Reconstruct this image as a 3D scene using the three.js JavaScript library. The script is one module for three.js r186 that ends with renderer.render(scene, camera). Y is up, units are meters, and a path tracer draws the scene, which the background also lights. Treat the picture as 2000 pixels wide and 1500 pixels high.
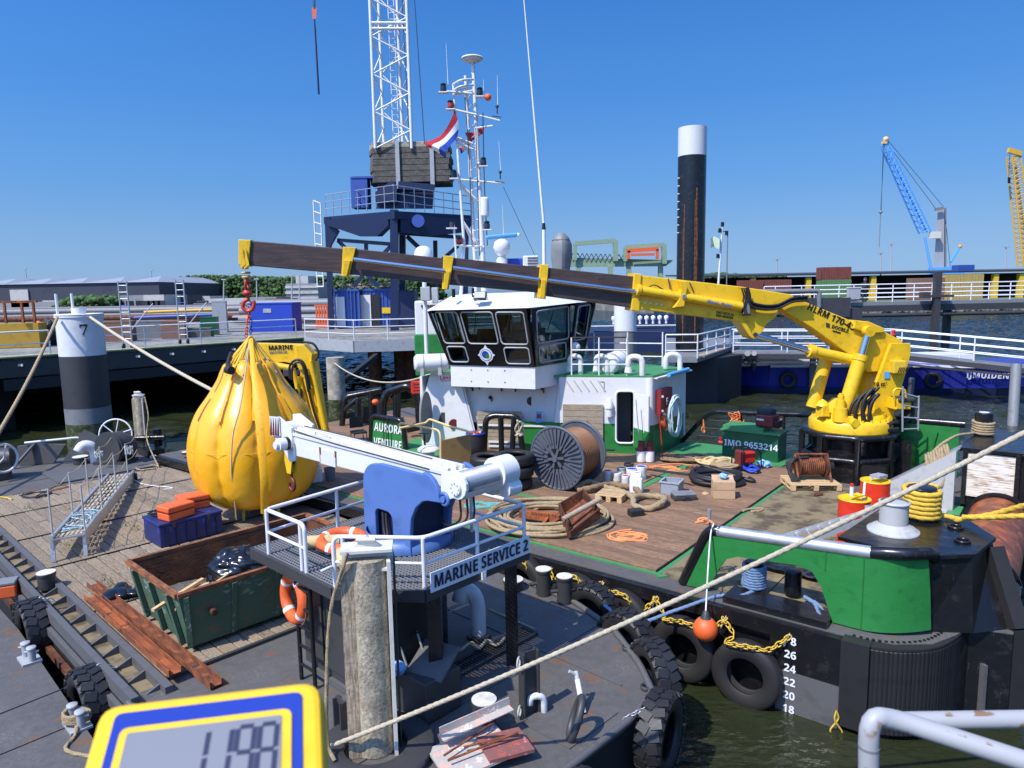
import*as THREE from 'three';
import {mergeGeometries,toCreasedNormals} from 'three/addons/utils/BufferGeometryUtils.js';
import {RoundedBoxGeometry} from 'three/addons/geometries/RoundedBoxGeometry.js';
import {FontLoader} from 'three/addons/loaders/FontLoader.js';
import {TextGeometry} from 'three/addons/geometries/TextGeometry.js';
import {ImprovedNoise} from 'three/addons/math/ImprovedNoise.js';

// ---------- camera, sky, sun, exposure ----------
const scene = new THREE.Scene();
const camera = new THREE.PerspectiveCamera(56.7,4 / 3,0.05,9000);
camera.position.set(0,5.9,0);
camera.up.set(...[.018,.991,-.13]);
camera.lookAt(new THREE.Vector3(...[0,4.603,-9.916]));
camera.focus = 15;camera.userData.fStop = 7;
const renderer = new THREE.WebGLRenderer({antialias: true});
renderer.toneMapping = THREE.LinearToneMapping;renderer.toneMappingExposure = 1.1;
renderer.shadowMap.enabled = true;
{// clear summer sky: colour by elevation, brighter and paler towards the sun as a clear sky is
  const w = 256,h = 256,d = new Float32Array(w*h*4),S = new THREE.Vector3(-54,100,52).normalize(),D = new THREE.Vector3();
  const stops = [[-90,.10,.13,.16],[-3,.16,.22,.30],[0,.285,.445,.66],[3,.24,.43,.70],[8,.135,.35,.735],[14,.08,.275,.71],[22,.048,.205,.62],[40,.034,.15,.50],[90,.025,.10,.36]];
  for (let y = 0;y < h;y++) {
    const e = (y+.5) / h*180 -90;let i = 0;while (i < stops.length -2 && e > stops[i+1][0]) i++;
    const a = stops[i],b = stops[i+1],t = Math.min(1,Math.max(0,(e -a[0]) / (b[0] -a[0]))),el = e*Math.PI / 180;
    for (let x = 0;x < w;x++) {
      const az = ((x+.5) / w -.5)*2*Math.PI;D.set(Math.cos(az)*Math.cos(el),Math.sin(el),Math.sin(az)*Math.cos(el));
      const chi = Math.acos(Math.max(-1,Math.min(1,D.dot(S)))),f = e > -2 ? (.91+10*Math.exp(-3*chi)+.45*Math.cos(chi) ** 2) / 1.02 : 1,o = (y*w+x)*4,hz = Math.max(0,f -1.1)*.13;
      for (let c = 0;c < 3;c++) d[o+c] = (a[c+1]+(b[c+1] -a[c+1])*t)*f+hz;d[o+3] = 1;
   }
 }
  const t = new THREE.DataTexture(d,w,h,THREE.RGBAFormat,THREE.FloatType);
  t.mapping = THREE.EquirectangularReflectionMapping;t.wrapS = THREE.RepeatWrapping;t.magFilter = t.minFilter = THREE.LinearFilter;t.needsUpdate = true;
  scene.background = t;scene.environment = t;
}
const sun = new THREE.DirectionalLight(new THREE.Color(1,.93,.81),5.0);
sun.position.set(-54,100,52);sun.target.position.set(0,0,-16);sun.position.z -= 16;sun.castShadow = true;sun.shadow.radius = 1;
sun.shadow.mapSize.set(4096,4096);Object.assign(sun.shadow.camera,{left: -45,right: 45,top: 45,bottom: -45,near: 1,far: 300});
scene.add(sun,sun.target);

// ---------- tools ----------
let seed = 7;const rnd = ()=>{seed = (seed*1664525+1013904223) >>> 0;return seed / 4294967296;};
const rr = (a,b)=>a+(b -a)*rnd(),PI = Math.PI;
const V = (p)=>new THREE.Vector3(p[0],p[1],p[2]);
const add = (a,b)=>[a[0]+b[0],a[1]+b[1],a[2]+b[2]],sub = (a,b)=>[a[0] -b[0],a[1] -b[1],a[2] -b[2]],mul = (a,k)=>[a[0]*k,a[1]*k,a[2]*k];
const mix = (a,b,t)=>a.map((x,i)=>x+(b[i] -x)*t),up = (p,h)=>[p[0],p[1]+h,p[2]],atY = (p,y)=>[p[0],y,p[2]];
const nrm = (a)=>{const l = Math.hypot(...a);return a.map((x)=>x / l);},crs = (a,b)=>[a[1]*b[2] -a[2]*b[1],a[2]*b[0] -a[0]*b[2],a[0]*b[1] -a[1]*b[0]],dst = (a,b)=>Math.hypot(a[0] -b[0],a[1] -b[1],a[2] -b[2]);
const noise = new ImprovedNoise();
function fbm(x,y,z = 0,o = 4) {let s = 0,a = .5;for (let i = 0;i < o;i++) {s += a*noise.noise(x,y,z+i*7.3);x *= 2.03;y *= 2.03;a *= .5;} return s;}
// seamless noise on a torus-like tile by blending
function tile(n,f) {
  const a = new Float32Array(n*n);
  for (let y = 0;y < n;y++) for (let x = 0;x < n;x++) {
    const u = x / n,v = y / n,wx = Math.max(0,(u -.8) / .2),wy = Math.max(0,(v -.8) / .2);
    const g = (p,q)=>f(p,q);
    let s = g(u,v);if (wx) s = s*(1 -wx)+g(u -1,v)*wx;
    if (wy) {let s2 = g(u,v -1);if (wx) s2 = s2*(1 -wx)+g(u -1,v -1)*wx;s = s*(1 -wy)+s2*wy;}
    a[y*n+x] = s;
 }
  return a;
}
function texOf(n,fn,srgb = false) {// fn(i, x, y) -> [r,g,b] 0..1
  const d = new Uint8Array(n*n*4);
  for (let y = 0;y < n;y++) for (let x = 0;x < n;x++) {const i = y*n+x,c = fn(i,x / n,y / n);for (let k = 0;k < 3;k++) d[i*4+k] = Math.max(0,Math.min(255,c[k]*255));d[i*4+3] = 255;}
  const t = new THREE.DataTexture(d,n,n);t.wrapS = t.wrapT = THREE.RepeatWrapping;t.magFilter = THREE.LinearFilter;t.minFilter = THREE.LinearMipmapLinearFilter;t.generateMipmaps = true;if (srgb) t.colorSpace = THREE.SRGBColorSpace;t.needsUpdate = true;return t;
}
const rep = (t,x,y = x)=>{const c = t.clone();c.repeat.set(x,y);c.needsUpdate = true;return c;};
const N1 = tile(512,(u,v)=>fbm(u*6,v*6,1,6)),N2 = tile(512,(u,v)=>fbm(u*22,v*22,5,5)),N3 = tile(512,(u,v)=>fbm(u*3,v*60,9,5)),N4 = tile(512,(u,v)=>fbm(u*4+3,v*4,14,4)),N5 = tile(512,(u,v)=>fbm(u*70,v*70,3,3)),N6 = tile(512,(u,v)=>fbm(u*40,v*2.5,19,5));
const lerp3 = (a,b,t)=>a.map((x,i)=>x+(b[i] -x)*t),sm = (a,b,x)=>{const t = Math.max(0,Math.min(1,(x -a) / (b -a)));return t*t*(3 -2*t);};
const tDirt = texOf(512,(i)=>{const k = 1 -.22*sm(.05,.4,N1[i]) -.16*sm(.1,.45,N2[i]) -.05*N5[i];return [k,k*.985,k*.95];});
const tDent = texOf(512,(i)=>{const k = .5+.7*N1[i];return [k,k,k];}),tScuff = texOf(512,(i)=>lerp3(lerp3([1,1,1],[2.6,2.4,2.2],sm(.1,.4,N1[i]+.4*N2[i])),[6,5.2,4.6],sm(.27,.36,N6[i]*.75+N5[i]*.5)).map((x)=>x / 6)),tBoom = texOf(512,(i)=>lerp3(lerp3([.40,.335,.305],[.29,.235,.21],sm(-.2,.25,N3[i]*.8+N1[i]*.5)),[.50,.36,.28],sm(.16,.34,N2[i]+N5[i]*.4)*.6),true);
const tClean = texOf(512,(i)=>{const k = 1 -.06*sm(.05,.4,N1[i]) -.05*sm(.1,.45,N2[i]);return lerp3([k,k*.99,k*.97],[.72,.58,.42],sm(.3,.38,N6[i]*.7+N5[i]*.5)*.5);});
const tRope = texOf(512,(i)=>{const k = .82+.7*N5[i]+.5*N2[i];return [k,k*.97,k*.9];});
const tGrain = texOf(512,(i)=>{const k = .5+.8*N2[i]+.4*N5[i];return [k,k,k];});
const tRust = texOf(512,(i)=>{let c = lerp3([.44,.28,.19],[.66,.42,.24],sm(-.25,.3,N1[i]));c = lerp3(c,[.29,.21,.165],sm(.05,.4,N2[i]));c = lerp3(c,[.74,.54,.36],sm(.2,.45,N5[i])*.5);return c;},true);
const tScab = texOf(512,(i)=>{let c = [1,1,1];const r = sm(.1,.2,N1[i]*.7+N2[i]*.6);c = lerp3(c,[2.1,.95,.8],r);return lerp3(c,[3.6,2.6,3.6],sm(.2,.27,N4[i]*.8+N2[i]*.5)*.8*(1 -r)).map((x)=>x*.27);});
const tWood = texOf(512,(i)=>{let k = .80+.55*N3[i]+.25*N2[i];let c = [k*.80,k*.745,k*.665];c = lerp3(c,[.32,.28,.24],sm(.14,.32,N3[i])*.8);return lerp3(c,[.62,.49,.36],sm(.1,.4,N4[i])*.35);},true);
const tSteel = texOf(512,(i)=>{let k = .8+.25*N2[i]+.2*N4[i]+.1*N5[i];let c = [k,k,k*1.01];c = lerp3(c,[1.35,.72,.36],sm(.17,.33,N1[i]+.35*N2[i])*.8);c = lerp3(c,[1.6,1.5,1.35],sm(.28,.36,N5[i]*.8+N4[i]*.5)*.7);return c.map((x)=>x*.6);});
const tConc = texOf(512,(i)=>{const k = .62+.3*N2[i]+.25*N4[i]+.22*N5[i];return [k,k*.97,k*.9];},true);
const tStreak = texOf(512,(i)=>{const k = 1 -.45*sm(.02,.35,N6[i]) -.12*N2[i];return [k,k*.95,k*.88];});
const tBrush = texOf(512,(i)=>{const k = .5+.6*N6[i]+.3*N5[i];return [k,k,k];});
const tPatch = texOf(512,(i)=>{let c = lerp3([.62,.55,.40],[.40,.34,.25],sm(-.15,.3,N1[i]+.4*N2[i]));return lerp3(c,[.70,.62,.45],sm(.1,.4,N4[i])*.5);},true);
const tDeckWood = texOf(512,(i)=>{let k = .84+.5*N3[i]+.28*N2[i];let c = [k*.64,k*.50,k*.37];c = lerp3(c,[.40,.33,.28],sm(.0,.35,N1[i])*.55);return lerp3(c,[.72,.64,.55],sm(.18,.3,N5[i]*.7+N4[i]*.4)*.5);},true);
function mat(r,g,b,o = {}) {
  const {rough = .5,metal = 0,map = tDirt,rp = .5,bump = 0,bt = tGrain,brp = 1.5,coat = 0,...x} = o;
  const P = coat || x.ior || x.transmission !== undefined ? THREE.MeshPhysicalMaterial : THREE.MeshStandardMaterial;
  const m = new P({roughness: rough,metalness: metal,side: THREE.DoubleSide,...x});m.color.setRGB(r,g,b);
  if (map) m.map = rep(map,...(Array.isArray(rp) ? rp : [rp,rp]));if (coat) {m.clearcoat = coat;m.clearcoatRoughness = .12;}
  if (bump) {m.bumpMap = rep(bt,...(Array.isArray(brp) ? brp : [brp,brp]));m.bumpScale = bump;}
  return m;
}
const upright = (m)=>{for (const t of [m.map,m.bumpMap]) if (t) {t.rotation = PI / 2;} return m;};
const K = {
  white: mat(.70,.70,.69,{rough: .35,rp: .5,map: tClean,bump: .008,bt: tDent,brp: .5}),whiteOld: mat(.64,.64,.61,{rough: .5,rp: 1.1,map: tClean}),offwhite: mat(.62,.60,.53,{rough: .6,rp: .7}),cleanWhite: mat(.74,.74,.74,{rough: .3,map: null}),
  black: mat(.055,.054,.056,{rough: .26,map: tScuff,rp: .7,bump: .012,bt: tDent,brp: .5}),blackMat: mat(.016,.016,.017,{rough: .6,bump: .002,brp: 3}),rubber: mat(.017,.016,.016,{rough: .5,bump: .002,brp: 4}),rubberOld: mat(.034,.031,.028,{rough: .65,bump: .003,brp: 4,map: tSteel,rp: 1.2}),band: mat(.008,.008,.009,{rough: .16,map: null}),
  green: mat(.024,.19,.042,{rough: .33,rp: .7,bump: .014,bt: tDent,brp: .45}),greenDark: mat(.012,.10,.04,{rough: .38,rp: .6}),greenDeck: mat(.05,.24,.08,{rough: .6,rp: .5,bump: .002}),
  yellow: mat(.80,.49,.014,{rough: .34,rp: .9,bump: .006,bt: tDent,brp: .7}),yellowOld: mat(.72,.47,.03,{rough: .5,rp: .9}),bag: mat(.87,.425,.010,{rough: .3,rp: .4,map: tClean,bump: .008,bt: tDent,brp: .8,coat: .25}),strap: mat(.80,.40,.008,{rough: .6,rp: 2}),strapLemon: mat(.80,.66,.06,{rough: .7,rp: 3}),
  bluePaint: mat(.085,.17,.42,{rough: .4,rp: .5}),blueDark: mat(.009,.018,.06,{rough: .42,rp: .4}),blueCont: mat(.035,.085,.33,{rough: .5,rp: .4,map: tDirt}),blueBright: mat(.014,.05,.40,{rough: .5,rp: .6}),navy: mat(.012,.022,.075,{rough: .5,rp: .5}),hullBlue: mat(.022,.034,.30,{rough: .3,rp: .2,map: tStreak}),
  grey: mat(.10,.099,.097,{rough: .55,rp: .6}),greyLight: mat(.36,.37,.38,{rough: .5,rp: .5}),greyMid: mat(.19,.195,.2,{rough: .55,rp: .5}),greyDark: mat(.045,.0445,.045,{rough: .5,rp: .5,bump: .001}),steelDeck: mat(.19,.178,.16,{rough: .7,map: tSteel,rp: .42,bump: .004,brp: 1}),
  rust: mat(.72,.56,.47,{rough: .85,map: tRust,rp: .9}),rustDark: mat(.42,.34,.32,{rough: .75,map: tRust,rp: .7,bump: .002}),rustOrange: mat(.95,.66,.44,{rough: .85,map: tRust,rp: .35}),boomBrown: mat(.62,.58,.56,{rough: .45,map: tBoom,rp: [.3,1.4],bump: .003,bt: tDent,brp: [.5,1]}),rollerRust: mat(1,.72,.55,{rough: .5,map: tRust,rp: .6}),
  skip: mat(.25,.44,.24,{rough: .7,map: tScab,rp: .55,bump: .005,brp: 1.2}),skipIn: mat(.34,.31,.30,{rough: .85,map: tRust,rp: .5,bump: .004}),
  plank: [0,1,2,3].map((k)=>mat([.66,.75,.57,.69][k],[.595,.68,.52,.61][k],[.50,.58,.445,.50][k],{rough: .9,map: tWood,rp: [[.9,1.6],[.7,1.9],[1.1,1.4],[.8,1.7]][k],bump: .006,bt: tWood,brp: [.9,1.6]})),
  deckPlank: [0,1,2].map((k)=>mat([.86,.96,.74][k],[.84,.92,.73][k],[.83,.9,.72][k],{rough: .72,map: tDeckWood,rp: [[.5,1.5],[.6,1.2],[.4,1.8]][k],bump: .003,bt: tDeckWood,brp: [.5,1.5]})),
  timber: mat(.95,.9,.8,{rough: .9,map: tWood,rp: [.8,2],bump: .006,bt: tWood,brp: [.8,2]}),newWood: mat(.58,.40,.20,{rough: .8,map: tDirt,rp: 1,bump: .002}),whiteWood: mat(1,1,1,{rough: .85,map: texOf(512,(i)=>lerp3([.86,.83,.76],[.52,.34,.20],sm(.05,.32,N3[i]*.8+N1[i]*.6)),true),rp: [.8,1.2],bump: .004}),
  tan: mat(.62,.62,.62,{rough: .8,map: tPatch,rp: .35,bump: .002}),conc: mat(.98,.93,.82,{rough: .95,map: tConc,rp: .8,bump: .004,brp: 2}),concDark: mat(.30,.29,.28,{rough: .95,map: tConc,rp: .6,bump: .012,brp: 1}),quay: mat(.62,.62,.6,{rough: .9,map: tConc,rp: .12}),
  orange: mat(.78,.125,.025,{rough: .5,rp: 1}),orangeRope: mat(.85,.28,.09,{rough: .8,rp: 3}),red: mat(.52,.025,.018,{rough: .4,rp: .8}),redDark: mat(.16,.02,.018,{rough: .5,rp: 1}),redBright: mat(.70,.04,.015,{rough: .35,rp: 1}),
  rope: mat(.50,.38,.22,{rough: .95,map: tRope,rp: 1.6,bump: .012,brp: 5}),ropePale: mat(.62,.54,.40,{rough: .95,map: tRope,rp: 2.5,bump: .006,brp: 8}),ropeBrown: mat(.34,.23,.13,{rough: .95,map: tRope,rp: 1.6,bump: .012,brp: 5}),ropeBlue: mat(.26,.42,.68,{rough: .9,map: texOf(512,(i)=>lerp3([1,1,1],[2.2,1.7,1.3],sm(.05,.2,N5[i])).map((x)=>x*.5),false),rp: 2,bump: .006,brp: 6}),ropeYellow: mat(.84,.55,.06,{rough: .85,map: tRope,rp: 2,bump: .006,brp: 6}),ropeWhite: mat(.7,.7,.68,{rough: .9,rp: 3}),ropeTeal: mat(.10,.34,.30,{rough: .9,rp: 3}),
  chrome: mat(.62,.64,.66,{rough: .16,metal: 1,map: null}),galv: mat(.46,.48,.50,{rough: .42,metal: .6,rp: 1.2}),alu: mat(.62,.63,.64,{rough: .38,metal: .7,rp: 1}),zinc: mat(.42,.42,.40,{rough: .6,rp: 1}),
  cableBrown: mat(.22,.10,.04,{rough: .45,rp: 2}),reelGrey: mat(.085,.095,.115,{rough: .5,rp: .8}),card: mat(.50,.33,.19,{rough: .9,rp: 1}),plasticWhite: mat(.8,.8,.8,{rough: .45,rp: 2}),plasticGrey: mat(.30,.32,.36,{rough: .5,rp: 1}),brownPanel: mat(.30,.19,.07,{rough: .5,rp: .6}),cream: mat(.72,.50,.20,{rough: .5,rp: 1}),sand: mat(.56,.42,.20,{rough: .8,rp: 1.5}),
  algae: mat(.9,.9,.9,{rough: .85,map: texOf(512,(i)=>lerp3([.16,.22,.05],[.38,.36,.26],sm(-.15,.25,N1[i]+.5*N2[i])),true),rp: .8,bump: .008,brp: 2}),stone: mat(.33,.32,.28,{rough: .95,map: tConc,rp: .5,bump: .02}),grass: mat(.10,.16,.035,{rough: .95,rp: .15}),leaf: mat(.045,.085,.022,{rough: .9,map: null}),moss: mat(.16,.17,.03,{rough: .95,map: null}),
  glass: mat(.55,.66,.68,{transmission: 1,rough: .02,map: null,ior: 1.5}),glassDark: mat(.03,.035,.04,{rough: .06,map: null}),lamp: mat(.5,.5,.5,{rough: .2,map: null}),flagRed: mat(.55,.03,.04,{rough: .8,map: null}),flagWhite: mat(.78,.78,.78,{rough: .8,map: null}),flagBlue: mat(.015,.07,.38,{rough: .8,map: null}),
  steelGreen: mat(.25,.34,.22,{rough: .6,rp: .2}),craneBlue: mat(.10,.36,.78,{rough: .5,map: null}),craneYellow: mat(.62,.36,.03,{rough: .6,map: null}),contRed: mat(.19,.055,.04,{rough: .7,map: tStreak,rp: .2}),contGreen: mat(.10,.22,.08,{rough: .7,map: tStreak,rp: .2}),contYellow: mat(.42,.32,.10,{rough: .8,map: tStreak,rp: .3}),roof: mat(.30,.32,.35,{rough: .5,rp: .03}),wallDark: mat(.035,.042,.06,{rough: .7,rp: .05}),wallGrey: mat(.24,.25,.26,{rough: .8,rp: .05}),wallPale: mat(.45,.44,.41,{rough: .8,rp: .05}),brick: mat(.22,.12,.08,{rough: .9,rp: .1}),
  pileWood: upright(mat(1.15,1.03,.84,{rough: .9,map: tWood,rp: [1.1,.6],bump: .006,bt: tWood,brp: [1.1,.6]})),pileTan: upright(mat(.95,.86,.70,{rough: .95,map: tConc,rp: 1.2,bump: .004})),
  lcd: mat(.17,.175,.19,{rough: .6,map: null}),ink: mat(.015,.02,.05,{rough: .5,map: null}),bagBlack: mat(.008,.008,.009,{rough: .2,map: null}),
  mustard: mat(.46,.27,.02,{rough: .6,rp: .4}),ltblue: mat(.10,.36,.66,{rough: .6,map: null}),rag: mat(.25,.45,.72,{rough: .9,map: null}),skin: mat(.45,.25,.17,{rough: .6,map: null}),
};
// ---------- geometry helpers: all return BufferGeometry in metres ----------
function fin(g) {g = g.index ? g.toNonIndexed() : g;for (const k of Object.keys(g.attributes)) if (!['position','normal'].includes(k)) g.deleteAttribute(k);return g;}
function metreUV(g,off) {
  const p = g.attributes.position.array,n = p.length / 3,uv = new Float32Array(n*2);
  for (let t = 0;t < n;t += 3) {
    const i = t*3,ax = p[i+3] -p[i],ay = p[i+4] -p[i+1],az = p[i+5] -p[i+2],bx = p[i+6] -p[i],by = p[i+7] -p[i+1],bz = p[i+8] -p[i+2];
    const nx = Math.abs(ay*bz -az*by),ny = Math.abs(az*bx -ax*bz),nz = Math.abs(ax*by -ay*bx);
    const [a,b] = ny >= nx && ny >= nz ? [0,2] : nx >= nz ? [2,1] : [0,1];
    for (let k = 0;k < 3;k++) {uv[(t+k)*2] = p[i+k*3+a]+off;uv[(t+k)*2+1] = p[i+k*3+b]+off*.37;}
 }
  g.setAttribute('uv',new THREE.BufferAttribute(uv,2));return g;
}
const made = new Map(),origin = new WeakMap();
const numbered = (n)=>{const c = made.get(n) || 0;made.set(n,c+1);return c ? n+'_'+String(c).padStart(3,'0') : n;};
function setUD(o,label,category,group,kind) {if (label) o.userData.label = label;if (category) o.userData.category = category;if (group) o.userData.group = group;if (kind) o.userData.kind = kind;return o;}
// a thing whose parts are given in world metres; its Group stands at base
function T(name,label,category,base,group) {const g = new THREE.Group();g.name = numbered(name);g.position.set(...base);origin.set(g,base);scene.add(g);return setUD(g,label,category,group);}
// a thing whose parts are given in its own metres, then placed and turned
function TL(name,label,category,pos,ry = 0,group) {const g = new THREE.Group();g.name = numbered(name);g.position.set(...pos);g.rotation.y = ry;origin.set(g,[0,0,0]);scene.add(g);return setUD(g,label,category,group);}
function obj(name,geos,m,parent,opt = {}) {
  geos = (Array.isArray(geos) ? geos : [geos]).map(fin);let g = geos.length > 1 ? mergeGeometries(geos) : geos[0];
  const o = (parent && origin.get(parent)) || [0,0,0];g = g.clone();g.translate(-o[0],-o[1],-o[2]);
  if (!opt.keepUV) metreUV(g,rr(0,7));
  const x = new THREE.Mesh(g,m);x.name = parent ? name : numbered(name);x.castShadow = x.receiveShadow = true;origin.set(x,o);
  if (opt.label) x.userData.label = opt.label;if (opt.kind) x.userData.kind = opt.kind;
  (parent || scene).add(x);return x;
}
const single = (name,geos,m,label,category,group,kind,opt)=>setUD(obj(name,geos,m,null,opt),label,category,group,kind);
// one-mesh thing with its origin at base
function one(name,geos,m,label,category,base,group,opt) {geos = (Array.isArray(geos) ? geos : [geos]).map((g)=>fin(g));const x = obj(name,geos.length > 1 ? mergeGeometries(geos) : geos[0],m,null,opt);x.geometry.translate(-base[0],-base[1],-base[2]);x.position.set(...base);return setUD(x,label,category,group);}
function dup(o,pos,ry,label,group) {const c = o.clone();c.name = numbered(o.name.replace(/_\d{3}$/,''));c.position.set(...pos);if (ry !== undefined) c.rotation.y = ry;c.userData = {...o.userData};if (label) c.userData.label = label;if (group) c.userData.group = group;scene.add(c);return c;}

const box = (w,h,d,x = 0,y = 0,z = 0,ry = 0)=>{const g = new THREE.BoxGeometry(w,h,d);if (ry) g.rotateY(ry);g.translate(x,y,z);return g;};
const rbox = (w,h,d,r,x = 0,y = 0,z = 0,ry = 0,s = 2)=>{const g = new RoundedBoxGeometry(w,h,d,s,r);if (ry) g.rotateY(ry);g.translate(x,y,z);return g;};
const frameM = (X,Y,Zv,o)=>new THREE.Matrix4().makeBasis(V(X),V(Y),V(Zv)).setPosition(...o);
// bar of section w (across) x h (upright) between two points
function beam(p,q,w,h = w,upv = [0,1,0]) {const z = nrm(sub(q,p));let x = crs(upv,z);if (Math.hypot(...x) < 1e-4) x = [1,0,0];x = nrm(x);const y = crs(z,x);const g = new THREE.BoxGeometry(w,h,dst(p,q));g.applyMatrix4(frameM(x,y,z,mix(p,q,.5)));return g;}
function cyl(p,q,r,r2 = r,n = 14,open = false) {const y = nrm(sub(q,p));let x = crs(y,Math.abs(y[1]) > .9 ? [1,0,0] : [0,1,0]);x = nrm(x);const z = crs(x,y);const g = new THREE.CylinderGeometry(r2,r,dst(p,q),n,1,open);g.applyMatrix4(frameM(x,y,z,mix(p,q,.5)));return g;}
const vcyl = (p,h,r,r2 = r,n = 18)=>cyl(p,up(p,h),r,r2,n);
const ball = (p,r,n = 14,sy = 1)=>{const g = new THREE.SphereGeometry(r,n,Math.max(6,n*.7 | 0));g.scale(1,sy,1);g.translate(...p);return g;};
const curve = (pts,closed = false,tension = .5)=>new THREE.CatmullRomCurve3(pts.map(V),closed,'catmullrom',tension);
const tube = (pts,r,n = 7,seg,closed = false)=>new THREE.TubeGeometry(curve(pts,closed),seg || Math.max(8,pts.length*6),r,n,closed);
// straight runs with rounded elbows
function pipe(pts,r,fil = .12,n = 8,closed = false) {
  const out = [];const m = pts.length;
  for (let i = 0;i < m;i++) {
    if (!closed && (i === 0 || i === m -1)) {out.push(V(pts[i]));continue;}
    const a = pts[(i+m -1) % m],b = pts[i],c = pts[(i+1) % m],f1 = Math.min(fil,dst(a,b)*.45),f2 = Math.min(fil,dst(b,c)*.45);
    const p = V(mix(b,a,f1 / dst(a,b))),q = V(mix(b,c,f2 / dst(b,c))),bb = V(b);
    for (let k = 0;k <= 4;k++) {const t = k / 4;out.push(p.clone().multiplyScalar((1 -t)*(1 -t)).add(bb.clone().multiplyScalar(2*t*(1 -t))).add(q.clone().multiplyScalar(t*t)));}
 }
  if (closed) out.push(out[0].clone());
  return sweep(out,(t,th)=>r,n,true);
}
// sweep a ring along points (parallel transport)
function sweep(P,rf,n = 8,cap = true) {
  P = P.map((p)=>p.isVector3 ? p : V(p));const m = P.length,pos = [],idx = [];let T0,X = new THREE.Vector3(),len = 0;
  for (let i = 0;i < m;i++) {
    const t = P[Math.min(i+1,m -1)].clone().sub(P[Math.max(i -1,0)]).normalize();
    if (i === 0) {X.set(0,1,0);if (Math.abs(t.y) > .9) X.set(1,0,0);X.sub(t.clone().multiplyScalar(X.dot(t))).normalize();} else {len += P[i].distanceTo(P[i -1]);X.sub(t.clone().multiplyScalar(X.dot(t))).normalize();}
    const Y = t.clone().cross(X);
    for (let k = 0;k < n;k++) {const th = k / n*2*PI,r = rf(len,th);const c = Math.cos(th)*r,s = Math.sin(th)*r;pos.push(P[i].x+X.x*c+Y.x*s,P[i].y+X.y*c+Y.y*s,P[i].z+X.z*c+Y.z*s);}
    if (i) for (let k = 0;k < n;k++) {const a = (i -1)*n+k,b = (i -1)*n+(k+1) % n,c2 = i*n+k,d = i*n+(k+1) % n;idx.push(a,b,c2,b,d,c2);}
 }
  if (cap) for (const e of [0,m -1]) {const ci = pos.length / 3;pos.push(P[e].x,P[e].y,P[e].z);for (let k = 0;k < n;k++) {const a = e*n+k,b = e*n+(k+1) % n;e ? idx.push(a,b,ci) : idx.push(b,a,ci);}}
  const g = new THREE.BufferGeometry();g.setAttribute('position',new THREE.Float32BufferAttribute(pos,3));g.setIndex(idx);g.computeVertexNormals();return g;
}
// laid rope: three strands twisting
function rope(pts,r,step = .05,closed = false,n = 12) {const c = curve(pts,closed),L = c.getLength(),m = Math.max(4,Math.min(900,Math.round(L / step)));return sweep(c.getSpacedPoints(m),(l,th)=>r*(.74+.34*Math.abs(Math.cos(1.5*(th -l / (r*1.6))))),n);}
// polygon in a plane: o origin, X and Y axes, pts 2-D, thickness along X x Y
function plate(o,X,Y,pts,th,bev = 0,holes = []) {
  const s = new THREE.Shape(pts.map((p)=>new THREE.Vector2(...p)));for (const h of holes) s.holes.push(h.isPath || h.curves ? h : new THREE.Path(h.map((p)=>new THREE.Vector2(...p))));
  const g = new THREE.ExtrudeGeometry(s,{depth: Math.max(1e-4,th -2*bev),bevelEnabled: bev > 0,bevelSize: bev,bevelOffset: -bev,bevelThickness: bev,bevelSegments: 2,curveSegments: 8});g.translate(0,0,bev);
  const Zv = nrm(crs(X,Y));g.applyMatrix4(frameM(X,Y,Zv,o));return g;
}
// 3-D points lying in a plane -> plate; thickness th along the normal (a-b)x(c-b), shifted by off
function facet(pts,th,off = 0,bev = 0,holes = []) {const X = nrm(sub(pts[1],pts[0]));let n = nrm(crs(X,sub(pts[pts.length -1],pts[0])));const Y = crs(n,X);const to = (p)=>{const d = sub(p,pts[0]);return [d[0]*X[0]+d[1]*X[1]+d[2]*X[2],d[0]*Y[0]+d[1]*Y[1]+d[2]*Y[2]];};return plate(add(pts[0],mul(n,off)),X,Y,pts.map(to),th,bev,holes.map((h)=>h.map(to)));}
// upright prism over a plan polygon [[x,z],...]
function prism(plan,y0,y1,bev = 0) {const s = plan.map(([x,z])=>[x,-z]);return plate([0,y0,0],[1,0,0],[0,0,-1],s,y1 -y0,bev);}
const xz = (p)=>[p[0],p[2]];
const lathe = (prof,n = 28,p = [0,0,0],sx = 1,sz = 1)=>{const g = new THREE.LatheGeometry(prof.map((q)=>new THREE.Vector2(q[0],q[1])),n);g.scale(sx,1,sz);g.translate(...p);return g;};
// turn a geometry built around +y so that +y points along dir, at p
function aim(g,p,dir) {const y = nrm(dir);let x = crs(y,Math.abs(y[1]) > .9 ? [1,0,0] : [0,1,0]);x = nrm(x);g.applyMatrix4(frameM(x,y,crs(x,y),p));return g;}
const rquad = (a,b,c,d,r)=>{const P = [a,b,c,d],out = [];for (let i = 0;i < 4;i++) {const p = P[i],q = P[(i+3) % 4],s = P[(i+1) % 4],l1 = dst(p,q),l2 = dst(p,s),u = mix(p,q,Math.min(.45,r / l1)),w = mix(p,s,Math.min(.45,r / l2));for (let k = 0;k <= 4;k++) {const t = k / 4;out.push(p.map((_,j)=>u[j]*(1 -t)*(1 -t)+p[j]*2*t*(1 -t)+w[j]*t*t));}} return out;};
const bil = (q,u,v)=>mix(mix(q[0],q[1],u),mix(q[3],q[2],u),v);// q: bottom-left, bottom-right, top-right, top-left
const font = await new FontLoader().loadAsync('fonts/droid/droid_sans_bold.typeface.json');
const fontSerif = await new FontLoader().loadAsync('fonts/droid/droid_serif_bold.typeface.json');
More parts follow.
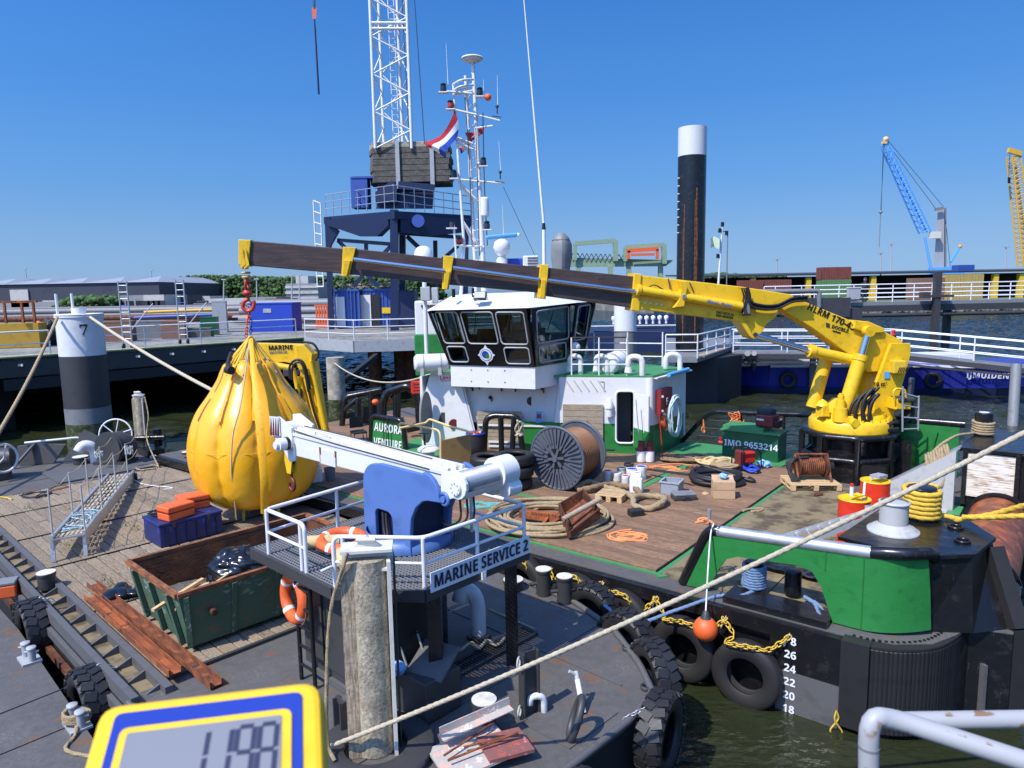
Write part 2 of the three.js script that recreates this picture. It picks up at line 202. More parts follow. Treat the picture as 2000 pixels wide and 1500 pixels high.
function text(str,size,o,X,Y,th = .006,center = false,f = font,squash = 1) {const g = new TextGeometry(str,{font: f,size,depth: th,curveSegments: 4,bevelEnabled: false});g.computeBoundingBox();const b = g.boundingBox;if (center) g.translate(-(b.min.x+b.max.x) / 2,-(b.min.y+b.max.y) / 2,0);g.scale(squash,1,1);X = nrm(X);const Zv = nrm(crs(X,Y));g.applyMatrix4(frameM(X,nrm(crs(Zv,X)),Zv,o));return g;}
function tyre(R,w,tread = 0,hole = .56) {// axis along y, centred
  const r0 = R*hole,h = w / 2,pr = [[r0,-h*.62],[r0*1.06,-h*.8],[R*.74,-h*.98],[R*.9,-h*.9],[R*.985,-h*.66],[R,-h*.3],[R,h*.3],[R*.985,h*.66],[R*.9,h*.9],[R*.74,h*.98],[r0*1.06,h*.8],[r0,h*.62],[r0*1.04,h*.3],[R*.9,h*.2],[R*.9,-h*.2],[r0*1.04,-h*.3],[r0,-h*.62]];
  const g = [lathe(pr,40)];if (tread) {const n = Math.round(2*PI*R / tread);for (let i = 0;i < n;i++) for (const s of [-1,1]) {const a = (i+(s > 0 ? .5 : 0)) / n*2*PI,b = box(.02,w*.44,tread*.78,0,0,0);b.rotateX(s*.35);b.translate(R+.004,s*w*.235,0);b.rotateY(a);g.push(b);const c = box(.03,.05,tread*.6,0,0,0);c.rotateZ(s*.7);c.translate(R*.955,s*w*.45,0);c.rotateY(a);g.push(c);}}
  return mergeGeometries(g.map((x)=>{x = fin(x);x.deleteAttribute('uv');return x;}));
}
function links(parent,pts,size,m,name = 'chain_link') {// separate chain links along a curve
  const c = curve(pts),L = c.getLength(),n = Math.max(2,Math.round(L / (size*.72))),ov = [];for (let i = 0;i < 10;i++) {const a = i / 10*2*PI;ov.push([Math.cos(a)*size*.3,Math.sin(a)*size*.5+0,0]);}
  const g = metreUV(fin(tube(ov,size*.095,5,18,true)),0);
  for (let i = 0;i <= n;i++) {const t = i / n,p = c.getPointAt(t),d = c.getTangentAt(t).toArray();let x = crs(d,[0,1,0]);if (Math.hypot(...x) < .05) x = [1,0,0];x = nrm(x);let z = crs(x,d);if (i % 2) {const q = x;x = z;z = mul(q,-1);} const o = new THREE.Mesh(g,m);o.name = name;const b = origin.get(parent) || [0,0,0];o.applyMatrix4(frameM(x,d,z,sub(p.toArray(),b)));o.castShadow = o.receiveShadow = true;parent.add(o);}
}
// railing: posts and rails as separate parts. path of deck points
function railing(t,path,h,r,nr,step,m,base = 0) {
  for (let k = 1;k <= nr;k++) obj('rail',pipe(path.map((p)=>up(p,h*k / nr)),k === nr ? r*1.15 : r*.85,.1,7),m,t);
  for (let i = 0;i < path.length -1;i++) {const L = dst(path[i],path[i+1]),n = Math.max(1,Math.round(L / step));for (let j = i ? 1 : 0;j <= n;j++) obj('post',cyl(up(mix(path[i],path[i+1],j / n),-base),up(mix(path[i],path[i+1],j / n),h),r,r,8),m,t);}
}
const ring = (c,R,r,n = 32,dir = [0,1,0],m = 10)=>aim(new THREE.TorusGeometry(R,r,m,n).rotateX(PI / 2),c,dir);
// ---------- plans: the barge's and the work vessel's own axes ----------
const ab = (a,b,y = 1)=>[a*.723+b*.691,y,a*.691+b*-.723];
const sw = (s,w,y = 1.3)=>[4.1+s*.785+w*.62,y,-9.15+s*.62+w*-.785];
const aX = [.723,0,.691],aB = [.691,0,-.723],sF = [.785,0,.62],sN = [.62,0,-.785];
const RA = Math.atan2(-aX[2],aX[0]),RS = Math.atan2(-sF[2],sF[0]);
// ---------- water ----------
{
  const waves = [];for (let i = 0;i < 26;i++) {const l = .35*Math.pow(1.155,i % 14)*rr(.85,1.2),th = rr(-1,1)*.8+1.9,k = 2*PI / l;waves.push([k*Math.cos(th),k*Math.sin(th),rr(0,6.28),.0048*Math.pow(l,.8)]);}
  const hgt = (x,z)=>{let s = 0;for (const w of waves) s += w[3]*Math.sin(w[0]*x+w[1]*z+w[2]);const calm = .22+2.7*sm(13,24,-z);return s*(.85+1.1*fbm(x*.06,z*.09,4,2))*calm;};
  const patch = (x0,x1,z0,z1,st,m,name,label)=>{
    const nx = Math.round((x1 -x0) / st),nz = Math.round((z0 -z1) / st),pos = new Float32Array((nx+1)*(nz+1)*3),uv = new Float32Array((nx+1)*(nz+1)*2),idx = [];
    for (let j = 0;j <= nz;j++) for (let i = 0;i <= nx;i++) {const x = x0+(x1 -x0)*i / nx,z = z0+(z1 -z0)*j / nz,k = j*(nx+1)+i,o = k*3,e = Math.min(1,Math.min(x -x0,x1 -x,z0 -z,z -z1) / 3);pos[o] = x;pos[o+1] = hgt(x,z)*e;pos[o+2] = z;uv[k*2] = x;uv[k*2+1] = z;if (i && j) {const d = k,c = d -1,b = d -nx -1,a = b -1;idx.push(a,b,d,a,d,c);}}
    const g = new THREE.BufferGeometry();g.setAttribute('position',new THREE.BufferAttribute(pos,3));g.setAttribute('uv',new THREE.BufferAttribute(uv,2));g.setIndex(idx);g.computeVertexNormals();
    const o = new THREE.Mesh(g,m);o.name = name;o.receiveShadow = true;scene.add(setUD(o,label,'water',null,'structure'));
 };
  const tW = texOf(512,(i)=>{const k = .5+.55*N2[i]+.5*N1[i];return [k,k,k];});
  const mw = mat(.020,.024,.010,{rough: .045,map: null,bump: .05,bt: tW,brp: [.16,.3],ior: 1.33});
  const mf = mat(.018,.030,.034,{rough: .08,map: null,bump: .7,bt: tW,brp: [.06,.16],ior: 1.33});
  patch(-36,38,6,-74,.17,mw,'harbour_water','dark green harbour water with small ripples');patch(38,130,6,-140,.36,mf,'outer_water','rippled blue grey water of the outer harbour');patch(-36,38,-74,-140,.36,mf,'middle_water','rippled water beyond the jetty');
  const s = new THREE.Shape([[-4000,-400],[4000,-400],[4000,6000],[-4000,6000]].map((p)=>new THREE.Vector2(...p)));s.holes.push(new THREE.Path([[-36,-6],[130,-6],[130,140],[-36,140]].map((p)=>new THREE.Vector2(...p))));
  const fg = new THREE.ShapeGeometry(s);fg.rotateX(-PI / 2);const fw = obj('far_water',fg,mf,null);setUD(fw,'open harbour water stretching to the far bank','water',null,'structure');
}
// ---------- the work barge ----------
const barge = T('work_barge','long black work barge with weathered plank deck, grey steel ends and a crane platform','barge',ab(-14,5.6,0));
{
  const b0 = 2.58,b1 = 8.45,plan = [[-25.2,b0],[-9,b0],[-4.6,b0+.2],[-4.3,4.4],[-4.3,6.4],[-4.42,7.0],[-4.9,7.45],[-5.7,8.0],[-6.7,8.35],[-8,b1],[-25.2,b1]];
  obj('hull',prism(plan.map(([a,b])=>xz(ab(a,b))),-.7,.93),K.blackMat,barge);
  const ins = (p,d)=>p.map(([a,b])=>[Math.max(-25.15,Math.min(a,a > -8 ? a -d*.6 : a)),b < 5 ? b+d : b -d]);
  obj('bow_deck',prism(plan.filter(([a])=>a > -9.1).concat([[-9.2,b1],[-9.2,b0]]).map(([a,b])=>xz(ab(a,b))),.935,.99),K.steelDeck,barge,{label: 'grey steel plated bow deck with rust stains'});
  obj('stern_deck',prism([[-25.2,b0],[-21.4,b0],[-21.4,b1],[-25.2,b1]].map(([a,b])=>xz(ab(a,b))),.935,.985),K.steelDeck,barge,{label: 'grey steel plated stern deck'});
  obj('sub_deck',prism([[-21.4,b0+.5],[-9.2,b0+.5],[-9.2,b1],[-21.4,b1]].map(([a,b])=>xz(ab(a,b))),.9,.93),K.concDark,barge);
  // planks lie along the barge in bays
  const bays = [-21.35,-19.35,-17.1,-14.85,-12.2,-9.28],wv = [];let b = b0+.55;while (b < b1 -.12) {const w = rr(.17,.22);wv.push([b,Math.min(w,b1 -.02 -b)]);b += w;}
  const geos = new Map();
  for (let k = 0;k < bays.length -1;k++) for (const [bb,w] of wv) {
    const L = bays[k+1] -bays[k] -.05,cut = rnd() < .25 ? rr(.35,.65) : 1,list = cut < 1 ? [[0,cut*L -.008],[cut*L+.008,L]] : [[0,L]];
    for (const [u,v] of list) {const l = v -u,g = rbox(l,.075,w -.014,.012,0,0,0,RA,1);const c = ab(bays[k]+.025+(u+v) / 2,bb+w / 2,.96+rr(-.006,.008));g.rotateZ(rr(-.002,.002));g.translate(...c);const m = obj('plank',g,K.plank[Math.floor(rnd()*4)],barge);rotUV(m,RA,c);}
    if (k) obj('joint_strip',beam(ab(bays[k],b0+.55,1.0),ab(bays[k],b1,1.0),.035,.02),K.greyDark,barge);
 }
  obj('edge_angle',beam(ab(-9.23,b0+.44,1.01),ab(-9.23,b1,1.01),.06,.06),K.greyDark,barge);
  // side gutter along the near side: two rails with gussets between
  obj('gutter_floor',prism([[-21,b0+.05],[-8.9,b0+.05],[-8.9,b0+.52],[-21,b0+.52]].map(([a,q])=>xz(ab(a,q))),.9,.945),K.tan,barge);
  obj('inner_rail',[beam(ab(-21,b0+.44,1.01),ab(-8.9,b0+.44,1.01),.1,.14)],K.grey,barge);
  obj('outer_rail',[beam(ab(-21,b0+.04,1.02),ab(-8.9,b0+.04,1.02),.09,.18),beam(ab(-21,b0 -.03,.82),ab(-8.9,b0 -.03,.82),.06,.12)],K.grey,barge);
  for (let a = -20.6;a < -9;a += .5) obj('gusset',facet([ab(a,b0+.1,.945),ab(a,b0+.4,.945),ab(a,b0+.4,1.07)],.03),K.grey,barge);
  for (let a = -20.3;a < -9;a += 2.4) obj('rubbing_strip',[beam(ab(a,b0 -.07,.55),ab(a+2,b0 -.07,.55),.08,.1)],K.rustDark,barge);
  // bow coaming
  const cm = plan.slice(1,10).map(([a,q])=>ab(a,q,1.02));obj('deck_coaming',sweep(curve(cm,false,.1).getSpacedPoints(70),()=>.045,8),K.grey,barge);
  for (const [p,r,h,m] of [[[-.377,1,-7.455],.145,.36,1],[[-.037,1,-11.267],.17,.16,1],[[.454,1,-11.045],.13,.42,1],[[.773,1,-10.742],.13,.42,1],[[-8.023,1,-11.662],.15,.27,1],[[-12.991,1,-20.919],.22,.2,1],[[-9.694,1,-20.668],.12,.34,1]]) {
    const bo = obj('bollard',lathe([[r*.92,0],[r*.92,h -.05],[r,h -.045],[r,h]],22,p),K.greyDark,barge);obj('bollard_cap',vcyl(up(p,h),.012,r*.98,r*.98,22),K.offwhite,bo);if (h > .3) obj('bollard_pin',cyl(add(up(p,h*.45),[-r*1.7,0,.05]),add(up(p,h*.45),[r*1.7,0,-.05]),.03),K.greyDark,bo);
 }
  const post = [.139,1,-7.763];obj('guide_post',[box(.20,.78,.02,post[0],1.38,post[2],.55),...[-1,1].map((s)=>{const d = .1;return box(.02,.78,.12,post[0]+s*d*Math.cos(.55),1.38,post[2] -s*d*Math.sin(.55),.55);})],K.greyDark,barge);
  obj('lashing_eye',[ring(add(post,[-.12,.68,.1]),.06,.012,16,[1,0,.3]),ring(add(post,[-.12,.08,.1]),.06,.012,16,[1,0,.3])],K.zinc,barge);
  const rg = [.607,1,-7.287];obj('towing_ring',aim(new THREE.TorusGeometry(.2,.042,12,30).scale(.8,1.15,1),add(rg,[.03,.2,-.03]),[.3,.86,-.15]),K.greyDark,barge);
  const vp = [.308,1,-7.779];obj('vent_elbow',pipe([vp,up(vp,.2),add(vp,[-.16,.22,.04]),add(vp,[-.17,.12,.04])],.04,.1),K.white,barge);
  const cv = [-.542,1,-9.615];const c0 = obj('cowl_vent',pipe([cv,up(cv,.62),add(cv,[-.2,.78,.05]),add(cv,[-.26,.58,.06])],.11,.22,14),K.white,barge);obj('vent_base',vcyl(cv,.06,.17),K.greyDark,c0);
  // grating hatch
  const h0 = toGrat([-6.738,5.637],[-6.46,7.187]);obj('hatch_grating',h0,K.greyDark,barge,{kind: 'stuff'});
  for (const [p,c] of [[[1.588,1,-8.224],K.greyDark],[[1.513,1,-9.202],K.greyDark]]) obj('deck_fitting',lathe([[.07,0],[.075,.04],[.05,.05],[.05,.02]],18,p),c,barge);
  // stern winches and fittings
  const wn = [-11.868,1,-20.834];const wi = obj('winch',[prism([[-.5,-.3],[.5,-.3],[.5,.35],[-.5,.35]].map(([x,z])=>[wn[0]+x,wn[2]+z]),1,1.12),cyl(add(wn,[-.05,.5,.22]),add(wn,[.2,.5,-.3]),.46,.46,22),cyl(add(wn,[-.06,.5,.24]),add(wn,[-.05,.5,.2]),.5,.5,22)],K.greyDark,barge);
  obj('handwheel',[aim(new THREE.TorusGeometry(.46,.025,8,30).rotateX(PI / 2),add(wn,[.02,.86,-.05]),[.15,.12,1]),...[0,1,2,3,4,5].map((k)=>cyl(add(wn,[.02,.86,-.05]),add(wn,[.02+.46*Math.cos(k*PI / 3+.3),.86+.46*Math.sin(k*PI / 3+.3),-.05 -.06*Math.cos(k*PI / 3)]),.016))],K.white,wi);
  const cw = [-12.509,1,-20.883];obj('cowl_vent',pipe([cw,up(cw,.5),add(cw,[-.22,.62,.2]),add(cw,[-.32,.42,.3])],.15,.28,14),K.white,barge);
  const wl = [-13.901,1,-19.22];const w2 = obj('winch',[box(.7,.5,.6,wl[0] -.4,1.25,wl[2],RA),cyl(add(wl,[-.9,.55,0]),add(wl,[0,.55,-.2]),.3)],K.greyDark,barge);
  obj('handwheel',[aim(new THREE.TorusGeometry(.38,.035,8,26).rotateX(PI / 2),add(wl,[0,.62,.2]),[1,.1,.35]),...[0,1,2].map((k)=>cyl(add(wl,[0,.62,.2]),add(wl,[.1*Math.cos(k*2.1),.62+.36*Math.cos(k*2.1),.2+.33*Math.sin(k*2.1)]),.02))],K.white,w2);
  const an = [-13.767,1,-20.979];obj('anchor_bracket',[facet([add(an,[-1,.0,.1]),add(an,[-.1,.0,-.1]),add(an,[.25,.55,-.2]),add(an,[-.4,.62,-.1]),add(an,[-1,.58,.1])],.12),facet([add(an,[.2,.05,0]),add(an,[1.2,.05,-.5]),add(an,[1.35,.5,-.6]),add(an,[.7,.95,-.4])],.1),beam(add(an,[-.9,.0,.6]),add(an,[-.5,.65,.1]),.12,.05)],K.grey,barge);
  obj('bracket_arm',pipe([add(an,[-.75,.68,.2]),add(an,[.6,.72,-.3]),add(an,[.62,.5,-.3])],.035),K.white,barge);
  const pl2 = [-11.76,1,-22.181];obj('deck_plate',prism([[-23.4,5.0],[-21.6,5.0],[-21.6,7.4],[-23.4,7.4]].map(([a,q])=>xz(ab(a,q))),.99,1.03),K.grey,barge);
  // black roller chock at the far edge
  obj('roller_chock',[box(1.3,.2,.5,pl2[0]+.2,1.1,pl2[2]+.05,RA),cyl(add(pl2,[-.35,.2,0]),add(pl2,[-.35,.75,0]),.12),cyl(add(pl2,[.45,.2,-.1]),add(pl2,[.45,.75,-.1]),.12),cyl(add(pl2,[-.35,.5,.15]),add(pl2,[.75,.5,.05]),.09)],K.black,barge);
}
function rotUV(m,ry,c) {const g = m.geometry,p = g.attributes.position.array,u = g.attributes.uv.array,o = rr(0,9),ca = Math.cos(ry),sa = Math.sin(ry),q = rr(0,5);for (let i = 0;i < p.length / 3;i++) {const x = p[i*3],z = p[i*3+2];u[i*2] = x*ca -z*sa+o;u[i*2+1] = x*sa+z*ca+p[i*3+1]+q;}}
function toGrat(p,q) {const out = [],a0 = Math.min(p[0],q[0]),a1 = Math.max(p[0],q[0]),b0 = Math.min(p[1],q[1]),b1 = Math.max(p[1],q[1]);for (let b = b0;b <= b1;b += .05) out.push(beam(ab(a0,b,1.03),ab(a1,b,1.03),.012,.03));for (let a = a0;a <= a1;a += .12) out.push(beam(ab(a,b0,1.03),ab(a,b1,1.03),.012,.025));out.push(beam(ab(a0,b0,1.02),ab(a0,b1,1.02),.04,.05),beam(ab(a1,b0,1.02),ab(a1,b1,1.02),.04,.05),beam(ab(a0,b0,1.02),ab(a1,b0,1.02),.04,.05),beam(ab(a0,b1,1.02),ab(a1,b1,1.02),.04,.05));return out;}
// moss in the seams of the plank deck
{const g = [];for (let c = 0;c < 16;c++) {const a = rr(-20.5,-10),b = rnd() < .6 ? rr(3.6,4.1) : rr(3.6,6.2);for (let i = 0;i < 26;i++) {const p = ab(a+rr(-.35,.35)*(rnd()+.3),b+rr(-.14,.14)*(rnd()+.3),1),f = new THREE.ConeGeometry(.012,rr(.02,.06),3);f.rotateZ(rr(-.9,.9));f.rotateY(rr(0,6));f.translate(p[0],1.015,p[2]);g.push(f);}} single('deck_weeds',g,K.moss,'small yellow green weeds growing between the barge planks','weeds',null,'stuff');}
// spud piles: weathered post with steel channels and a beam across the head
function spud(p,h,r,label,turn) {
  const t = T('mooring_pile',label,'pile',p,'guide piles standing on the barge');
  obj('shaft',cyl(p,up(p,h),r*.8,r*.78,18),K.pileTan,t);
  for (const [x,z,w,d,m] of [[-.8,.3,.55,.5,K.pileWood],[-.5,-.7,.4,.5,K.pileWood],[.75,.35,.14,.9,K.offwhite],[1.0,-.1,.06,.7,K.greyDark]]) obj('board',box(w*r,h,d*r,p[0]+(x*Math.cos(turn)+z*Math.sin(turn))*r,p[1]+h / 2 -.004,p[2]+(-x*Math.sin(turn)+z*Math.cos(turn))*r,turn),m,t);
  const c = up(p,h -.1),hw = r*.98,X = [Math.cos(-.38+turn),0,Math.sin(-.38+turn)],b = obj('head_beam',[beam(add(c,mul(X,-hw)),add(c,mul(X,hw)),r*1.1,.03),beam(add(up(c,.2),mul(X,-hw)),add(up(c,.2),mul(X,hw)),r*1.1,.03),beam(add(up(c,.1),mul(X,-hw)),add(up(c,.1),mul(X,hw)),.03,.19)],K.offwhite,t);
  obj('lifting_eye',[facet([add(up(c,.21),mul(X,-.16)),add(up(c,.21),mul(X,.16)),up(c,.34)],.04),cyl(add(up(c,.3),[-.1,0,.05]),add(up(c,.3),[.1,0,.05]),.025)],K.offwhite,t);
  return t;
}
spud([-1.552,1,-7.189],2.16,.27,'tall weathered pile with a cream beam across its head beside the crane platform',.25);
spud([-11.798,1,-22.256],1.75,.17,'short weathered pile at the barge stern behind the roller chock',.2);
for (const [p,q] of [[ab(-6.0,3.2,1),ab(-6.0,8.2,1)],[ab(-7.6,2.9,1),ab(-7.6,4.4,1)],[ab(-9,6.9,1),ab(-4.8,6.9,1)],[ab(-22.6,2.7,.99),ab(-22.6,8.3,.99)]]) obj('weld_seam',beam(p,q,.025,.012),K.grey,barge);obj('doubler_plate',prism([[-5.2,5.5],[-4.5,5.5],[-4.5,6.4],[-5.2,6.4]].map(([a,q])=>xz(ab(a,q))),.99,1.003),K.steelDeck,barge);
obj('pile_socket',[lathe([[.62,0],[.62,.1],[.34,.1],[.34,.02]],28,[-1.533,1,-7.084])],K.greyDark,barge);
// fender tyres on the barge
function tyreThing(p,dir,R,w,tread,m,label,group,hole) {const t = TL('fender_tyre',label,'tyre',[0,0,0],0,group);t.position.set(...p);const q = new THREE.Quaternion().setFromUnitVectors(new THREE.Vector3(0,1,0),V(nrm(dir)));const g = tyre(R,w,tread,hole);g.applyQuaternion(q);const o = obj('tyre_body',g,m,t);return t;}
{
  const list = [[[1.669,.72,-7.746],[.9,0,.55]],[[.6,.62,-6.485],[.72,0,.69]],[[1.788,.85,-8.739],[.9,0,-.25]],[[1.59,.82,-9.69],[.72,0,-.65]],[[1.181,.84,-10.635],[.6,0,-.8]]];
  list.forEach(([p,d],i)=>{const t = tyreThing(p,d,.48,.3,.13,K.rubber,'black treaded tyre on the barge bow, '+['chained at the corner by the hooked white pipe','chained nearest the scrap heap','next round the corner from the chained one','between the bow corner and the short bollards','beside the blue rope and short bollards'][i],'fender tyres on the barge bow');});
  for (const [p,q] of [[[1.227,1.05,-7.546],[1.67,1.12,-7.675]],[[.412,1.05,-6.665],[.6,1.08,-6.485]]]) {const c = T('tyre_chain','short galvanised chain holding a bow tyre of the barge','chain',p,'tyre chains on the barge bow');links(c,[p,up(mix(p,q,.5),.03),q],.07,K.galv);}
  for (const [p,l] of [[[-5.624,.6,-8.732],'black treaded tyre on the barge side beside the orange rusted channel'],[[-7.647,.7,-10.668],'black treaded tyre on the barge side below the stern bollard']]) {tyreThing(p,aB,.5,.32,.14,K.rubber,l,'tyres on the barge side');const c = T('tyre_chain','galvanised chain holding a tyre to the side rail of the barge','chain',up(p,.45),'tyre chains on the barge side');links(c,[add(p,[.25,.42,-.2]),add(p,[.1,.5,-.1]),add(p,[0,.46,0])],.08,K.galv);}
}
// ---------- crane platform on the barge ----------
const PY = 2.55;
const plat = T('crane_platform','dark steel crane platform with white railing, grating floor and lettered name board','platform',ab(-7.4,5.4,1));
{
  const cab = obj('cabinet',[box(1.05,1.5,1.0,...ab(-7.68,5.02,1.75),RA)],K.greyDark,plat);
  obj('cabinet_door',box(.42,1.1,.03,...ab(-7.42,4.505,1.75),RA),K.greyDark,cab);obj('cabinet_door',box(.42,1.1,.03,...ab(-7.92,4.505,1.75),RA),K.greyDark,cab);obj('cabinet_foot',box(1.14,.07,1.1,...ab(-7.68,5.02,1.04),RA),K.grey,cab);
  obj('cabinet_side',box(.5,1.2,.7,...ab(-6.75,5.0,1.7),RA),K.blackMat,plat);
  for (const [a,b] of [[-6.2,6.4],[-6.2,5.1],[-8.9,6.4]]) obj('column',beam(ab(a,b,1),ab(a,b,PY -.1),.16,.16),K.black,plat);
  obj('tower_base',cyl(ab(-7.5,5.75,1),ab(-7.5,5.75,PY),.5,.5,28),K.black,plat);
  const corners = [[-8.9,4.2],[-6.93,4.2],[-6.07,4.86],[-6.07,6.6],[-8.9,6.6]];
  for (let i = 0;i < 5;i++) {const p = corners[i],q = corners[(i+1) % 5];obj('edge_beam',beam(ab(...p,PY -.07),ab(...q,PY -.07),.05,.14),K.greyDark,plat);}
  const inside = (a,b)=>b > 4.2 && b < 6.6 && a > -8.9 && a < -6.07 && (b -4.2)*.86 > (a+6.93)*.66;const bars = [];
  for (let b = 4.24;b < 6.6;b += .05) {let a1 = -6.07;while (!inside(a1 -.01,b) && a1 > -8.9) a1 -= .02;bars.push(beam(ab(-8.9,b,PY -.01),ab(a1,b,PY -.01),.011,.03));}
  for (let a = -8.88;a < -6.08;a += .055) {let b0 = 4.2;while (!inside(a,b0) && b0 < 5) b0 += .02;bars.push(beam(ab(a,b0,PY -.012),ab(a,6.6,PY -.012),.011,.022));}
  obj('floor_grating',bars,K.greyMid,plat,{kind: 'stuff'});
  for (const [a,b,w,d] of [[-8.25,4.75,.9,.05],[-7.3,4.7,.05,.9]]) obj('floor_bearer',box(w,.09,d,...ab(a,b,PY -.08),RA),K.greyDark,plat);
  // railing
  const rail = (pts,lowEnd)=>{const P = pts.map(([a,b])=>ab(a,b,PY));obj('rail',pipe([up(P[0],0),...P.map((p)=>up(p,.6)),...(lowEnd ? [P[P.length -1]] : [])],.027,.1),K.white,plat);obj('rail',pipe(P.map((p)=>up(p,.3)),.02,.06),K.white,plat);P.slice(1).forEach((p,i)=>{const q = P[i],n = Math.max(1,Math.round(dst(p,q) / .95));for (let k = 1;k <= n;k++) obj('post',cyl(mix(q,p,k / n),up(mix(q,p,k / n),.6),.024),K.white,plat);});};
  rail([[-7.56,4.24],[-8.5,4.24],[-8.75,6.5]]);obj('post',cyl(ab(-7.66,4.24,PY),ab(-7.66,4.24,PY+.6),.024),K.white,plat);
  rail([[-6.93,4.24],[-6.1,4.88],[-6.1,6.56],[-7.1,6.56]]);obj('post',cyl(ab(-6.83,4.3,PY),ab(-6.83,4.3,PY+.6),.024),K.white,plat);
  obj('gate_hook',pipe([ab(-6.93,4.2,PY+.25),ab(-6.9,4.05,PY+.25)],.02),K.white,plat);
  // name board along the platform edge
  const o = ab(-6.02,4.9,PY -.03);const bd = obj('name_board',plate(o,aB,[0,1,0],[[0,0],[1.66,0],[1.66,.235],[0,.235]],.012),K.cleanWhite,plat);
  obj('lettering',text('MARINE SERVICE 2',.15,ab(-6.0,4.93,PY+.02),aB,[0,1,0],.006,false,font,.86),K.ink,bd);
  // ladder
  for (const a of [-7.95,-7.62]) obj('ladder_rail',pipe([ab(a,4.3,1.0),ab(a,4.3,PY -.12),ab(a,4.5,PY -.12)],.028,.12),K.black,plat);
  for (let i = 1;i < 6;i++) obj('ladder_rung',cyl(ab(-7.95,4.3,.95+i*.26),ab(-7.62,4.3,.95+i*.26),.018),K.black,plat);
  obj('drain_socket',[cyl(ab(-6.03,5.75,PY -.14),ab(-6.03,5.75,PY -.04),.035)],K.white,plat);
}
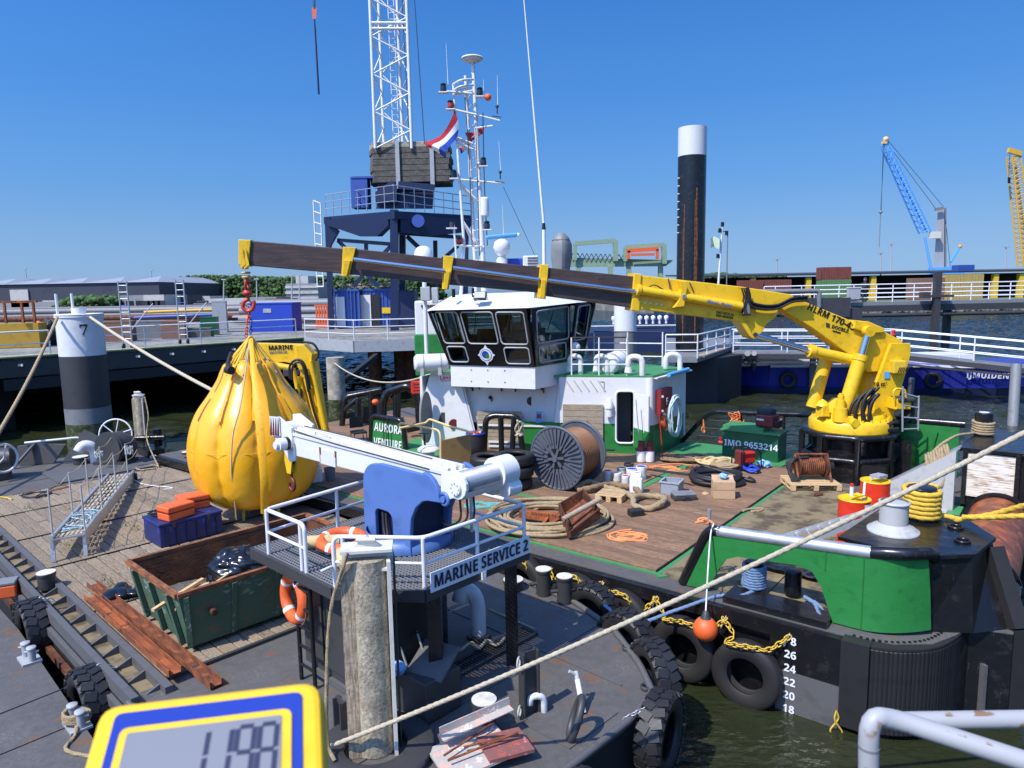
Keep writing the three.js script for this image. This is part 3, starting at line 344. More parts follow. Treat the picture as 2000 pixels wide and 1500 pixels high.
// ---------- blue and white deck crane on the platform ----------
const mc = T('deck_crane','white box boom deck crane on a blue tower with winch drum at its tail','crane',ab(-7.5,5.75,PY));
{
  const C0 = [-1.5,-9.4],bt = (t,y,b = 0)=>[C0[0] -t*aX[0]+b*aB[0],y,C0[1] -t*aX[2]+b*aB[2]];
  const side = (pts,b,th,bev = .01,holes = [])=>plate(bt(0,0,b),mul(aX,-1),[0,1,0],pts,th,bev,holes);// thickness runs along +B... 
  const arc = (cx,cy,r,a0,a1,n = 10)=>Array.from({length: n+1},(_,i)=>{const a = a0+(a1 -a0)*i / n;return [cx+r*Math.cos(a),cy+r*Math.sin(a)];});
  const tw = [[.44,2.55],[.42,3.35],...arc(.12,3.36,.3,0,PI / 2).slice(2),[.0,3.68],[-.86,3.68],...arc(-.88,3.43,.28,PI / 2,PI,8),[-1.18,3.38],[-.95,3.36],[-.84,3.33],[-.7,3.22],[-.6,3.05],[-.57,2.85],[-.57,2.55]];
  const win = [[.17,2.6],[.17,2.96],...arc(.08,2.96,.09,0,PI / 2,5),...arc(-.1,2.94,.11,PI / 2,PI,5),[-.21,2.6]];
  for (const b of [-.36,.3]) obj('tower_plate',side(tw,b,.06,.012,[win]),K.bluePaint,mc);
  obj('tower_body',[side([[.4,2.55],[.4,3.3],[.1,3.6],[-.5,3.6],[-.5,2.55]].map(([x,y])=>[x*.96,y]),-.26,.54)],K.navy,mc);
  obj('slew_ring',[lathe([[.62,0],[.62,.1],[.55,.12],[.55,.2]],30,bt(-.05,2.56,0))],K.bluePaint,mc);
  for (const x of [.02,-.05]) obj('hose',tube([bt(x+.05,3.0,-.3),bt(x,2.8,-.33),bt(x -.1,2.62,-.38)],.022),K.rubber,mc);
  // boom box with side flanges and a strip of folded steel on top
  const bw = .17;
  const boom = obj('boom',[side([[2.75,3.42],[2.75,3.74],[-1.2,3.70],[-1.2,3.42],[.4,3.40],[2.55,3.37]],-bw,2*bw,.015)],K.white,mc);
  for (const b of [-.13,0,.11]) obj('boom_rib',side([[2.7,3.742],[2.7,3.79],[-1.1,3.75],[-1.1,3.702]],b -.02,.05,.006),K.offwhite,boom);
  obj('boom_edge',side([[2.75,3.70],[2.75,3.745],[-1.15,3.72],[-1.15,3.67]],-bw -.02,.03,.004),K.whiteOld,boom);
  obj('boom_plate',plate(bt(1.55,3.38,-bw -.012),mul(aX,1),[0,1,0],[[-.2,.0],[.2,0],[.2,.12],[.1,.22],[-.1,.22],[-.2,.12]],.012),K.whiteOld,boom);
  for (const t of [1.78,1.36]) obj('rust_streak',plate(bt(t,3.39,-bw -.005),aX,[0,1,0],[[-.012,0],[.012,.04],[.02,.23],[-.02,.23]],.006),K.rustOrange,boom);
  // boom head
  const head = obj('boom_head',[side([[3.15,3.63],[3.15,3.93],[2.95,3.96],[2.55,3.82],[2.5,3.3],[2.65,3.26],[2.8,3.4]],-.21,.05,.01),side([[3.15,3.63],[3.15,3.93],[2.95,3.96],[2.55,3.82],[2.5,3.3],[2.65,3.26],[2.8,3.4]],.16,.05,.01),cyl(bt(2.95,3.72,-.2),bt(2.95,3.72,.2),.14,.14,20)],K.white,mc);
  obj('motor',[cyl(bt(2.6,3.58,-.22),bt(2.6,3.58,-.42),.1,.1,20),cyl(bt(2.6,3.58,-.42),bt(2.6,3.58,-.47),.065,.06,16)],K.white,head);obj('motor_band',cyl(bt(2.6,3.58,-.25),bt(2.6,3.58,-.3),.108,.108,20),K.black,head);
  const we = obj('warning_board',side([[3.17,3.62],[3.17,3.95],[2.86,3.97],[2.86,3.66]],-.235,.012,0),K.white,head);
  for (let i = 0;i < 4;i++) obj('warning_stripe',plate(bt(3.165 -i*.078,3.645+i*.005,-.242),aX,[0,1,0],[[0,0],[.045,0],[.0,.29],[-.0,.29]].map(([x,y],k)=>[x+(y > .1 ? .06 : 0),y]),.008),K.redDark,we);
  obj('wire',pipe([bt(3.05,3.86,-.02),bt(3.0,3.7,-.02),bt(3.0,3.3,-.02)],.009),K.greyDark,mc);
  obj('hydraulic_pipe',[tube([bt(2.5,3.78,-.17),bt(1.5,3.74,-.19),bt(.3,3.72,-.19),bt(-.8,3.70,-.19)],.01),tube([bt(2.5,3.83,.0),bt(1.2,3.815,.02),bt(-.6,3.77,.02)],.009)],K.greyDark,boom);
  obj('boom_handle',pipe([bt(1.95,3.74,-.14),bt(1.95,3.84,-.14),bt(1.55,3.82,-.14),bt(1.55,3.74,-.14)],.012,.04),K.white,boom);
  // winch
  const wn = obj('winch_plate',[side([[-1.12,3.43],[-1.15,3.75],...arc(-1.42,3.62,.17,PI / 2,1.6*PI,8),[-1.2,3.4]].map(([x,y])=>[x,y]),-.3,.05,.01)],K.white,mc);
  const fl = obj('drum_flange',cyl(bt(-1.42,3.6,-.33),bt(-1.42,3.6,-.3),.09,.09,20),K.white,wn);for (let i = 0;i < 8;i++) obj('bolt',cyl(bt(-1.42+.065*Math.cos(i*.785),3.6+.065*Math.sin(i*.785),-.345),bt(-1.42+.065*Math.cos(i*.785),3.6+.065*Math.sin(i*.785),-.33),.01,.01,6),K.white,wn);
  const drumR = [];for (let i = 0;i < 34;i++) drumR.push(ring(bt(-1.4,3.62,-.22+i*.0165),.148,.009,26,aB,5));obj('wire_rope_drum',[cyl(bt(-1.4,3.62,-.26),bt(-1.4,3.62,.36),.145,.145,26),...drumR],K.galv,mc);
  obj('drum_guard',[aim(new THREE.CylinderGeometry(.185,.185,.6,24,1,true,1.9,2.3),bt(-1.4,3.62,.04),aB)],K.white,mc);
  obj('gearbox',[cyl(bt(-1.4,3.64,.35),bt(-1.4,3.64,.62),.2,.2,24),cyl(bt(-1.4,3.64,.5),bt(-1.4,3.64,.66),.15,.15,20),cyl(bt(-1.5,3.44,.42),bt(-1.5,3.44,.64),.11,.11,20),box(.25,.3,.2,...bt(-1.25,3.5,.45),RA)],K.white,mc);
  obj('sheave',[ring(bt(-1.2,3.42,-.3),.07,.025,20,aB),cyl(bt(-1.2,3.42,-.34),bt(-1.2,3.42,-.26),.04)],K.bluePaint,mc);
  for (const k of [0,1,2]) obj('hose',tube([bt(-1.25 -k*.05,3.42,-.1+k*.07),bt(-1.3 -k*.06,3.15,-.15+k*.05),bt(-1.0 -k*.06,3.0,-.1),bt(-.7,3.02,0)],.014),K.rubber,mc);
  // hook block
  const hb = T('hook_block','yellow hook block with red hook hanging from the white deck crane boom','hook block',bt(3.0,2.8,0));const h0 = bt(3.0,0,0);
  obj('block_plate',[-.05,.03].map((b)=>plate(bt(3.0,0,b),mul(aX,-1),[0,1,0],[[-.1,3.33],[.1,3.33],[.12,3.2],[.06,2.98],[-.06,2.98],[-.12,3.2]],.02,.005)),K.yellow,hb);
  obj('block_sheave',cyl(bt(3,3.2,-.03),bt(3,3.2,.03),.085,.085,18),K.greyDark,hb);
  obj('hook',[cyl(bt(3,2.99,0),bt(3,2.9,0),.025),tube([bt(3.0,2.9,0),bt(2.93,2.84,0),bt(2.93,2.74,0),bt(3.0,2.69,0),bt(3.08,2.73,0),bt(3.09,2.8,0)],.026)],K.redDark,hb);
}
// ---------- skip with rubbish ----------
const skip = T('rubbish_skip','open green steel skip with rusty scabbed paint on the barge planks','skip',ab(-10.6,4.8,1));
{
  const rimM = mat(.85,.78,.66,{rough: .85,map: tRust,rp: .8}),a0 = -11.5,a1 = -9.62,b0 = 3.46,b1 = 6.5,y0 = 1.08,y1 = 1.9,q = (a,b,y)=>ab(a,b,y),s = .16;
  obj('near_wall',facet([q(a1 -.12,b0+s,y0),q(a1 -.12,b1 -s,y0),q(a1,b1,y1),q(a1,b0,y1)],.03),K.skip,skip);
  obj('far_wall',facet([q(a0+.12,b0+s,y0),q(a0+.12,b1 -s,y0),q(a0,b1,y1),q(a0,b0,y1)],.03),K.skipIn,skip);
  obj('end_wall',facet([q(a1 -.12,b0+s,y0),q(a0+.12,b0+s,y0),q(a0,b0,y1),q(a1,b0,y1)],.03),K.skip,skip);
  obj('end_wall',facet([q(a1 -.12,b1 -s,y0),q(a0+.12,b1 -s,y0),q(a0,b1,y1),q(a1,b1,y1)],.03),K.skipIn,skip);
  obj('floor',facet([q(a0+.1,b0+s,y0),q(a1 -.1,b0+s,y0),q(a1 -.1,b1 -s,y0),q(a0+.1,b1 -s,y0)],.03),K.skipIn,skip);
  for (const [p,r] of [[q(a1,b0,y1),q(a1,b1,y1)],[q(a0,b0,y1),q(a0,b1,y1)],[q(a1,b0,y1),q(a0,b0,y1)],[q(a1,b1,y1),q(a0,b1,y1)]]) obj('rim',beam(p,r,.07,.06),rimM,skip);
  for (let i = 0;i < 5;i++) {const b = b0+.1+i*.68;obj('rib',beam(q(a1 -.1,Math.max(b,b0+s),y0),q(a1+.03,b,y1 -.04),.07,.05),K.skip,skip);}
  for (const a of [-11.2,-10.55,-9.9]) obj('rib',beam(q(a,b0+s -.04,y0),q(a,b0 -.03,y1 -.04),.09,.06),K.skip,skip);
  for (const [b,y] of [[3.9,1.55],[5.0,1.5]]) obj('lifting_pin',cyl(q(a1 -.02,b,y),q(a1+.12,b,y),.045),K.skipIn,skip);
  obj('lettering',text('TEL.078-',.13,q(a1+.005,5.0,1.3),aB,[0,1,0],.006),K.greyMid,skip);obj('skid',[beam(q(-11.2,b0+.3,1.04),q(-11.2,b1 -.3,1.04),.1,.08),beam(q(-9.95,b0+.3,1.04),q(-9.95,b1 -.3,1.04),.1,.08)],K.skip,skip);
  // contents
  const bagG = new THREE.SphereGeometry(1,60,44),bp = bagG.attributes.position;for (let i = 0;i < bp.count;i++) {const x = bp.getX(i),y = bp.getY(i),z = bp.getZ(i),k = 1+.3*fbm(x*2,y*2,z*2+4,4) -.5*Math.abs(fbm(x*4,y*4,z*4,2))*.6;bp.setXYZ(i,x*k*.55,Math.max(-.5,y*k)*.36,z*k*.38);} bagG.computeVertexNormals();bagG.rotateY(RA+.9);const bc = ab(-10.25,4.7,1.74);bagG.translate(...bc);
  one('rubbish_bag',bagG,K.bagBlack,'shiny black plastic rubbish bag lying in the green skip','rubbish bag',bc);
  const rubble = new THREE.PlaneGeometry(2.4,1.4,24,14);rubble.rotateX(-PI / 2);const rp = rubble.attributes.position;for (let i = 0;i < rp.count;i++) rp.setY(i,.16+.2*fbm(rp.getX(i)*2,rp.getZ(i)*2,3,4));rubble.computeVertexNormals();rubble.rotateY(RA+PI / 2);rubble.translate(...ab(-10.55,4.9,1.25));single('skip_rubble',rubble,K.concDark,'dark loose rubble filling the bottom of the green skip','rubble',null,'stuff');
  const wl = 'offcut of pale wood lying in the green skip';[[-10.35,3.75,1.62,.9,.06,.3,.35],[-10.3,4.15,1.62,.6,.28,.03,-.4],[-10.2,4.3,1.66,.5,.24,.03,.2]].forEach(([a,b,y,l,w,h,r],i)=>{const c = ab(a,b,y);const g = box(l,Math.min(h,.04),w,0,0,0);g.rotateZ(.12);g.rotateY(RA+PI / 2+r);g.translate(...c);one('wood_offcut',g,K.newWood,wl,'wood',c,'wood offcuts in the skip');});
  const st = beam(ab(-9.85,3.5,1.62),ab(-10.2,4.9,1.92),.03,.03);one('wood_stick',st,K.newWood,'long thin wooden stick leaning across the open green skip','stick',ab(-9.85,3.5,1.62));
}
// ---------- gangway ----------
const gw = T('gangway','aluminium gangway with slatted treads, thin stanchions and rope handrails','gangway',[-8.676,1,-12.855]);
{
  const nl = [-8.676,1,-12.855],nr = [-8.242,1,-13.146],fl = [-10.811,1,-18.533],fr = [-10.313,1,-18.862],h0 = .3,h1 = .06,at = (u,v,y = 0)=>{const p = mix(mix(nl,nr,u),mix(fl,fr,u),v);return [p[0],1+h0+(h1 -h0)*v+.12+y,p[2]];};
  for (const u of [0,1]) obj('stringer',beam(at(u,0,-.04),at(u,1,-.04),.05,.24),K.alu,gw);
  for (let i = 0;i < 15;i++) {const v = (i+.5) / 15;for (let k = 0;k < 6;k++) {const u = .1+k*.155;obj('tread_slat',beam(at(u,v -.02,.02),at(u,v+.02,.02),.045,.02),K.ropePale,gw);} if (i % 2 === 0) obj('cross_bar',beam(at(0,v -.032),at(1,v -.032),.03,.03),K.alu,gw);}
  for (const u of [0,1]) for (const v of [.02,.3,.58,.86]) {obj('stanchion',cyl(at(u,v,.02),up(at(u,v),.95),.016),K.zinc,gw);}
  for (const u of [0,1]) for (const y of [.92,.5]) obj('hand_rope',tube([0.02,.3,.58,.86,1.15].flatMap((v,i)=>i ? [up(at(u,v -.14),y -.06),up(at(u,v),y)] : [up(at(u,v),y)]),.007,5),K.ropePale,gw);
  for (const u of [0,1]) obj('leg',beam(at(u,.01,-.08),atY(at(u,.0),1.0),.07,.05),K.alu,gw);
  for (const u of [-.05,1.05]) obj('wheel',cyl(atY(at(u,.99),1.09),atY(at(u > .5 ? u+.1 : u -.1,.99),1.09),.1,.1,18),K.rubber,gw);
  const pts = [];for (let i = 0;i < 26;i++) pts.push(at(.5+.42*Math.sin(i*1.7),.06+.28*(.5+.5*Math.sin(i*.61))*rr(.8,1),.06+.02*Math.sin(i)));
  one('tangled_line',tube(pts,.011,5,200),mat(.34,.50,.56,{rough: .9}),'thin pale blue rope tangled over the lower treads of the gangway','rope',at(.5,.1));
}
// ---------- loose things on the plank deck ----------
{
  const chM = mat(.05,.09,.40,{rough: .5,map: tScab,rp: 1.3}),t = T('tool_chest','scuffed dark blue steel tool chest under orange cases on the barge planks','chest',ab(-14.75,5.55,1));
  obj('chest_body',rbox(.85,.42,1.25,.02,...ab(-14.75,5.55,1.22),RA),chM,t);obj('lid',rbox(.89,.06,1.29,.02,...ab(-14.75,5.55,1.46),RA),chM,t);for (let i = 0;i < 6;i++) obj('rib',box(.03,.34,.03,...ab(-14.31,5.05+i*.2,1.21),RA),K.blueDark,t);for (const b of [5.2,5.9]) obj('latch',box(.03,.1,.06,...ab(-14.3,b,1.42),RA),K.greyDark,t);
  const cs = (a,b,y,r,label)=>{const k = TL('equipment_case',label,'case',ab(a,b,y),r,'orange equipment cases');k.scale.set(1.12,1.25,1.12);obj('case_body',rbox(.52,.13,.36,.03,0,.065,0),K.orange,k);obj('lid',rbox(.53,.1,.37,.03,0,.185,0),K.orange,k);obj('seam',box(.515,.012,.355,0,.133,0),K.redDark,k);for (const x of [-.16,.16]) obj('latch',rbox(.07,.09,.02,.006,x,.14,.186),K.orange,k);obj('handle',pipe([[-.09,.11,.18],[-.09,.11,.22],[.09,.11,.22],[.09,.11,.18]],.011,.02),K.redDark,k);};
  cs(-14.55,5.35,1.49,RA -PI / 2+.2,'orange plastic equipment case on the blue tool chest, the one beside the black cables');cs(-14.95,5.85,1.49,RA -PI / 2 -.1,'orange plastic equipment case on the blue tool chest, the one farther from the skip');
  const pts = [];for (let i = 0;i < 40;i++) pts.push(add(ab(-14.95,5.2,1.51),[rr(-.22,.22),rr(0,.1),rr(-.2,.2)]));one('cable_tangle',tube(pts,.013,5,260),K.blackMat,'tangle of thin black cables lying on the blue tool chest','cables',ab(-14.95,5.2,1.5));
  // rusty steel sections along the side rail
  const sec = (p,q,m,label)=>{const d = nrm(sub(q,p)),n = crs(d,[0,1,0]);one('steel_channel',[beam(p,q,.16,.014),beam(add(up(p,.03),mul(n,.075)),add(up(q,.03),mul(n,.075)),.014,.09),beam(add(up(p,.03),mul(n,-.075)),add(up(q,.03),mul(n,-.075)),.014,.09)],m,label,'steel beam',p);};
  sec(ab(-12.5,3.16,1.13),ab(-9.05,3.16,1.13),K.rustOrange,'bright orange rusted steel channel lying against the barge side rail');sec(ab(-13.3,3.42,1.03),ab(-8.55,3.46,1.03),K.rust,'dark red rusted steel channel lying next to the skip');
  // litter near the skip
  const lc = [-6.607,1,-11.351];const lg = [];for (let i = 0;i < 7;i++) {const g = new THREE.SphereGeometry(rr(.08,.16),8,6);g.scale(1.6,.5,1);g.rotateY(rr(0,3));g.translate(lc[0]+rr(-.35,.35),1.06,lc[2]+rr(-.2,.2));lg.push(g);} one('dark_rag',lg,K.bagBlack,'crumpled black plastic scrap on the planks beside the skip','scrap',lc);
  // lifebuoys
  const buoy = (p,dir,label)=>{const t = T('lifebuoy',label,'lifebuoy',p,'orange lifebuoys');const g = aim(new THREE.TorusGeometry(.27,.075,14,36).rotateX(PI / 2),p,dir);obj('ring_body',g,K.orange,t);let x = crs(nrm(dir),[0,1,.01]);x = nrm(x);const y = crs(x,nrm(dir));for (let k = 0;k < 4;k++) {const a0 = k*PI / 2+.6,band = [];const cpt = (a,r)=>add(p,add(mul(x,Math.cos(a)*r),mul(y,Math.sin(a)*r)));const d = nrm(sub(cpt(a0+.05,.27),cpt(a0 -.05,.27)));obj('band',aim(new THREE.CylinderGeometry(.0785,.0785,.055,14,1,true),cpt(a0,.27),d),K.cleanWhite,t);} const gl = [];for (let k = 0;k <= 32;k++) {const a = k / 32*2*PI;gl.push(add(p,add(mul(x,Math.cos(a)*(.34+.035*Math.abs(Math.sin(2*a)))),mul(y,Math.sin(a)*(.34+.035*Math.abs(Math.sin(2*a)))))));} obj('grab_line',tube(gl,.008,5,64),K.ropeBrown,t);return t;};
  buoy([-2.856,2.031,-8.75],[-.72,.06,.62],'orange lifebuoy with pale bands hanging beside the black ladder of the crane platform');
  buoy(ab(-7.95,5.0,PY+.1),[.02,1,.1],'orange lifebuoy lying flat on the crane platform grating');const lf = buoy(sw(-6.36,8.45,2.25),[.8,.1,.6],'orange and white lifebuoy on the green deckhouse wall below the hose coil');
  // coil of covered hose / mooring float on platform
  const cf = T('sand_coloured_coil','sand coloured bundled tarpaulin with a round cap on the crane platform by the pile','bundle',ab(-7.2,4.75,PY));obj('bundle',lathe([[0,0],[.26,.02],[.3,.1],[.26,.2],[.16,.22],[.12,.27],[0,.28]],24,ab(-7.2,4.78,PY+.02),1.2,.95),K.sand,cf);obj('cap',lathe([[.19,0],[.19,.03],[.08,.05],[.06,.1],[0,.11]],20,ab(-7.2,4.8,PY+.22)),K.cream,cf);obj('strap',ring(ab(-7.2,4.78,PY+.14),.3,.02,26,[0,1,0]),K.sand,cf);
  one('rolled_mat',[cyl(ab(-8.35,4.6,PY+.09),ab(-8.0,5.0,PY+.09),.085,.085,16)],K.sand,'rolled tan mat lying at the platform corner inside the white rail','mat',ab(-8.2,4.8,PY));
  // machinery box with levers
  const mb = [-1.116,1,-7.98];const m = T('hydraulic_power_pack','dark steel machinery box with levers and a tilted lid beside the pile','machine',mb);obj('casing',rbox(.72,.5,.55,.02,mb[0],1.25,mb[2],RA),K.greyDark,m);obj('lid',(()=>{const g = rbox(.5,.04,.5,.01);g.rotateX(.45);g.rotateY(RA+.3);g.translate(mb[0]+.12,1.58,mb[2]+.05);return g;})(),K.grey,m);for (const [x,z] of [[-.2,0],[.02,-.12]]) {obj('lever',cyl(add(mb,[x,.5,z]),add(mb,[x -.1,.85,z]),.014),K.zinc,m);obj('lever_knob',ball(add(mb,[x -.1,.86,z]),.028),K.black,m);}
  const rg = new THREE.IcosahedronGeometry(.11,3),q = rg.attributes.position;for (let i = 0;i < q.count;i++) {const k = 1+.6*fbm(q.getX(i)*14,q.getY(i)*14,q.getZ(i)*14,3);q.setXYZ(i,q.getX(i)*k,q.getY(i)*k*.7,q.getZ(i)*k);} rg.computeVertexNormals();one('blue_rag',rg.translate(...add(mb,[-.3,.56,.18])),K.rag,'crumpled pale blue rag on the machinery box','rag',add(mb,[-.3,.5,.18]));
  // scrap heap at the bow
  const s0 = [-.464,1,-6.986],scM = mat(1.5,1.4,1.2,{rough: .8,map: tScab,rp: 1.6});const sc = (name,pts,m,lab,y)=>one(name,facet(pts.map(([x,z])=>[s0[0]+x,y,s0[2]+z]).reverse(),.03),m,lab,'scrap',atY(s0,y));
  const tilt = (g,rz,ry,p)=>{g.rotateZ(rz);g.rotateY(ry);g.translate(...p);return g;};
  one('scrap_plate',tilt(box(.8,.03,.6),.06,.5,add(s0,[-.02,.1,.06])),scM,'cream painted steel plate with rust lying on the bow scrap heap','scrap',s0);
  one('scrap_plate',tilt(box(.5,.04,.42),-.03,.4,add(s0,[.32,.13,.0])),mat(.8,.33,.27,{rough: .7,map: tScab,rp: 1.6}),'faded pink steel plate with rusty edges on the bow scrap heap','scrap',s0);
  one('scrap_angle',[tilt(box(.85,.012,.12),.1,.5,add(s0,[.02,.26,-.2])),tilt(box(.85,.11,.012),.1,.5,add(s0,[.0,.3,-.25]))],scM,'long cream angle section on top of the bow scrap heap','scrap',s0);
  for (const [x,z,r,l] of [[.1,.12,.45,.8],[-.05,-.02,.75,.7],[.18,.02,.25,.6]]) one('rusty_rod',tilt(cyl([-l / 2,0,0],[l / 2,0,0],.012),.08,r,add(s0,[x,.2,z])),K.rust,'thin rusty steel rod across the bow scrap heap','scrap',s0,'rusty rods on the scrap heap');
  // white handle bar and rope on the hatch
  const hb = [.764,1,-7.713];const t2 = T('pipe_handle','white painted pipe with a hooked grey end leaning over the towing ring','pipe',hb);const top = [.699,1.407,-7.95];obj('pipe_body',cyl(up(hb,.02),mix(hb,top,.8),.034),K.white,t2);obj('hooked_end',[cyl(mix(hb,top,.8),top,.03),cyl(mix(hb,top,.9),add(mix(hb,top,.9),[-.09,.06,.02]),.02)],K.zinc,t2);
  const hr = [-.523,1,-9.179],rp = [];for (let i = 0;i < 14;i++) rp.push(add(hr,[-.3+i*.05,.07+.01*(i % 3),.1*Math.sin(i*1.3) -i*.012]));one('short_rope',rope(rp,.022),K.ropePale,'short pale rope lying on the barge hatch grating','rope',hr);
  one('boat_hook',cyl([-.422,1,-10.517],up([.269,1,-9.784],.02),.018),K.timber,'thin wooden pole lying on the shaded bow deck','pole',[-.422,1,-10.517]);
  const hs = [-2.144,1,-7.907];const pb = [-1.552,3.17,-7.189];one('pile_rope',rope([add(pb,[-.15,.12,.25]),add(pb,[-.35,-.5,.25]),add(pb,[-.42,-1.3,.3]),add(pb,[-.44,-1.9,.3]),add(pb,[-.35,-2.05,.4])],.02),K.rope,'beige rope hanging down from the head of the tall pile to the deck cleat','rope',pb);
  obj('deck_cleat',[box(.1,.42,.03,...add([-1.927,1,-7.361],[0,.21,0]),.6),box(.1,.42,.03,...add([-1.927,1,-7.361],[-.1,.21,-.1]),.6),box(.04,.05,.2,...add([-1.927,1,-7.361],[-.05,.4,-.05]),.6)],K.greyDark,barge);
}
// the neighbouring grey pontoon
{
  const P = [[-8.676,.75,-11.394],[-7.877,.75,-10.668],[-6.866,.75,-9.657],[-5.048,.75,-7.826],[-4.389,.75,-7.176],[-2.549,.75,-5.29],[-6.994,.75,-5.383],[-12.268,.75,-11.542]].map(xz);
  const t = T('grey_pontoon','flat grey steel pontoon moored alongside the barge with paired bollards','pontoon',[-6.954,0,-9.47]);
  obj('hull',prism(P,-.5,.7),K.blackMat,t);obj('deck',prism(P,.7,.75),K.steelDeck,t);
  obj('deck_seam',[beam([-6.498,.752,-8.331],[-6.046,.752,-8.895],.02,.01),beam([-5.921,.752,-7.52],[-5.474,.752,-8.025],.015,.01)],K.black,t);
  for (const [p,n] of [[[-7.017,.75,-9.663],0],[[-5.356,.75,-8.055],1]]) {const d = [.1,0,.12];const b = obj('bollard_plate',box(.36,.03,.24,p[0],.767,p[2],RA),K.greyLight,t);for (const s of [-1,1]) {const c = add(p,mul([.09,0,.07],s));obj('bollard_post',lathe([[.05,0],[.05,.2],[.062,.21],[.062,.24],[0,.245]],16,atY(c,.75)),K.greyLight,b);obj('bollard_arm',cyl(add(atY(c,.92),[-.09,0,.02]),add(atY(c,.92),[.09,0,-.02]),.015),K.greyLight,b);}}
  const c = [-5.356,.75,-8.055],pts = [];for (let i = 0;i < 60;i++) {const a = i*.5,s = .13;pts.push([c[0]+Math.cos(a)*s*1.15,.84+i*.0016+.01*Math.sin(i),c[2]+Math.sin(a)*s*.8]);} pts.push(add(c,[.1,.03,.2]),add(c,[.18,.02,.5]),[-4.553,.77,-7.323],[-3.992,.77,-6.744]);
  one('mooring_rope',rope(pts,.022),K.rope,'beige mooring rope wound round the paired bollards of the grey pontoon','rope',c);
  const o = [-8.817,.8,-11.649];const cr = T('orange_crate','orange and grey plastic object at the edge of the grey pontoon','crate',o);obj('crate_body',rbox(.5,.22,.3,.03,o[0],.97,o[2],.4),K.orange,cr);obj('crate_lid',rbox(.5,.06,.3,.02,o[0],1.11,o[2],.4),K.greyMid,cr);
}
// small gear on the stern deck
{
  const lp = (p,r,n,h = .01)=>Array.from({length: n},(_,i)=>[p[0]+Math.cos(i*.6)*r*(1+.12*Math.sin(i*1.7)),p[1]+.015+h*(i % 3),p[2]+Math.sin(i*.6)*r*.8]);
  one('deck_cable',tube([...lp([-12.032,1,-17.46],.32,24),[-12.083,1,-18.317],[-12.031,1,-19.361],[-11.601,1,-19.611]],.014,6,200),K.blackMat,'thin black cable coiled on the grey stern deck and led to the winch','cable',[-12.032,1,-17.46]);
  one('stern_rope',rope([up([-11.594,1,-22.24],1.8),up([-11.451,1,-22.084],1.2),up([-11.404,1,-21.798],.5),...lp([-10.557,1,-20.117],.3,12)],.02),K.rope,'beige rope hanging from the short stern pile and coiled at its foot','rope',[-10.557,1,-20.117]);
  one('rope_skein',rope(lp(up([-11.903,1,-20.038],.35),.1,40,.09),.012),mat(.42,.46,.46,{rough: .9}),'grey rope skein hung beside the white cowl vent','rope',[-11.903,1,-20.038]);one('rope_skein',rope(lp(up([-11.096,1,-20.157],.4),.1,40,.12),.012),mat(.42,.46,.46,{rough: .9}),'grey rope skein hung beside the handwheel','rope',[-11.096,1,-20.157]);
  one('rusty_strip',beam([-11.976,1,-17.732],[-11.731,1,-18.293],.14,.02),K.rust,'rusty flat strip lying at the edge of the plank deck','scrap',[-11.976,1,-17.732]);one('deck_line',tube([[-12.491,1,-17.489],[-12.069,1,-17.283],[-11.746,1,-17.578],[-11.453,1,-17.423]].map((p)=>up(p,.012)),.012),K.blackMat,'short black line lying on the planks near the gangway','line',[-12.491,1,-17.489]);one('yellow_line',tube([[-12.939,1,-17.338],[-12.705,1,-17.279],[-12.391,1,-17.084]].map((p)=>up(p,.015)),.018),K.ropeYellow,'short yellow line at the stern deck edge','line',[-12.872,1,-17.334]);
  one('white_line',tube([[-10.284,1,-18.807],[-9.905,1,-18.42],[-9.425,1,-18.138],[-9.03,1,-18.014],[-8.781,1,-17.852],[-8.979,1,-17.77]].map((p)=>up(p,.012)),.012),K.ropeWhite,'loose white line trailing from the gangway end','line',[-10.284,1,-18.807]);
  for (const [p,k] of [[[-10.423,1,-21.581],.1],[[-11.06,1,-21.427],.08]]) obj('deck_shackle',ring(up(p,.04),k,.025,18,[.2,1,.3]),K.zinc,barge);obj('rubber_pot',[lathe([[.1,0],[.14,.28],[.13,.3],[.1,.05]],18,[-9.384,1,-20.211])],K.blackMat,barge);
}
// ---------- the work vessel ----------
const ship = T('work_vessel','green and black work vessel with white deckhouse, brown plank deck and bow roller','vessel',sw(-8,5,0));
function loft(bot,top) {// same count, 3-D points, closed
  const n = bot.length,pos = [];const tri = (a,b,c)=>pos.push(...a,...b,...c);for (let i = 0;i < n;i++) {const j = (i+1) % n;tri(bot[i],bot[j],top[j]);tri(bot[i],top[j],top[i]);}
  for (const P of [bot,top]) {const t = THREE.ShapeUtils.triangulateShape(P.map((p)=>new THREE.Vector2(p[0],p[2])),[]);for (const [a,b,c] of t) tri(P[a],P[b],P[c]);}
  const g = new THREE.BufferGeometry();g.setAttribute('position',new THREE.Float32BufferAttribute(pos,3));g.computeVertexNormals();g.setAttribute('uv',new THREE.Float32BufferAttribute(new Float32Array(pos.length / 3*2),2));return g;
}
const sheetGeo = (rows)=>{const pos = [],idx = [],m = rows[0].length;rows.forEach((r)=>r.forEach((p)=>pos.push(...p)));for (let i = 0;i < rows.length -1;i++) for (let j = 0;j < m -1;j++) {const a = i*m+j;idx.push(a,a+1,a+m+1,a,a+m+1,a+m);} const g = new THREE.BufferGeometry();g.setAttribute('position',new THREE.Float32BufferAttribute(pos,3));g.setIndex(idx);g.computeVertexNormals();g.setAttribute('uv',new THREE.Float32BufferAttribute(new Float32Array(pos.length / 3*2),2));return g;};
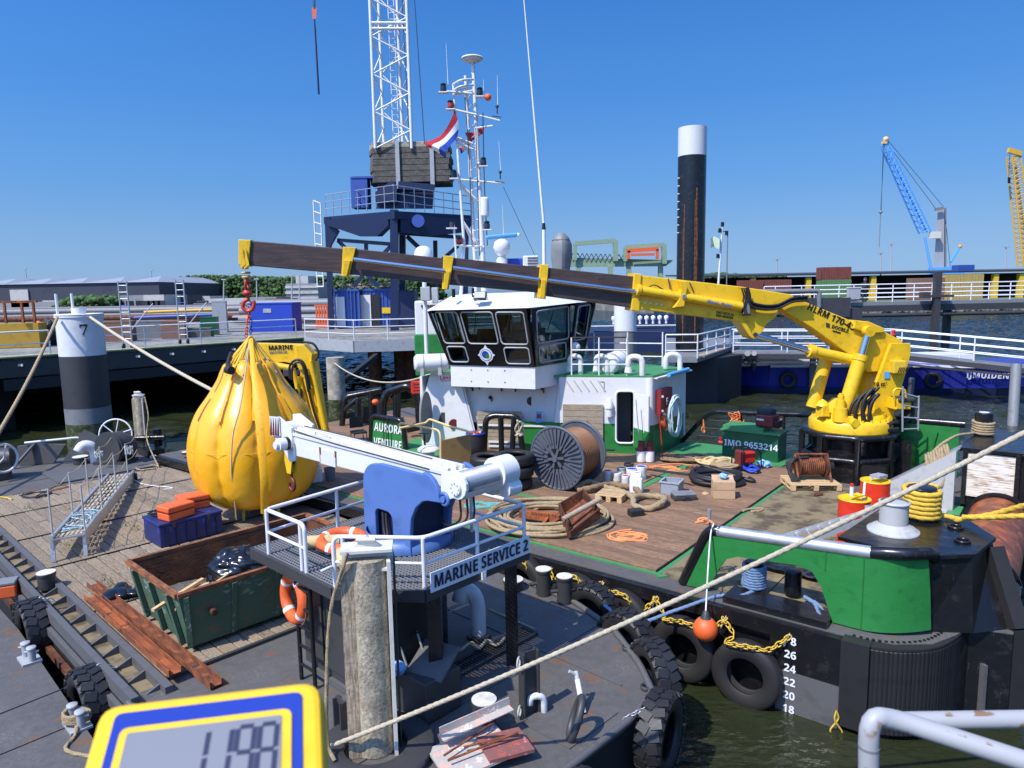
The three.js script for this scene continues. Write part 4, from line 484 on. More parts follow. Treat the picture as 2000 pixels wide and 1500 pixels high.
{
  const plan = [[-18.6,0],[.35,0],[.9,.12],[1.3,.42],[1.5,.85],[1.62,1.2],[2.1,1.35],[2.1,3.2],[.95,3.2],[.95,7.15],[2.1,7.15],[2.1,8.75],[1.6,9.0],[1.3,9.7],[.4,10.1],[-18.6,10.1]];
  obj('hull',prism(plan.map(([s,w])=>xz(sw(s,w))),-.8,1.26),K.black,ship);
  obj('hull_boot_top',prism([[-.5,-.124],[.36,-.124],[.36,.02],[-.5,.02]].map(([s,w])=>xz(sw(s,w))),-.4,.6),K.grey,ship,{label: 'worn grey band above the waterline by the draught marks'});
  obj('deck_plate',prism(plan.map(([s,w])=>xz(sw(s,w))),1.262,1.28),K.steelDeck,ship);
  obj('rubbing_strake',[beam(sw(-18.6,-.06,1.16),sw(.3,-.06,1.16),.12,.2),beam(sw(-18.6,-.03,.75),sw(-.5,-.03,.75),.08,.1)],K.black,ship);
  // green waterway round the planking
  obj('waterway',[beam(sw(-13,.4,1.29),sw(-2.55,.4,1.29),.06,.03),beam(sw(-2.55,.3,1.291),sw(-2.3,.62,1.291),.1,.03),beam(sw(-2.58,.4,1.29),sw(-2.58,8,1.29),.07,.03),beam(sw(-5.17,4.4,1.345),sw(-5.17,7.2,1.345),.16,.01),beam(sw(-7.4,2.6,1.345),sw(-4.9,2.6,1.345),.12,.01)],K.greenDeck,ship);
  obj('side_deck',prism([[-6.4,8.0],[-3.2,8.6],[-3.0,10.05],[-6.5,10.05]].map(([s,w])=>xz(sw(s,w))),1.281,1.31),K.greenDeck,ship);
  obj('aft_deck',prism([[-13.5,3.4],[-10.8,3.4],[-10.8,6.2],[-13.5,6.2]].map(([s,w])=>xz(sw(s,w))),1.345,1.36),K.greenDeck,ship);
  // brown deck planks along the vessel
  for (let w = .44;w < 8.2;w += .245) for (const [s0,s1] of [[-18.3,-14.9],[-14.88,-11.2],[-11.18,-8.2],[-8.18,-5.3],[-5.28,-2.64]]) {const off = (Math.round(w / .245) % 2)*.0,l = s1 -s0 -.012,c = sw((s0+s1) / 2+off,w+.12,1.315+rr(-.002,.002));const m = obj('deck_board',rbox(l,.05,.236,.006,...c,RS,1),K.deckPlank[Math.floor(rnd()*3)],ship);rotUV(m,RS,c);}
  // tan worn steel panels forward
  for (const [s0,s1,w0,w1] of [[-2.52,-.9,.4,3.2],[-2.52,-.9,3.22,6.0],[-2.52,-.9,6.02,7.3],[-.88,.8,2.9,5.1],[-.88,.8,5.12,7.0],[-.88,.1,.4,2.88]]) obj('deck_panel',prism([[s0,w0],[s1,w0],[s1,w1],[s0,w1]].map(([s,w])=>xz(sw(s,w))),1.281,1.325),K.tan,ship);
  obj('bow_panel',prism([[.15,4.3],[.7,4.3],[.7,6.9],[.15,6.9]].map(([s,w])=>xz(sw(s,w))),1.326,1.34),K.greyLight,ship);obj('bow_strip',prism([[.72,3.3],[.93,3.3],[.93,7.1],[.72,7.1]].map(([s,w])=>xz(sw(s,w))),1.326,1.34),K.greenDeck,ship);
  // near bulwark: green plate with an open cut-out and a black and polished rail
  const bw = (s,y,w = .3)=>sw(s,w,y);
  obj('bulwark',[facet([bw(-2.05,1.3),bw(-1.68,1.3),bw(-1.5,1.7),bw(-1.4,1.86),bw(-1.22,1.94),bw(-.4,2.0),bw(-.18,1.97),bw(-.05,1.78),bw(.12,1.3),bw(.5,1.3),bw(.5,2.33),bw(-1.66,2.2)],.05)],K.green,ship);
  const cv = [],n = 14;const curveW = (s)=>.06+(s > .4 ? .5*Math.pow((s -.4) / .95,2) : .24*(1 -(s+.0) / .4));for (const [y,k,dw] of [[1.3,1,0],[1.85,.96,.1],[2.38,.9,.2]]) {const r = [];for (let i = 0;i <= n;i++) {const s = .5+(1.24 -.5)*i / n*k;r.push(sw(s,.25+(i / n)*(i / n)*.42*(y < 1.4 ? 1 : y < 2 ? .9 : .75),y+(i / n)*.05));} cv.push(r);} obj('bulwark_corner',sheetGeo(cv),K.green,ship);
  obj('bulwark_rail',pipe([bw(-2.1,1.3),bw(-1.7,2.24),bw(-1.5,2.26)],.085,.2,14),K.black,ship);obj('polished_rail',cyl(bw(-1.55,2.255),bw(.55,2.38),.085,.085,18),K.alu,ship,{label: 'polished bare steel stretch of the bulwark rail'});obj('bulwark_rail',pipe([bw(.5,2.375),bw(.95,2.43,.34),bw(1.2,2.43,.6),bw(1.2,2.3,.8)],.085,.25,14),K.black,ship);
  for (const s of [-.0,.48]) obj('weld_seam',beam(bw(s,s < .2 ? 2.02 : 1.32,.245),bw(s,2.3,.245),.014,.01),K.green,ship);obj('rail_pin',cyl(bw(-1.78,2.2,.5),bw(-1.78,2.5,.5),.03),K.galv,ship);
  // corner fender of upright rubber ribs
  const arc = curve([sw(.36,-.07),sw(.7,-.04),sw(1.02,.1),sw(1.3,.38),sw(1.46,.78),sw(1.52,1.1)]),nf = 34,cap = [];
  const ribG = metreUV(fin(lathe([[0,0],[.05,0],[.056,.02],[.056,1.14],[.05,1.16],[0,1.16]],8)),0);
  for (let i = 0;i <= nf;i++) {const p = arc.getPointAt(i / nf);const m = new THREE.Mesh(ribG,K.rubber);m.name = 'fender_rib';m.position.set(p.x -ship.position.x,.07,p.z -ship.position.z);m.rotation.y = i;m.castShadow = m.receiveShadow = true;ship.add(m);}
  obj('fender_block',box(.34,1.2,.2,...sw(.5,-.06,.68),RS),K.rubber,ship);
  const inn = [],out = [];for (let i = 0;i <= 24;i++) {const p = arc.getPointAt(i / 24),q = arc.getTangentAt(i / 24);out.push([p.x+q.z*-.05,p.z+q.x*.05]);inn.push([p.x+q.z*.26,p.z -q.x*.26]);} obj('fender_shelf',prism([...out,...inn.reverse()],1.24,1.27),K.rubberOld,ship);
  for (let i = 1;i < 22;i++) {const p = arc.getPointAt(i / 22),q = arc.getTangentAt(i / 22);obj('fender_bolt',cyl([p.x+q.z*.12,1.27,p.z -q.x*.12],[p.x+q.z*.12,1.295,p.z -q.x*.12],.022,.022,6),K.black,ship);}
  // horns either side of the bow roller
  const P = (l,y)=>l.map(([s,w])=>sw(s,w,y));
  obj('bow_horn',loft(P([[.1,.95],[1.15,.72],[1.68,1.05],[2.08,1.5],[2.1,3.15],[.3,3.15]],1.281),P([[.1,.85],[1.05,.62],[1.6,1.1],[1.76,1.95],[1.3,2.75],[.3,2.75]],2.3)),K.black,ship);obj('horn_top',prism([[.02,.78],[1.05,.55],[1.64,1.08],[1.8,1.97],[1.32,2.8],[.25,2.8]].map(([s,w])=>xz(sw(s,w))),2.3,2.36,.01),K.black,ship);
  obj('stem_bar',beam(sw(1.78,1.85,2.25),sw(2.14,1.5,1.3),.22,.16),K.rubberOld,ship);obj('stem_bar',beam(sw(2.14,1.5,1.3),sw(2.14,1.5,0),.2,.16),K.rubberOld,ship);obj('bow_patch',box(.05,.7,.5,...sw(1.66,1.38,.45),RS+.8),K.grey,ship);
  obj('bow_horn',loft(P([[.86,7.2],[2.1,7.2],[2.1,8.75],[1.5,9.4],[.8,9.9]],1.281),P([[.86,7.2],[1.95,7.2],[2.0,8.75],[1.4,9.4],[.82,9.8]],2.5)),K.black,ship);obj('horn_top',prism([[.8,7.1],[2.05,7.1],[2.1,8.8],[1.45,9.5],[.75,9.9]].map(([s,w])=>xz(sw(s,w))),2.5,2.58,.01),K.black,ship);
  for (let i = 0;i < 5;i++) obj('timber_lining',box(.8,.175,.04,...sw(1.34,7.165,1.66+i*.18),RS),K.whiteWood,ship);for (const s of [.9,1.78]) obj('lining_frame',box(.08,1.1,.09,...sw(s,7.14,1.95),RS),K.black,ship);
  obj('bow_cheek',[facet([sw(-.95,6.9,1.3),sw(.78,6.9,1.3),sw(.78,6.9,2.55)],.22)],K.zinc,ship,{label: 'bare steel sloping cheek plate beside the bow horn'});obj('cheek_top',beam(sw(-.98,7.02,1.29),sw(.82,7.02,2.6),.34,.03),K.galv,ship);
  obj('bow_roller',[cyl(sw(1.52,3.3,1.12),sw(1.52,7.05,1.12),.52,.52,36)],K.rollerRust,ship);for (const w of [3.25,7.1]) obj('roller_flange',cyl(sw(1.52,w,1.12),sw(1.52,w+.06,1.12),.6,.6,36),K.black,ship);
  obj('roller_bed',prism([[.9,3.2],[1.1,3.2],[1.1,7.15],[.9,7.15]].map(([s,w])=>xz(sw(s,w))),.7,1.33),K.black,ship);
  const bol = (p,r,h,m,fl)=>{const b = obj('bollard',lathe([[r,0],[r,h -.02],[r*.95,h],[0,h]],26,p),m,ship);if (fl) obj('bollard_flange',lathe([[r*1.8,0],[r*1.8,.03],[r*1.5,.045],[r*1.5,.07],[r*1.2,.09],[r*1.05,.13]],30,p),m,b);return b;};
  bol(sw(.6,1.45,2.36),.19,.42,K.zinc,1);obj('bollard_rim',lathe([[.19,.40],[.21,.42],[.21,.44],[.18,.45]],26,sw(.6,1.45,2.36)),K.zinc,ship);bol(sw(.82,2.3,2.36),.2,.5,K.black);bol(sw(1.05,8.7,2.58),.17,.5,K.black);obj('bollard_cap',vcyl(sw(1.05,8.7,3.08),.01,.1),K.offwhite,ship);
  const b1 = [3.601,1.3,-10.267],b2 = [4.11,1.3,-10.064];obj('bollard_plinth',prism([[-1.35,.02],[.1,.02],[.1,.5],[-1.35,.5]].map(([s,w])=>xz(sw(s,w))),1.281,1.38),K.black,ship);bol(atY(b1,1.38),.13,.42,K.black);bol(atY(b2,1.38),.12,.36,K.black);
  for (const [s,w] of [[1.45,1.5],[1.3,2.1]]) obj('pad_eye',ring(sw(s,w,2.38),.09,.018,18),K.black,ship);obj('horn_fairlead',[cyl(sw(.2,.95,2.1),sw(.5,.88,2.1),.05),ball(sw(.3,.9,2.12),.07)],K.black,ship);
  // far side: black rail on stanchions, then green bulwark forward of the crane
  obj('far_rail',pipe([sw(-6.6,9.95,1.3),sw(-5.75,9.95,2.3),sw(-2.2,9.95,2.5)],.07,.3,12),K.black,ship);for (const y of [1.55,1.8,2.05]) obj('far_wire',cyl(sw(-6.2+(y -1.3)*.6,9.95,y),sw(-2.3,9.95,y+.1),.012),K.greyDark,ship);for (const s of [-4.8,-3.6]) obj('stanchion',cyl(sw(s,9.95,1.3),sw(s,9.95,2.4),.03),K.black,ship);
  obj('far_bulwark',facet([sw(-.9,9.85,1.3),sw(.5,9.85,1.3),sw(.5,9.85,2.5),sw(-.9,9.85,2.5)],.05),K.green,ship);obj('far_bulwark',facet([sw(-2.2,9.9,1.3),sw(-.92,9.9,1.3),sw(-.92,9.9,2.5),sw(-2.2,9.9,2.5)],.05),K.black,ship);obj('far_bulwark_rail',cyl(sw(-2.2,9.88,2.55),sw(.6,9.88,2.58),.09,.09,14),K.black,ship);obj('locker',box(.5,.85,.6,...sw(-.6,9.3,1.72),RS),K.black,ship);obj('belaying_hook',pipe([sw(.0,9.8,1.9),sw(.0,9.76,2.1),sw(.05,9.76,2.35)],.025),K.green,ship);
  // draught marks
  ['8','26','24','22','20','18'].forEach((t,i)=>obj('draught_mark',text(t,.11,sw(t.length > 1 ? -.4 : -.32,-.13,1.0 -i*.2),sF,[0,1,0],.006),K.cleanWhite,ship));
  obj('draught_plate',prism([[-.6,-.12],[.36,-.12],[.36,.02],[-.6,.02]].map(([s,w])=>xz(sw(s,w))),-.39,1.25),K.black,ship);
  // crane pedestal with tubular guard
  const pc = [-1.68,8.8];obj('crane_pedestal',[cyl(sw(...pc,1.28),sw(...pc,2.4),.85,.85,30),box(2.0,.5,1.9,...sw(...pc,1.53),RS)],K.black,ship);
  const oc = [];for (let i = 0;i < 8;i++) {const a = i*PI / 4+PI / 8;oc.push([pc[0]+Math.cos(a)*1.08,pc[1]+Math.sin(a)*1.08]);} obj('pedestal_top',prism(oc.map(([s,w])=>xz(sw(s,w))),2.38,2.44),K.black,ship);
  for (const y of [2.36,1.82]) obj('guard_rail',pipe(oc.map(([s,w])=>sw(s,w,y)),.075,.15,10,true),K.black,ship);for (const [s,w] of oc) obj('guard_post',cyl(sw(s,w,1.28),sw(s,w,2.36),.07,.07,12),K.black,ship);
}
// fender tyres on the vessel's side with yellow chain
{
  const list = [[-3.75,.72],[-2.9,.66],[-1.85,.5],[-.88,.42],[-4.9,.8],[-5.9,.8]];list.forEach(([s,y],i)=>tyreThing(sw(s,-.22,y),sN,.5,.26,0,K.rubberOld,'smooth worn black tyre on the work vessel side, '+['level with the barge bollards','just past the barge bow tyres','beside the orange buoy','next to the draught marks','behind the short barge bollards','farthest aft behind the crane platform'][i],'tyres on the work vessel side',.52));
  const c = T('yellow_chain','yellow painted chain looping between the tyres on the work vessel side','chain',sw(-2.5,-.1,1.1));const lug = [[-5.4,1.12],[-4.35,1.12],[-3.32,1.12],[-2.35,1.12],[-1.25,1.1],[-.35,1.1]];
  for (let i = 0;i < lug.length -1;i++) {const [s0,y0] = lug[i],[s1,y1] = lug[i+1],t = list.slice().sort((a,b)=>Math.abs(a[0] -(s0+s1) / 2) -Math.abs(b[0] -(s0+s1) / 2))[0];links(c,[sw(s0,-.15,y0),sw(s0+.16,-.2,y0 -.16),sw(t[0] -.25,-.36,t[1]+.46),sw(t[0]+.1,-.37,t[1]+.5),sw(s1 -.22,-.25,y1 -.2),sw(s1,-.15,y1)],.11,K.ropeYellow);}
  lug.forEach(([s,y],i)=>{const g = T('chain_shackle','galvanised shackles and short links holding the yellow chain to the hull','shackle',sw(s,-.12,y),'shackles along the vessel side');links(g,[sw(s,-.13,y+.02),sw(s -.04,-.15,y -.1)],.08,K.galv);});
  const bp = [2.735,1.004,-9.743];const b = T('buoy','round orange buoy fender hanging on a thin white line against the hull','buoy',bp);obj('buoy_body',ball(bp,.175,26,1.04),K.orange,b);obj('buoy_neck',lathe([[.085,.15],[.06,.2],[.035,.27],[0,.28]],16,bp),K.greyDark,b);
  one('buoy_line',tube([up(bp,.27),mix(up(bp,.27),sw(-1.62,.14,2.1),.5),sw(-1.62,.18,2.2),sw(-1.62,.3,2.36)],.012,6),K.ropeWhite,'thin white line from the bulwark rail down to the orange buoy','line',up(bp,.27));
  const yl = sw(.32,-.2,.1);one('yellow_loop',tube([up(yl,.06),add(yl,[.03,-.06,0]),add(yl,[-.07,-.22,0]),add(yl,[.0,-.3,.02]),add(yl,[.08,-.24,.02]),add(yl,[-.02,-.07,.01]),up(yl,.06)].map((p)=>up(p,.14)),.012,6),K.ropeYellow,'small loop of yellow rope hanging under the corner fender','rope',yl);
}
// ---------- deckhouse and wheelhouse (parts of the work vessel) ----------
{
  const WR = [3.87,1.28,-19.3],WL = [-2.62,1.28,-20.62],FR = [5.18,1.28,-21.23],BK = [-1.2,1.28,-24.2],BK2 = [3.2,1.28,-23.6];
  const wx = (x,y,d = 0)=>{const t = (x -WL[0]) / (WR[0] -WL[0]),p = mix(WL,WR,t);return [p[0]+.2*d,y,p[2]+.98*d];};// d: out of the wall
  const RT = 3.48,NX = nrm(sub(WR,WL)),NB = [0,1,0];
  const panel = (x0,x1,y0,y1,d,th,m,name,par = ship)=>obj(name,facet([wx(x0,y0,d),wx(x1,y0,d),wx(x1,y1,d),wx(x0,y1,d)],th),m,par);
  // walls: white above, green below, the middle bay set back
  const dh = obj('deckhouse',[facet([wx(1.33,2.18),wx(2.87,2.18),wx(2.87,RT),wx(1.33,RT)],.08,-.08),facet([wx(3.36,2.18),wx(3.78,2.18),wx(3.78,RT),wx(3.36,RT)],.08,-.08),facet([wx(2.87,3.08),wx(3.36,3.08),wx(3.36,RT),wx(2.87,RT)],.08,-.08),
    facet([wx(-2.62,1.28),wx(-1.0,1.28),wx(-1.2,2.1),wx(-1.49,3.4),wx(-1.49,3.6),wx(-2.36,3.6),wx(-2.66,2.65)],.08,-.08),facet([wx(-1.5,2.1,-.32),wx(1.4,2.1,-.32),wx(1.4,3.95,-.32),wx(-1.5,3.95,-.32)],.06),facet([wx(-1.0,1.28),wx(-1.0,1.28,-.35),wx(-1.5,3.5,-.35),wx(-1.49,3.5)],.04),facet([wx(1.2,2.18),wx(1.2,2.18,-.35),wx(1.36,RT,-.35),wx(1.36,RT)],.04),facet([wx(1.2,2.18),wx(1.34,2.18),wx(1.34,3.2),wx(1.33,3.2)],.06,-.06),
    facet([WR,FR,atY(FR,3.46),atY(WR,3.46)].map((p,i)=>i < 2 ? atY(p,2.15) : p),.08,-.08),facet([atY(FR,1.28),BK2,atY(BK2,RT),atY(FR,RT)],.08),facet([BK2,BK,atY(BK,RT),atY(BK2,RT)],.08),facet([BK,WL,atY(WL,RT),atY(BK,RT)],.08),
    cyl(wx(3.80,2.16,-.06),wx(3.80,RT,-.06),.11,.11,16)],K.white,ship);
  obj('deckhouse_skirt',[facet([wx(.2,1.28,-.05),wx(2.87,1.28,-.0),wx(2.87,2.18),wx(.2,2.18,-.05)],.08,-.08),facet([wx(3.36,1.28),wx(3.78,1.28),wx(3.78,2.17),wx(3.36,2.17)],.08,-.08),facet([wx(2.87,1.28),wx(3.36,1.28),wx(3.36,1.62),wx(2.87,1.62)],.08,-.08),facet([atY(WR,1.28),atY(FR,1.28),atY(FR,2.15),atY(WR,2.15)],.08,-.08),cyl(wx(3.80,1.28,-.06),wx(3.80,2.16,-.06),.115,.115,16)],K.green,ship);
  obj('deckhouse_interior',[facet([wx(2.6,1.3,-1.2),wx(3.7,1.3,-1.2),wx(3.7,3.3,-1.2),wx(2.6,3.3,-1.2)],.04)],K.greyMid,ship);
  obj('deckhouse_roof',prism([wx(1.2,0),wx(3.84,0),FR,BK2,BK,wx(-2.4,0),wx(-1.4,0)].map(xz),RT,RT+.05),K.greenDeck,ship);obj('recess_floor',panelBox(wx,-1.0,1.2),K.white,ship);
  // door leaf swung open, handle and coaming
  const dw = obj('door',[facet([wx(3.37,1.6,.02),wx(3.62,1.55,.42),wx(3.62,3.02,.42),wx(3.37,3.05,.02)],.05)],K.white,dh);obj('door_handle',pipe([wx(3.48,2.0,.27),wx(3.5,2.0,.34),wx(3.5,2.5,.34),wx(3.48,2.5,.27)],.018,.04),K.white,dw);obj('door_lower',facet([wx(3.375,1.55,.03),wx(3.625,1.5,.43),wx(3.625,2.05,.43),wx(3.375,2.1,.03)],.056),K.green,dw);
  obj('door_coaming',pipe([wx(2.87,1.64,.02),wx(3.36,1.64,.02),wx(3.36,3.1,.02),wx(2.87,3.1,.02)],.03,.12,8,true),K.white,dh);
  for (let i = 0;i < 7;i++) {obj('timber_panel',facet([wx(1.42,1.5+i*.175,.02),wx(2.52,1.5+i*.175,.02),wx(2.52,1.665+i*.175,.02),wx(1.42,1.665+i*.175,.02)],.04),K.timber,dh);}
  for (let i = 0;i < 9;i++) obj('timber_panel',facet([wx(-1.0,1.35+i*.125,-.12),wx(.28,1.35+i*.125,-.12),wx(.28,1.465+i*.125,-.12),wx(-1.0,1.465+i*.125,-.12)],.04),K.timber,dh);
  for (const y of [1.42,1.55]) obj('white_stripe',facet([wx(-.7,y,-.04),wx(.3,y,-.04),wx(.3,y+.06,-.04),wx(-.7,y+.06,-.04)],.02),K.cleanWhite,dh);
  for (const x of [1.5,1.72,1.94,2.16,2.38]) obj('wall_rung',beam(wx(x,3.4,.02),wx(x+.2,3.1,.02),.02,.02),K.zinc,dh);
  obj('wall_seam',[beam(wx(2.55,3.36,.01),wx(2.55,3.1,.01),.012,.012),beam(wx(2.45,3.36,.01),wx(2.55,3.36,.01),.012,.012)],K.greyMid,dh);
  obj('porthole',[aim(new THREE.CylinderGeometry(.13,.13,.03,24),wx(.6,2.75,-.27),wx(0,0,1).map((v,i)=>v -wx(0,0,0)[i]))],K.glassDark,dh);obj('porthole',aim(new THREE.CylinderGeometry(.15,.15,.03,24),wx(-1.72,2.08,.02),[.2,0,.98]),K.redDark,dh);obj('port_plate',facet([wx(-2.2,2.12,.005),wx(-1.98,2.12,.005),wx(-1.98,2.42,.005),wx(-2.08,2.42,.005)],.01),K.greyDark,dh);
  obj('tube_light',cyl(wx(.35,3.13,-.2),wx(.75,3.11,-.2),.03),K.ltblue,dh);for (const [x,y,r,m] of [[-.95,3.2,.07,K.redDark],[-1.15,3.15,.04,K.black],[.9,3.12,.05,K.redDark],[-.6,2.85,.05,K.black],[-.3,3.15,.03,K.black],[.1,3.15,.03,K.black]]) obj('wall_fitting',[cyl(wx(x,y,-.26),wx(x,y,-.16),r),box(.04,.12,.04,...wx(x+.04,y -.06,-.22))],m,dh);
  const nb = obj('notice_board',facet([wx(-2.12,3.22,.004),wx(-1.66,3.22,.004),wx(-1.66,3.52,.004),wx(-2.12,3.52,.004)],.008),K.cleanWhite,dh);obj('notice_lettering',[text('Landfall',.11,wx(-2.1,3.39,.014),NX,NB,.003),facet([wx(-2.08,3.34,.014),wx(-1.7,3.34,.014),wx(-1.7,3.36,.014),wx(-2.08,3.36,.014)],.003)],K.red,nb);
  obj('warning_sign',facet([wx(.66,2.18,.03),wx(.82,2.18,.03),wx(.82,2.5,.03),wx(.66,2.5,.03)],.01),K.ltblue,dh);obj('warning_sign',facet([wx(.68,2.3,.04),wx(.8,2.3,.04),wx(.8,2.42,.04),wx(.68,2.42,.04)],.01),K.red,dh);
  obj('hull_seal',[lathe([[.11,0],[.12,.05],[.08,.2],[.03,.3],[0,.31]],14,wx(2.66,2.62,.1)),cyl(wx(2.66,2.4,.1),wx(2.66,2.62,.1),.09)],K.white,dh);
  // red hydrant box on the bow wall
  const fx = (t,y,d = 0)=>{const p = mix(WR,FR,t);return [p[0]+.83*d,y,p[2]+.56*d];};const fb = obj('fire_box',facet([fx(.06,2.44,.02),fx(.42,2.44,.02),fx(.42,3.12,.02),fx(.06,3.12,.02)],.14),mat(.24,.02,.022,{rough: .5}),dh);obj('letter',text('F',.2,fx(.17,2.68,.21),nrm(sub(FR,WR)),NB,.008),K.cleanWhite,fb);for (const y of [2.55,2.95]) obj('hinge',box(.05,.05,.05,...fx(.07,y,.2)),K.cleanWhite,fb);
  obj('awning_roll',cyl(fx(.25,3.5,.2),fx(.85,3.52,.25),.06),K.ltblue,dh);obj('awning_shelf',facet([fx(.02,3.47,.0),fx(1,3.47,0),fx(1,3.47,.25),fx(.02,3.47,.1)],.03),K.white,dh);
  // goose-neck vents and rails on the deckhouse roof
  const goose = (x,d,h,s,r = .075)=>{const p = wx(x,RT,d),q = [-.88,0,-.2];obj('goose_neck_vent',[pipe([p,up(p,h),add(up(p,h+.02),mul(q,s)),add(up(p,h -.3),mul(q,s))],r,s*.5,12),vcyl(add(up(p,h -.42),mul(q,s)),.14,r*1.35,r*1.1,14)],K.white,ship);};
  goose(2.02,-.35,.55,.34);goose(2.75,-.35,.55,.34);goose(3.62,-.12,.55,.42,.085);const g2 = [4.9,RT,-20.6];obj('goose_neck_vent',pipe([g2,up(g2,.5),add(up(g2,.52),[-.42,0,0]),add(up(g2,.1),[-.42,0,0])],.08,.2,12),K.white,ship);
  for (const [pts] of [[[wx(1.7,RT,-.1),wx(3.2,RT,-.1)]],[[[2.6,RT,-22.4],[4.6,RT,-21.6]]]]) {for (const y of [.35,.75,1.1]) obj('roof_rail',pipe(pts.map((p)=>up(p,y)),.02),y > 1 ? K.blackMat : K.white,ship);for (let k = 0;k <= 2;k++) {const p = mix(pts[0],pts[1],k / 2);obj('roof_post',cyl(p,up(p,1.1),.024),K.white,ship);}}
  for (const [p,q] of [[wx(1.5,RT+.28,-.6),wx(2.1,RT+.28,-.4)]]) obj('fender_light',ball(up(wx(1.95,RT+.8,-.6),0),.14),K.white,ship);
  const raft = (p,d,r,l,label)=>{const t = T('liferaft_canister',label,'liferaft',up(p,-r),'white liferaft canisters');const y = nrm(d);obj('canister',aim(lathe([[0,-l / 2],[r*.7,-l / 2],[r,-l / 2+.08],[r,l / 2 -.08],[r*.7,l / 2],[0,l / 2]],22),p,d),K.cleanWhite,t);for (const k of [-.25,.25]) obj('strap',aim(new THREE.CylinderGeometry(r*1.03,r*1.03,.04,22,1,true),add(p,mul(y,k*l)),d),K.zinc,t);obj('cradle',[box(.1,.2,r*2,...up(add(p,mul(y,-.25*l)),-r)),box(.1,.2,r*2,...up(add(p,mul(y,.25*l)),-r))],K.zinc,t);};
  raft([-2.291,3.909,-20.3],[.9,0,-.2],.25,1.0,'white liferaft canister strapped on the roof edge beside the left wheelhouse wall');raft(add(wx(3.1,RT+.35,-.8),[0,0,0]),[.6,.1,-.8],.3,.9,'white liferaft canister among the bent vent pipes on the deckhouse roof');
  // ---- wheelhouse ----
  const b = [[-1.733,3.86,-20.105],[.632,3.86,-19.142],[1.672,3.86,-20.509],[2.129,3.86,-21.372],[2.2,3.86,-23.2],[-1.5,3.86,-23.2],[-1.72,3.86,-21.6]];
  const t = [[-2.224,5.397,-19.75],[.471,5.438,-18.95],[1.775,5.528,-20.2],[2.458,5.545,-21.1],[2.6,5.5,-23.5],[-1.7,5.45,-23.5],[-2.3,5.4,-21.6]];
  const wh = obj('wheelhouse_base',[loft(b.map((p)=>atY(p,3.24)),b.map((p)=>atY(p,3.845)))],K.white,ship);
  for (let i = 0;i < 3;i++) for (const v of [.14,.86]) obj('clip',cyl(add(mix(atY(b[0],3.34),atY(b[1],3.34),.25+i*.2),[0,v*.45,.02]),add(mix(atY(b[0],3.34),atY(b[1],3.34),.25+i*.2),[0,v*.45,-.05]),.016),K.black,wh);
  const wins = [[[.025,.27,.40,.96],[.305,.645,.40,.96],[.68,.97,.40,.96],[.03,.25,.06,.34],[.69,.965,.05,.34]],[[.06,.94,.40,.95],[.1,.86,.06,.34]],[[.08,.9,.36,.95]],[[.05,.33,.4,.95],[.37,.64,.4,.95],[.68,.95,.4,.95]],[[.05,.45,.4,.95],[.52,.95,.4,.95]],[[.1,.9,.4,.95]],[[.08,.92,.4,.95]]];
  for (let i = 0;i < 7;i++) {
    const j = (i+1) % 7,q = [b[i],b[j],t[j],t[i]];// flatten to a plane through b0,b1,mid top
    const X = nrm(sub(q[1],q[0])),m = mix(q[3],q[2],.5),n = nrm(crs(X,sub(m,q[0]))),fl = (p)=>{const d = sub(p,q[0]),k = d[0]*n[0]+d[1]*n[1]+d[2]*n[2];return sub(p,mul(n,k));};const Q = q.map(fl);
    const holes = wins[i].map(([u0,u1,v0,v1])=>rquad(bil(Q,u0,v0),bil(Q,u1,v0),bil(Q,u1,v1),bil(Q,u0,v1),.09));
    const w = obj('window_wall',facet(Q,.07,-.035,0,holes),K.band,ship);
    wins[i].forEach(([u0,u1,v0,v1],k)=>{const c = [bil(Q,u0,v0),bil(Q,u1,v0),bil(Q,u1,v1),bil(Q,u0,v1)].map((p)=>add(p,mul(n,.04)));obj('window_frame',pipe(c,.022,.1,6,true),K.greyLight,w);obj('window_pane',facet(holes[k].map((p)=>p),.006,-.003),K.glass,w);if (i < 2 && v1 > .9) obj('wiper',[beam(add(bil(Q,(u0+u1) / 2,v1 -.02),mul(n,.07)),add(bil(Q,u0+(u1 -u0)*.3,v0+.2),mul(n,.06)),.018,.018)],K.black,w);});
    if (i === 0) {
      const c = add(bil(Q,.475,.2),mul(n,.045)),Y = nrm(crs(n,X));const star = [];for (let k = 0;k < 8;k++) {const a = k*PI / 4+PI / 2,r = k % 2 ? .15 : (k % 4 ? .26 : .3);star.push([Math.cos(a)*r,Math.sin(a)*r]);}
      const circ = (r,x = 0,y = 0,n2 = 28)=>Array.from({length: n2},(_,k)=>[x+r*Math.cos(k / n2*2*PI),y+r*Math.sin(k / n2*2*PI)]);
      const e = obj('emblem',[plate(c,X,Y,star,.01),plate(add(c,mul(n,.002)),X,Y,circ(.205),.011)],K.cleanWhite,w);obj('emblem_ring',plate(add(c,mul(n,.011)),X,Y,circ(.17),.006),K.bluePaint,e);obj('emblem_ring',plate(add(c,mul(n,.015)),X,Y,circ(.15),.006),K.cleanWhite,e);obj('emblem_wave',plate(add(c,mul(n,.02)),X,Y,circ(.105,-.02,.02),.006),K.blueBright,e);obj('emblem_leaf',plate(add(c,mul(n,.026)),X,Y,circ(.062,.03,-.02),.006),K.green,e);
   }
 }
  const cen = t.reduce((a,p)=>add(a,mul(p,1 / 7)),[0,0,0]);const eave = t.map((p)=>{const d = nrm([p[0] -cen[0],0,p[2] -cen[2]]);return [p[0]+d[0]*.1,p[1]+.01,p[2]+d[2]*.1];}),crown = eave.map((p)=>up(mix(p,cen,.28),.38));
  obj('wheelhouse_roof',loft(eave,crown),K.white,ship);
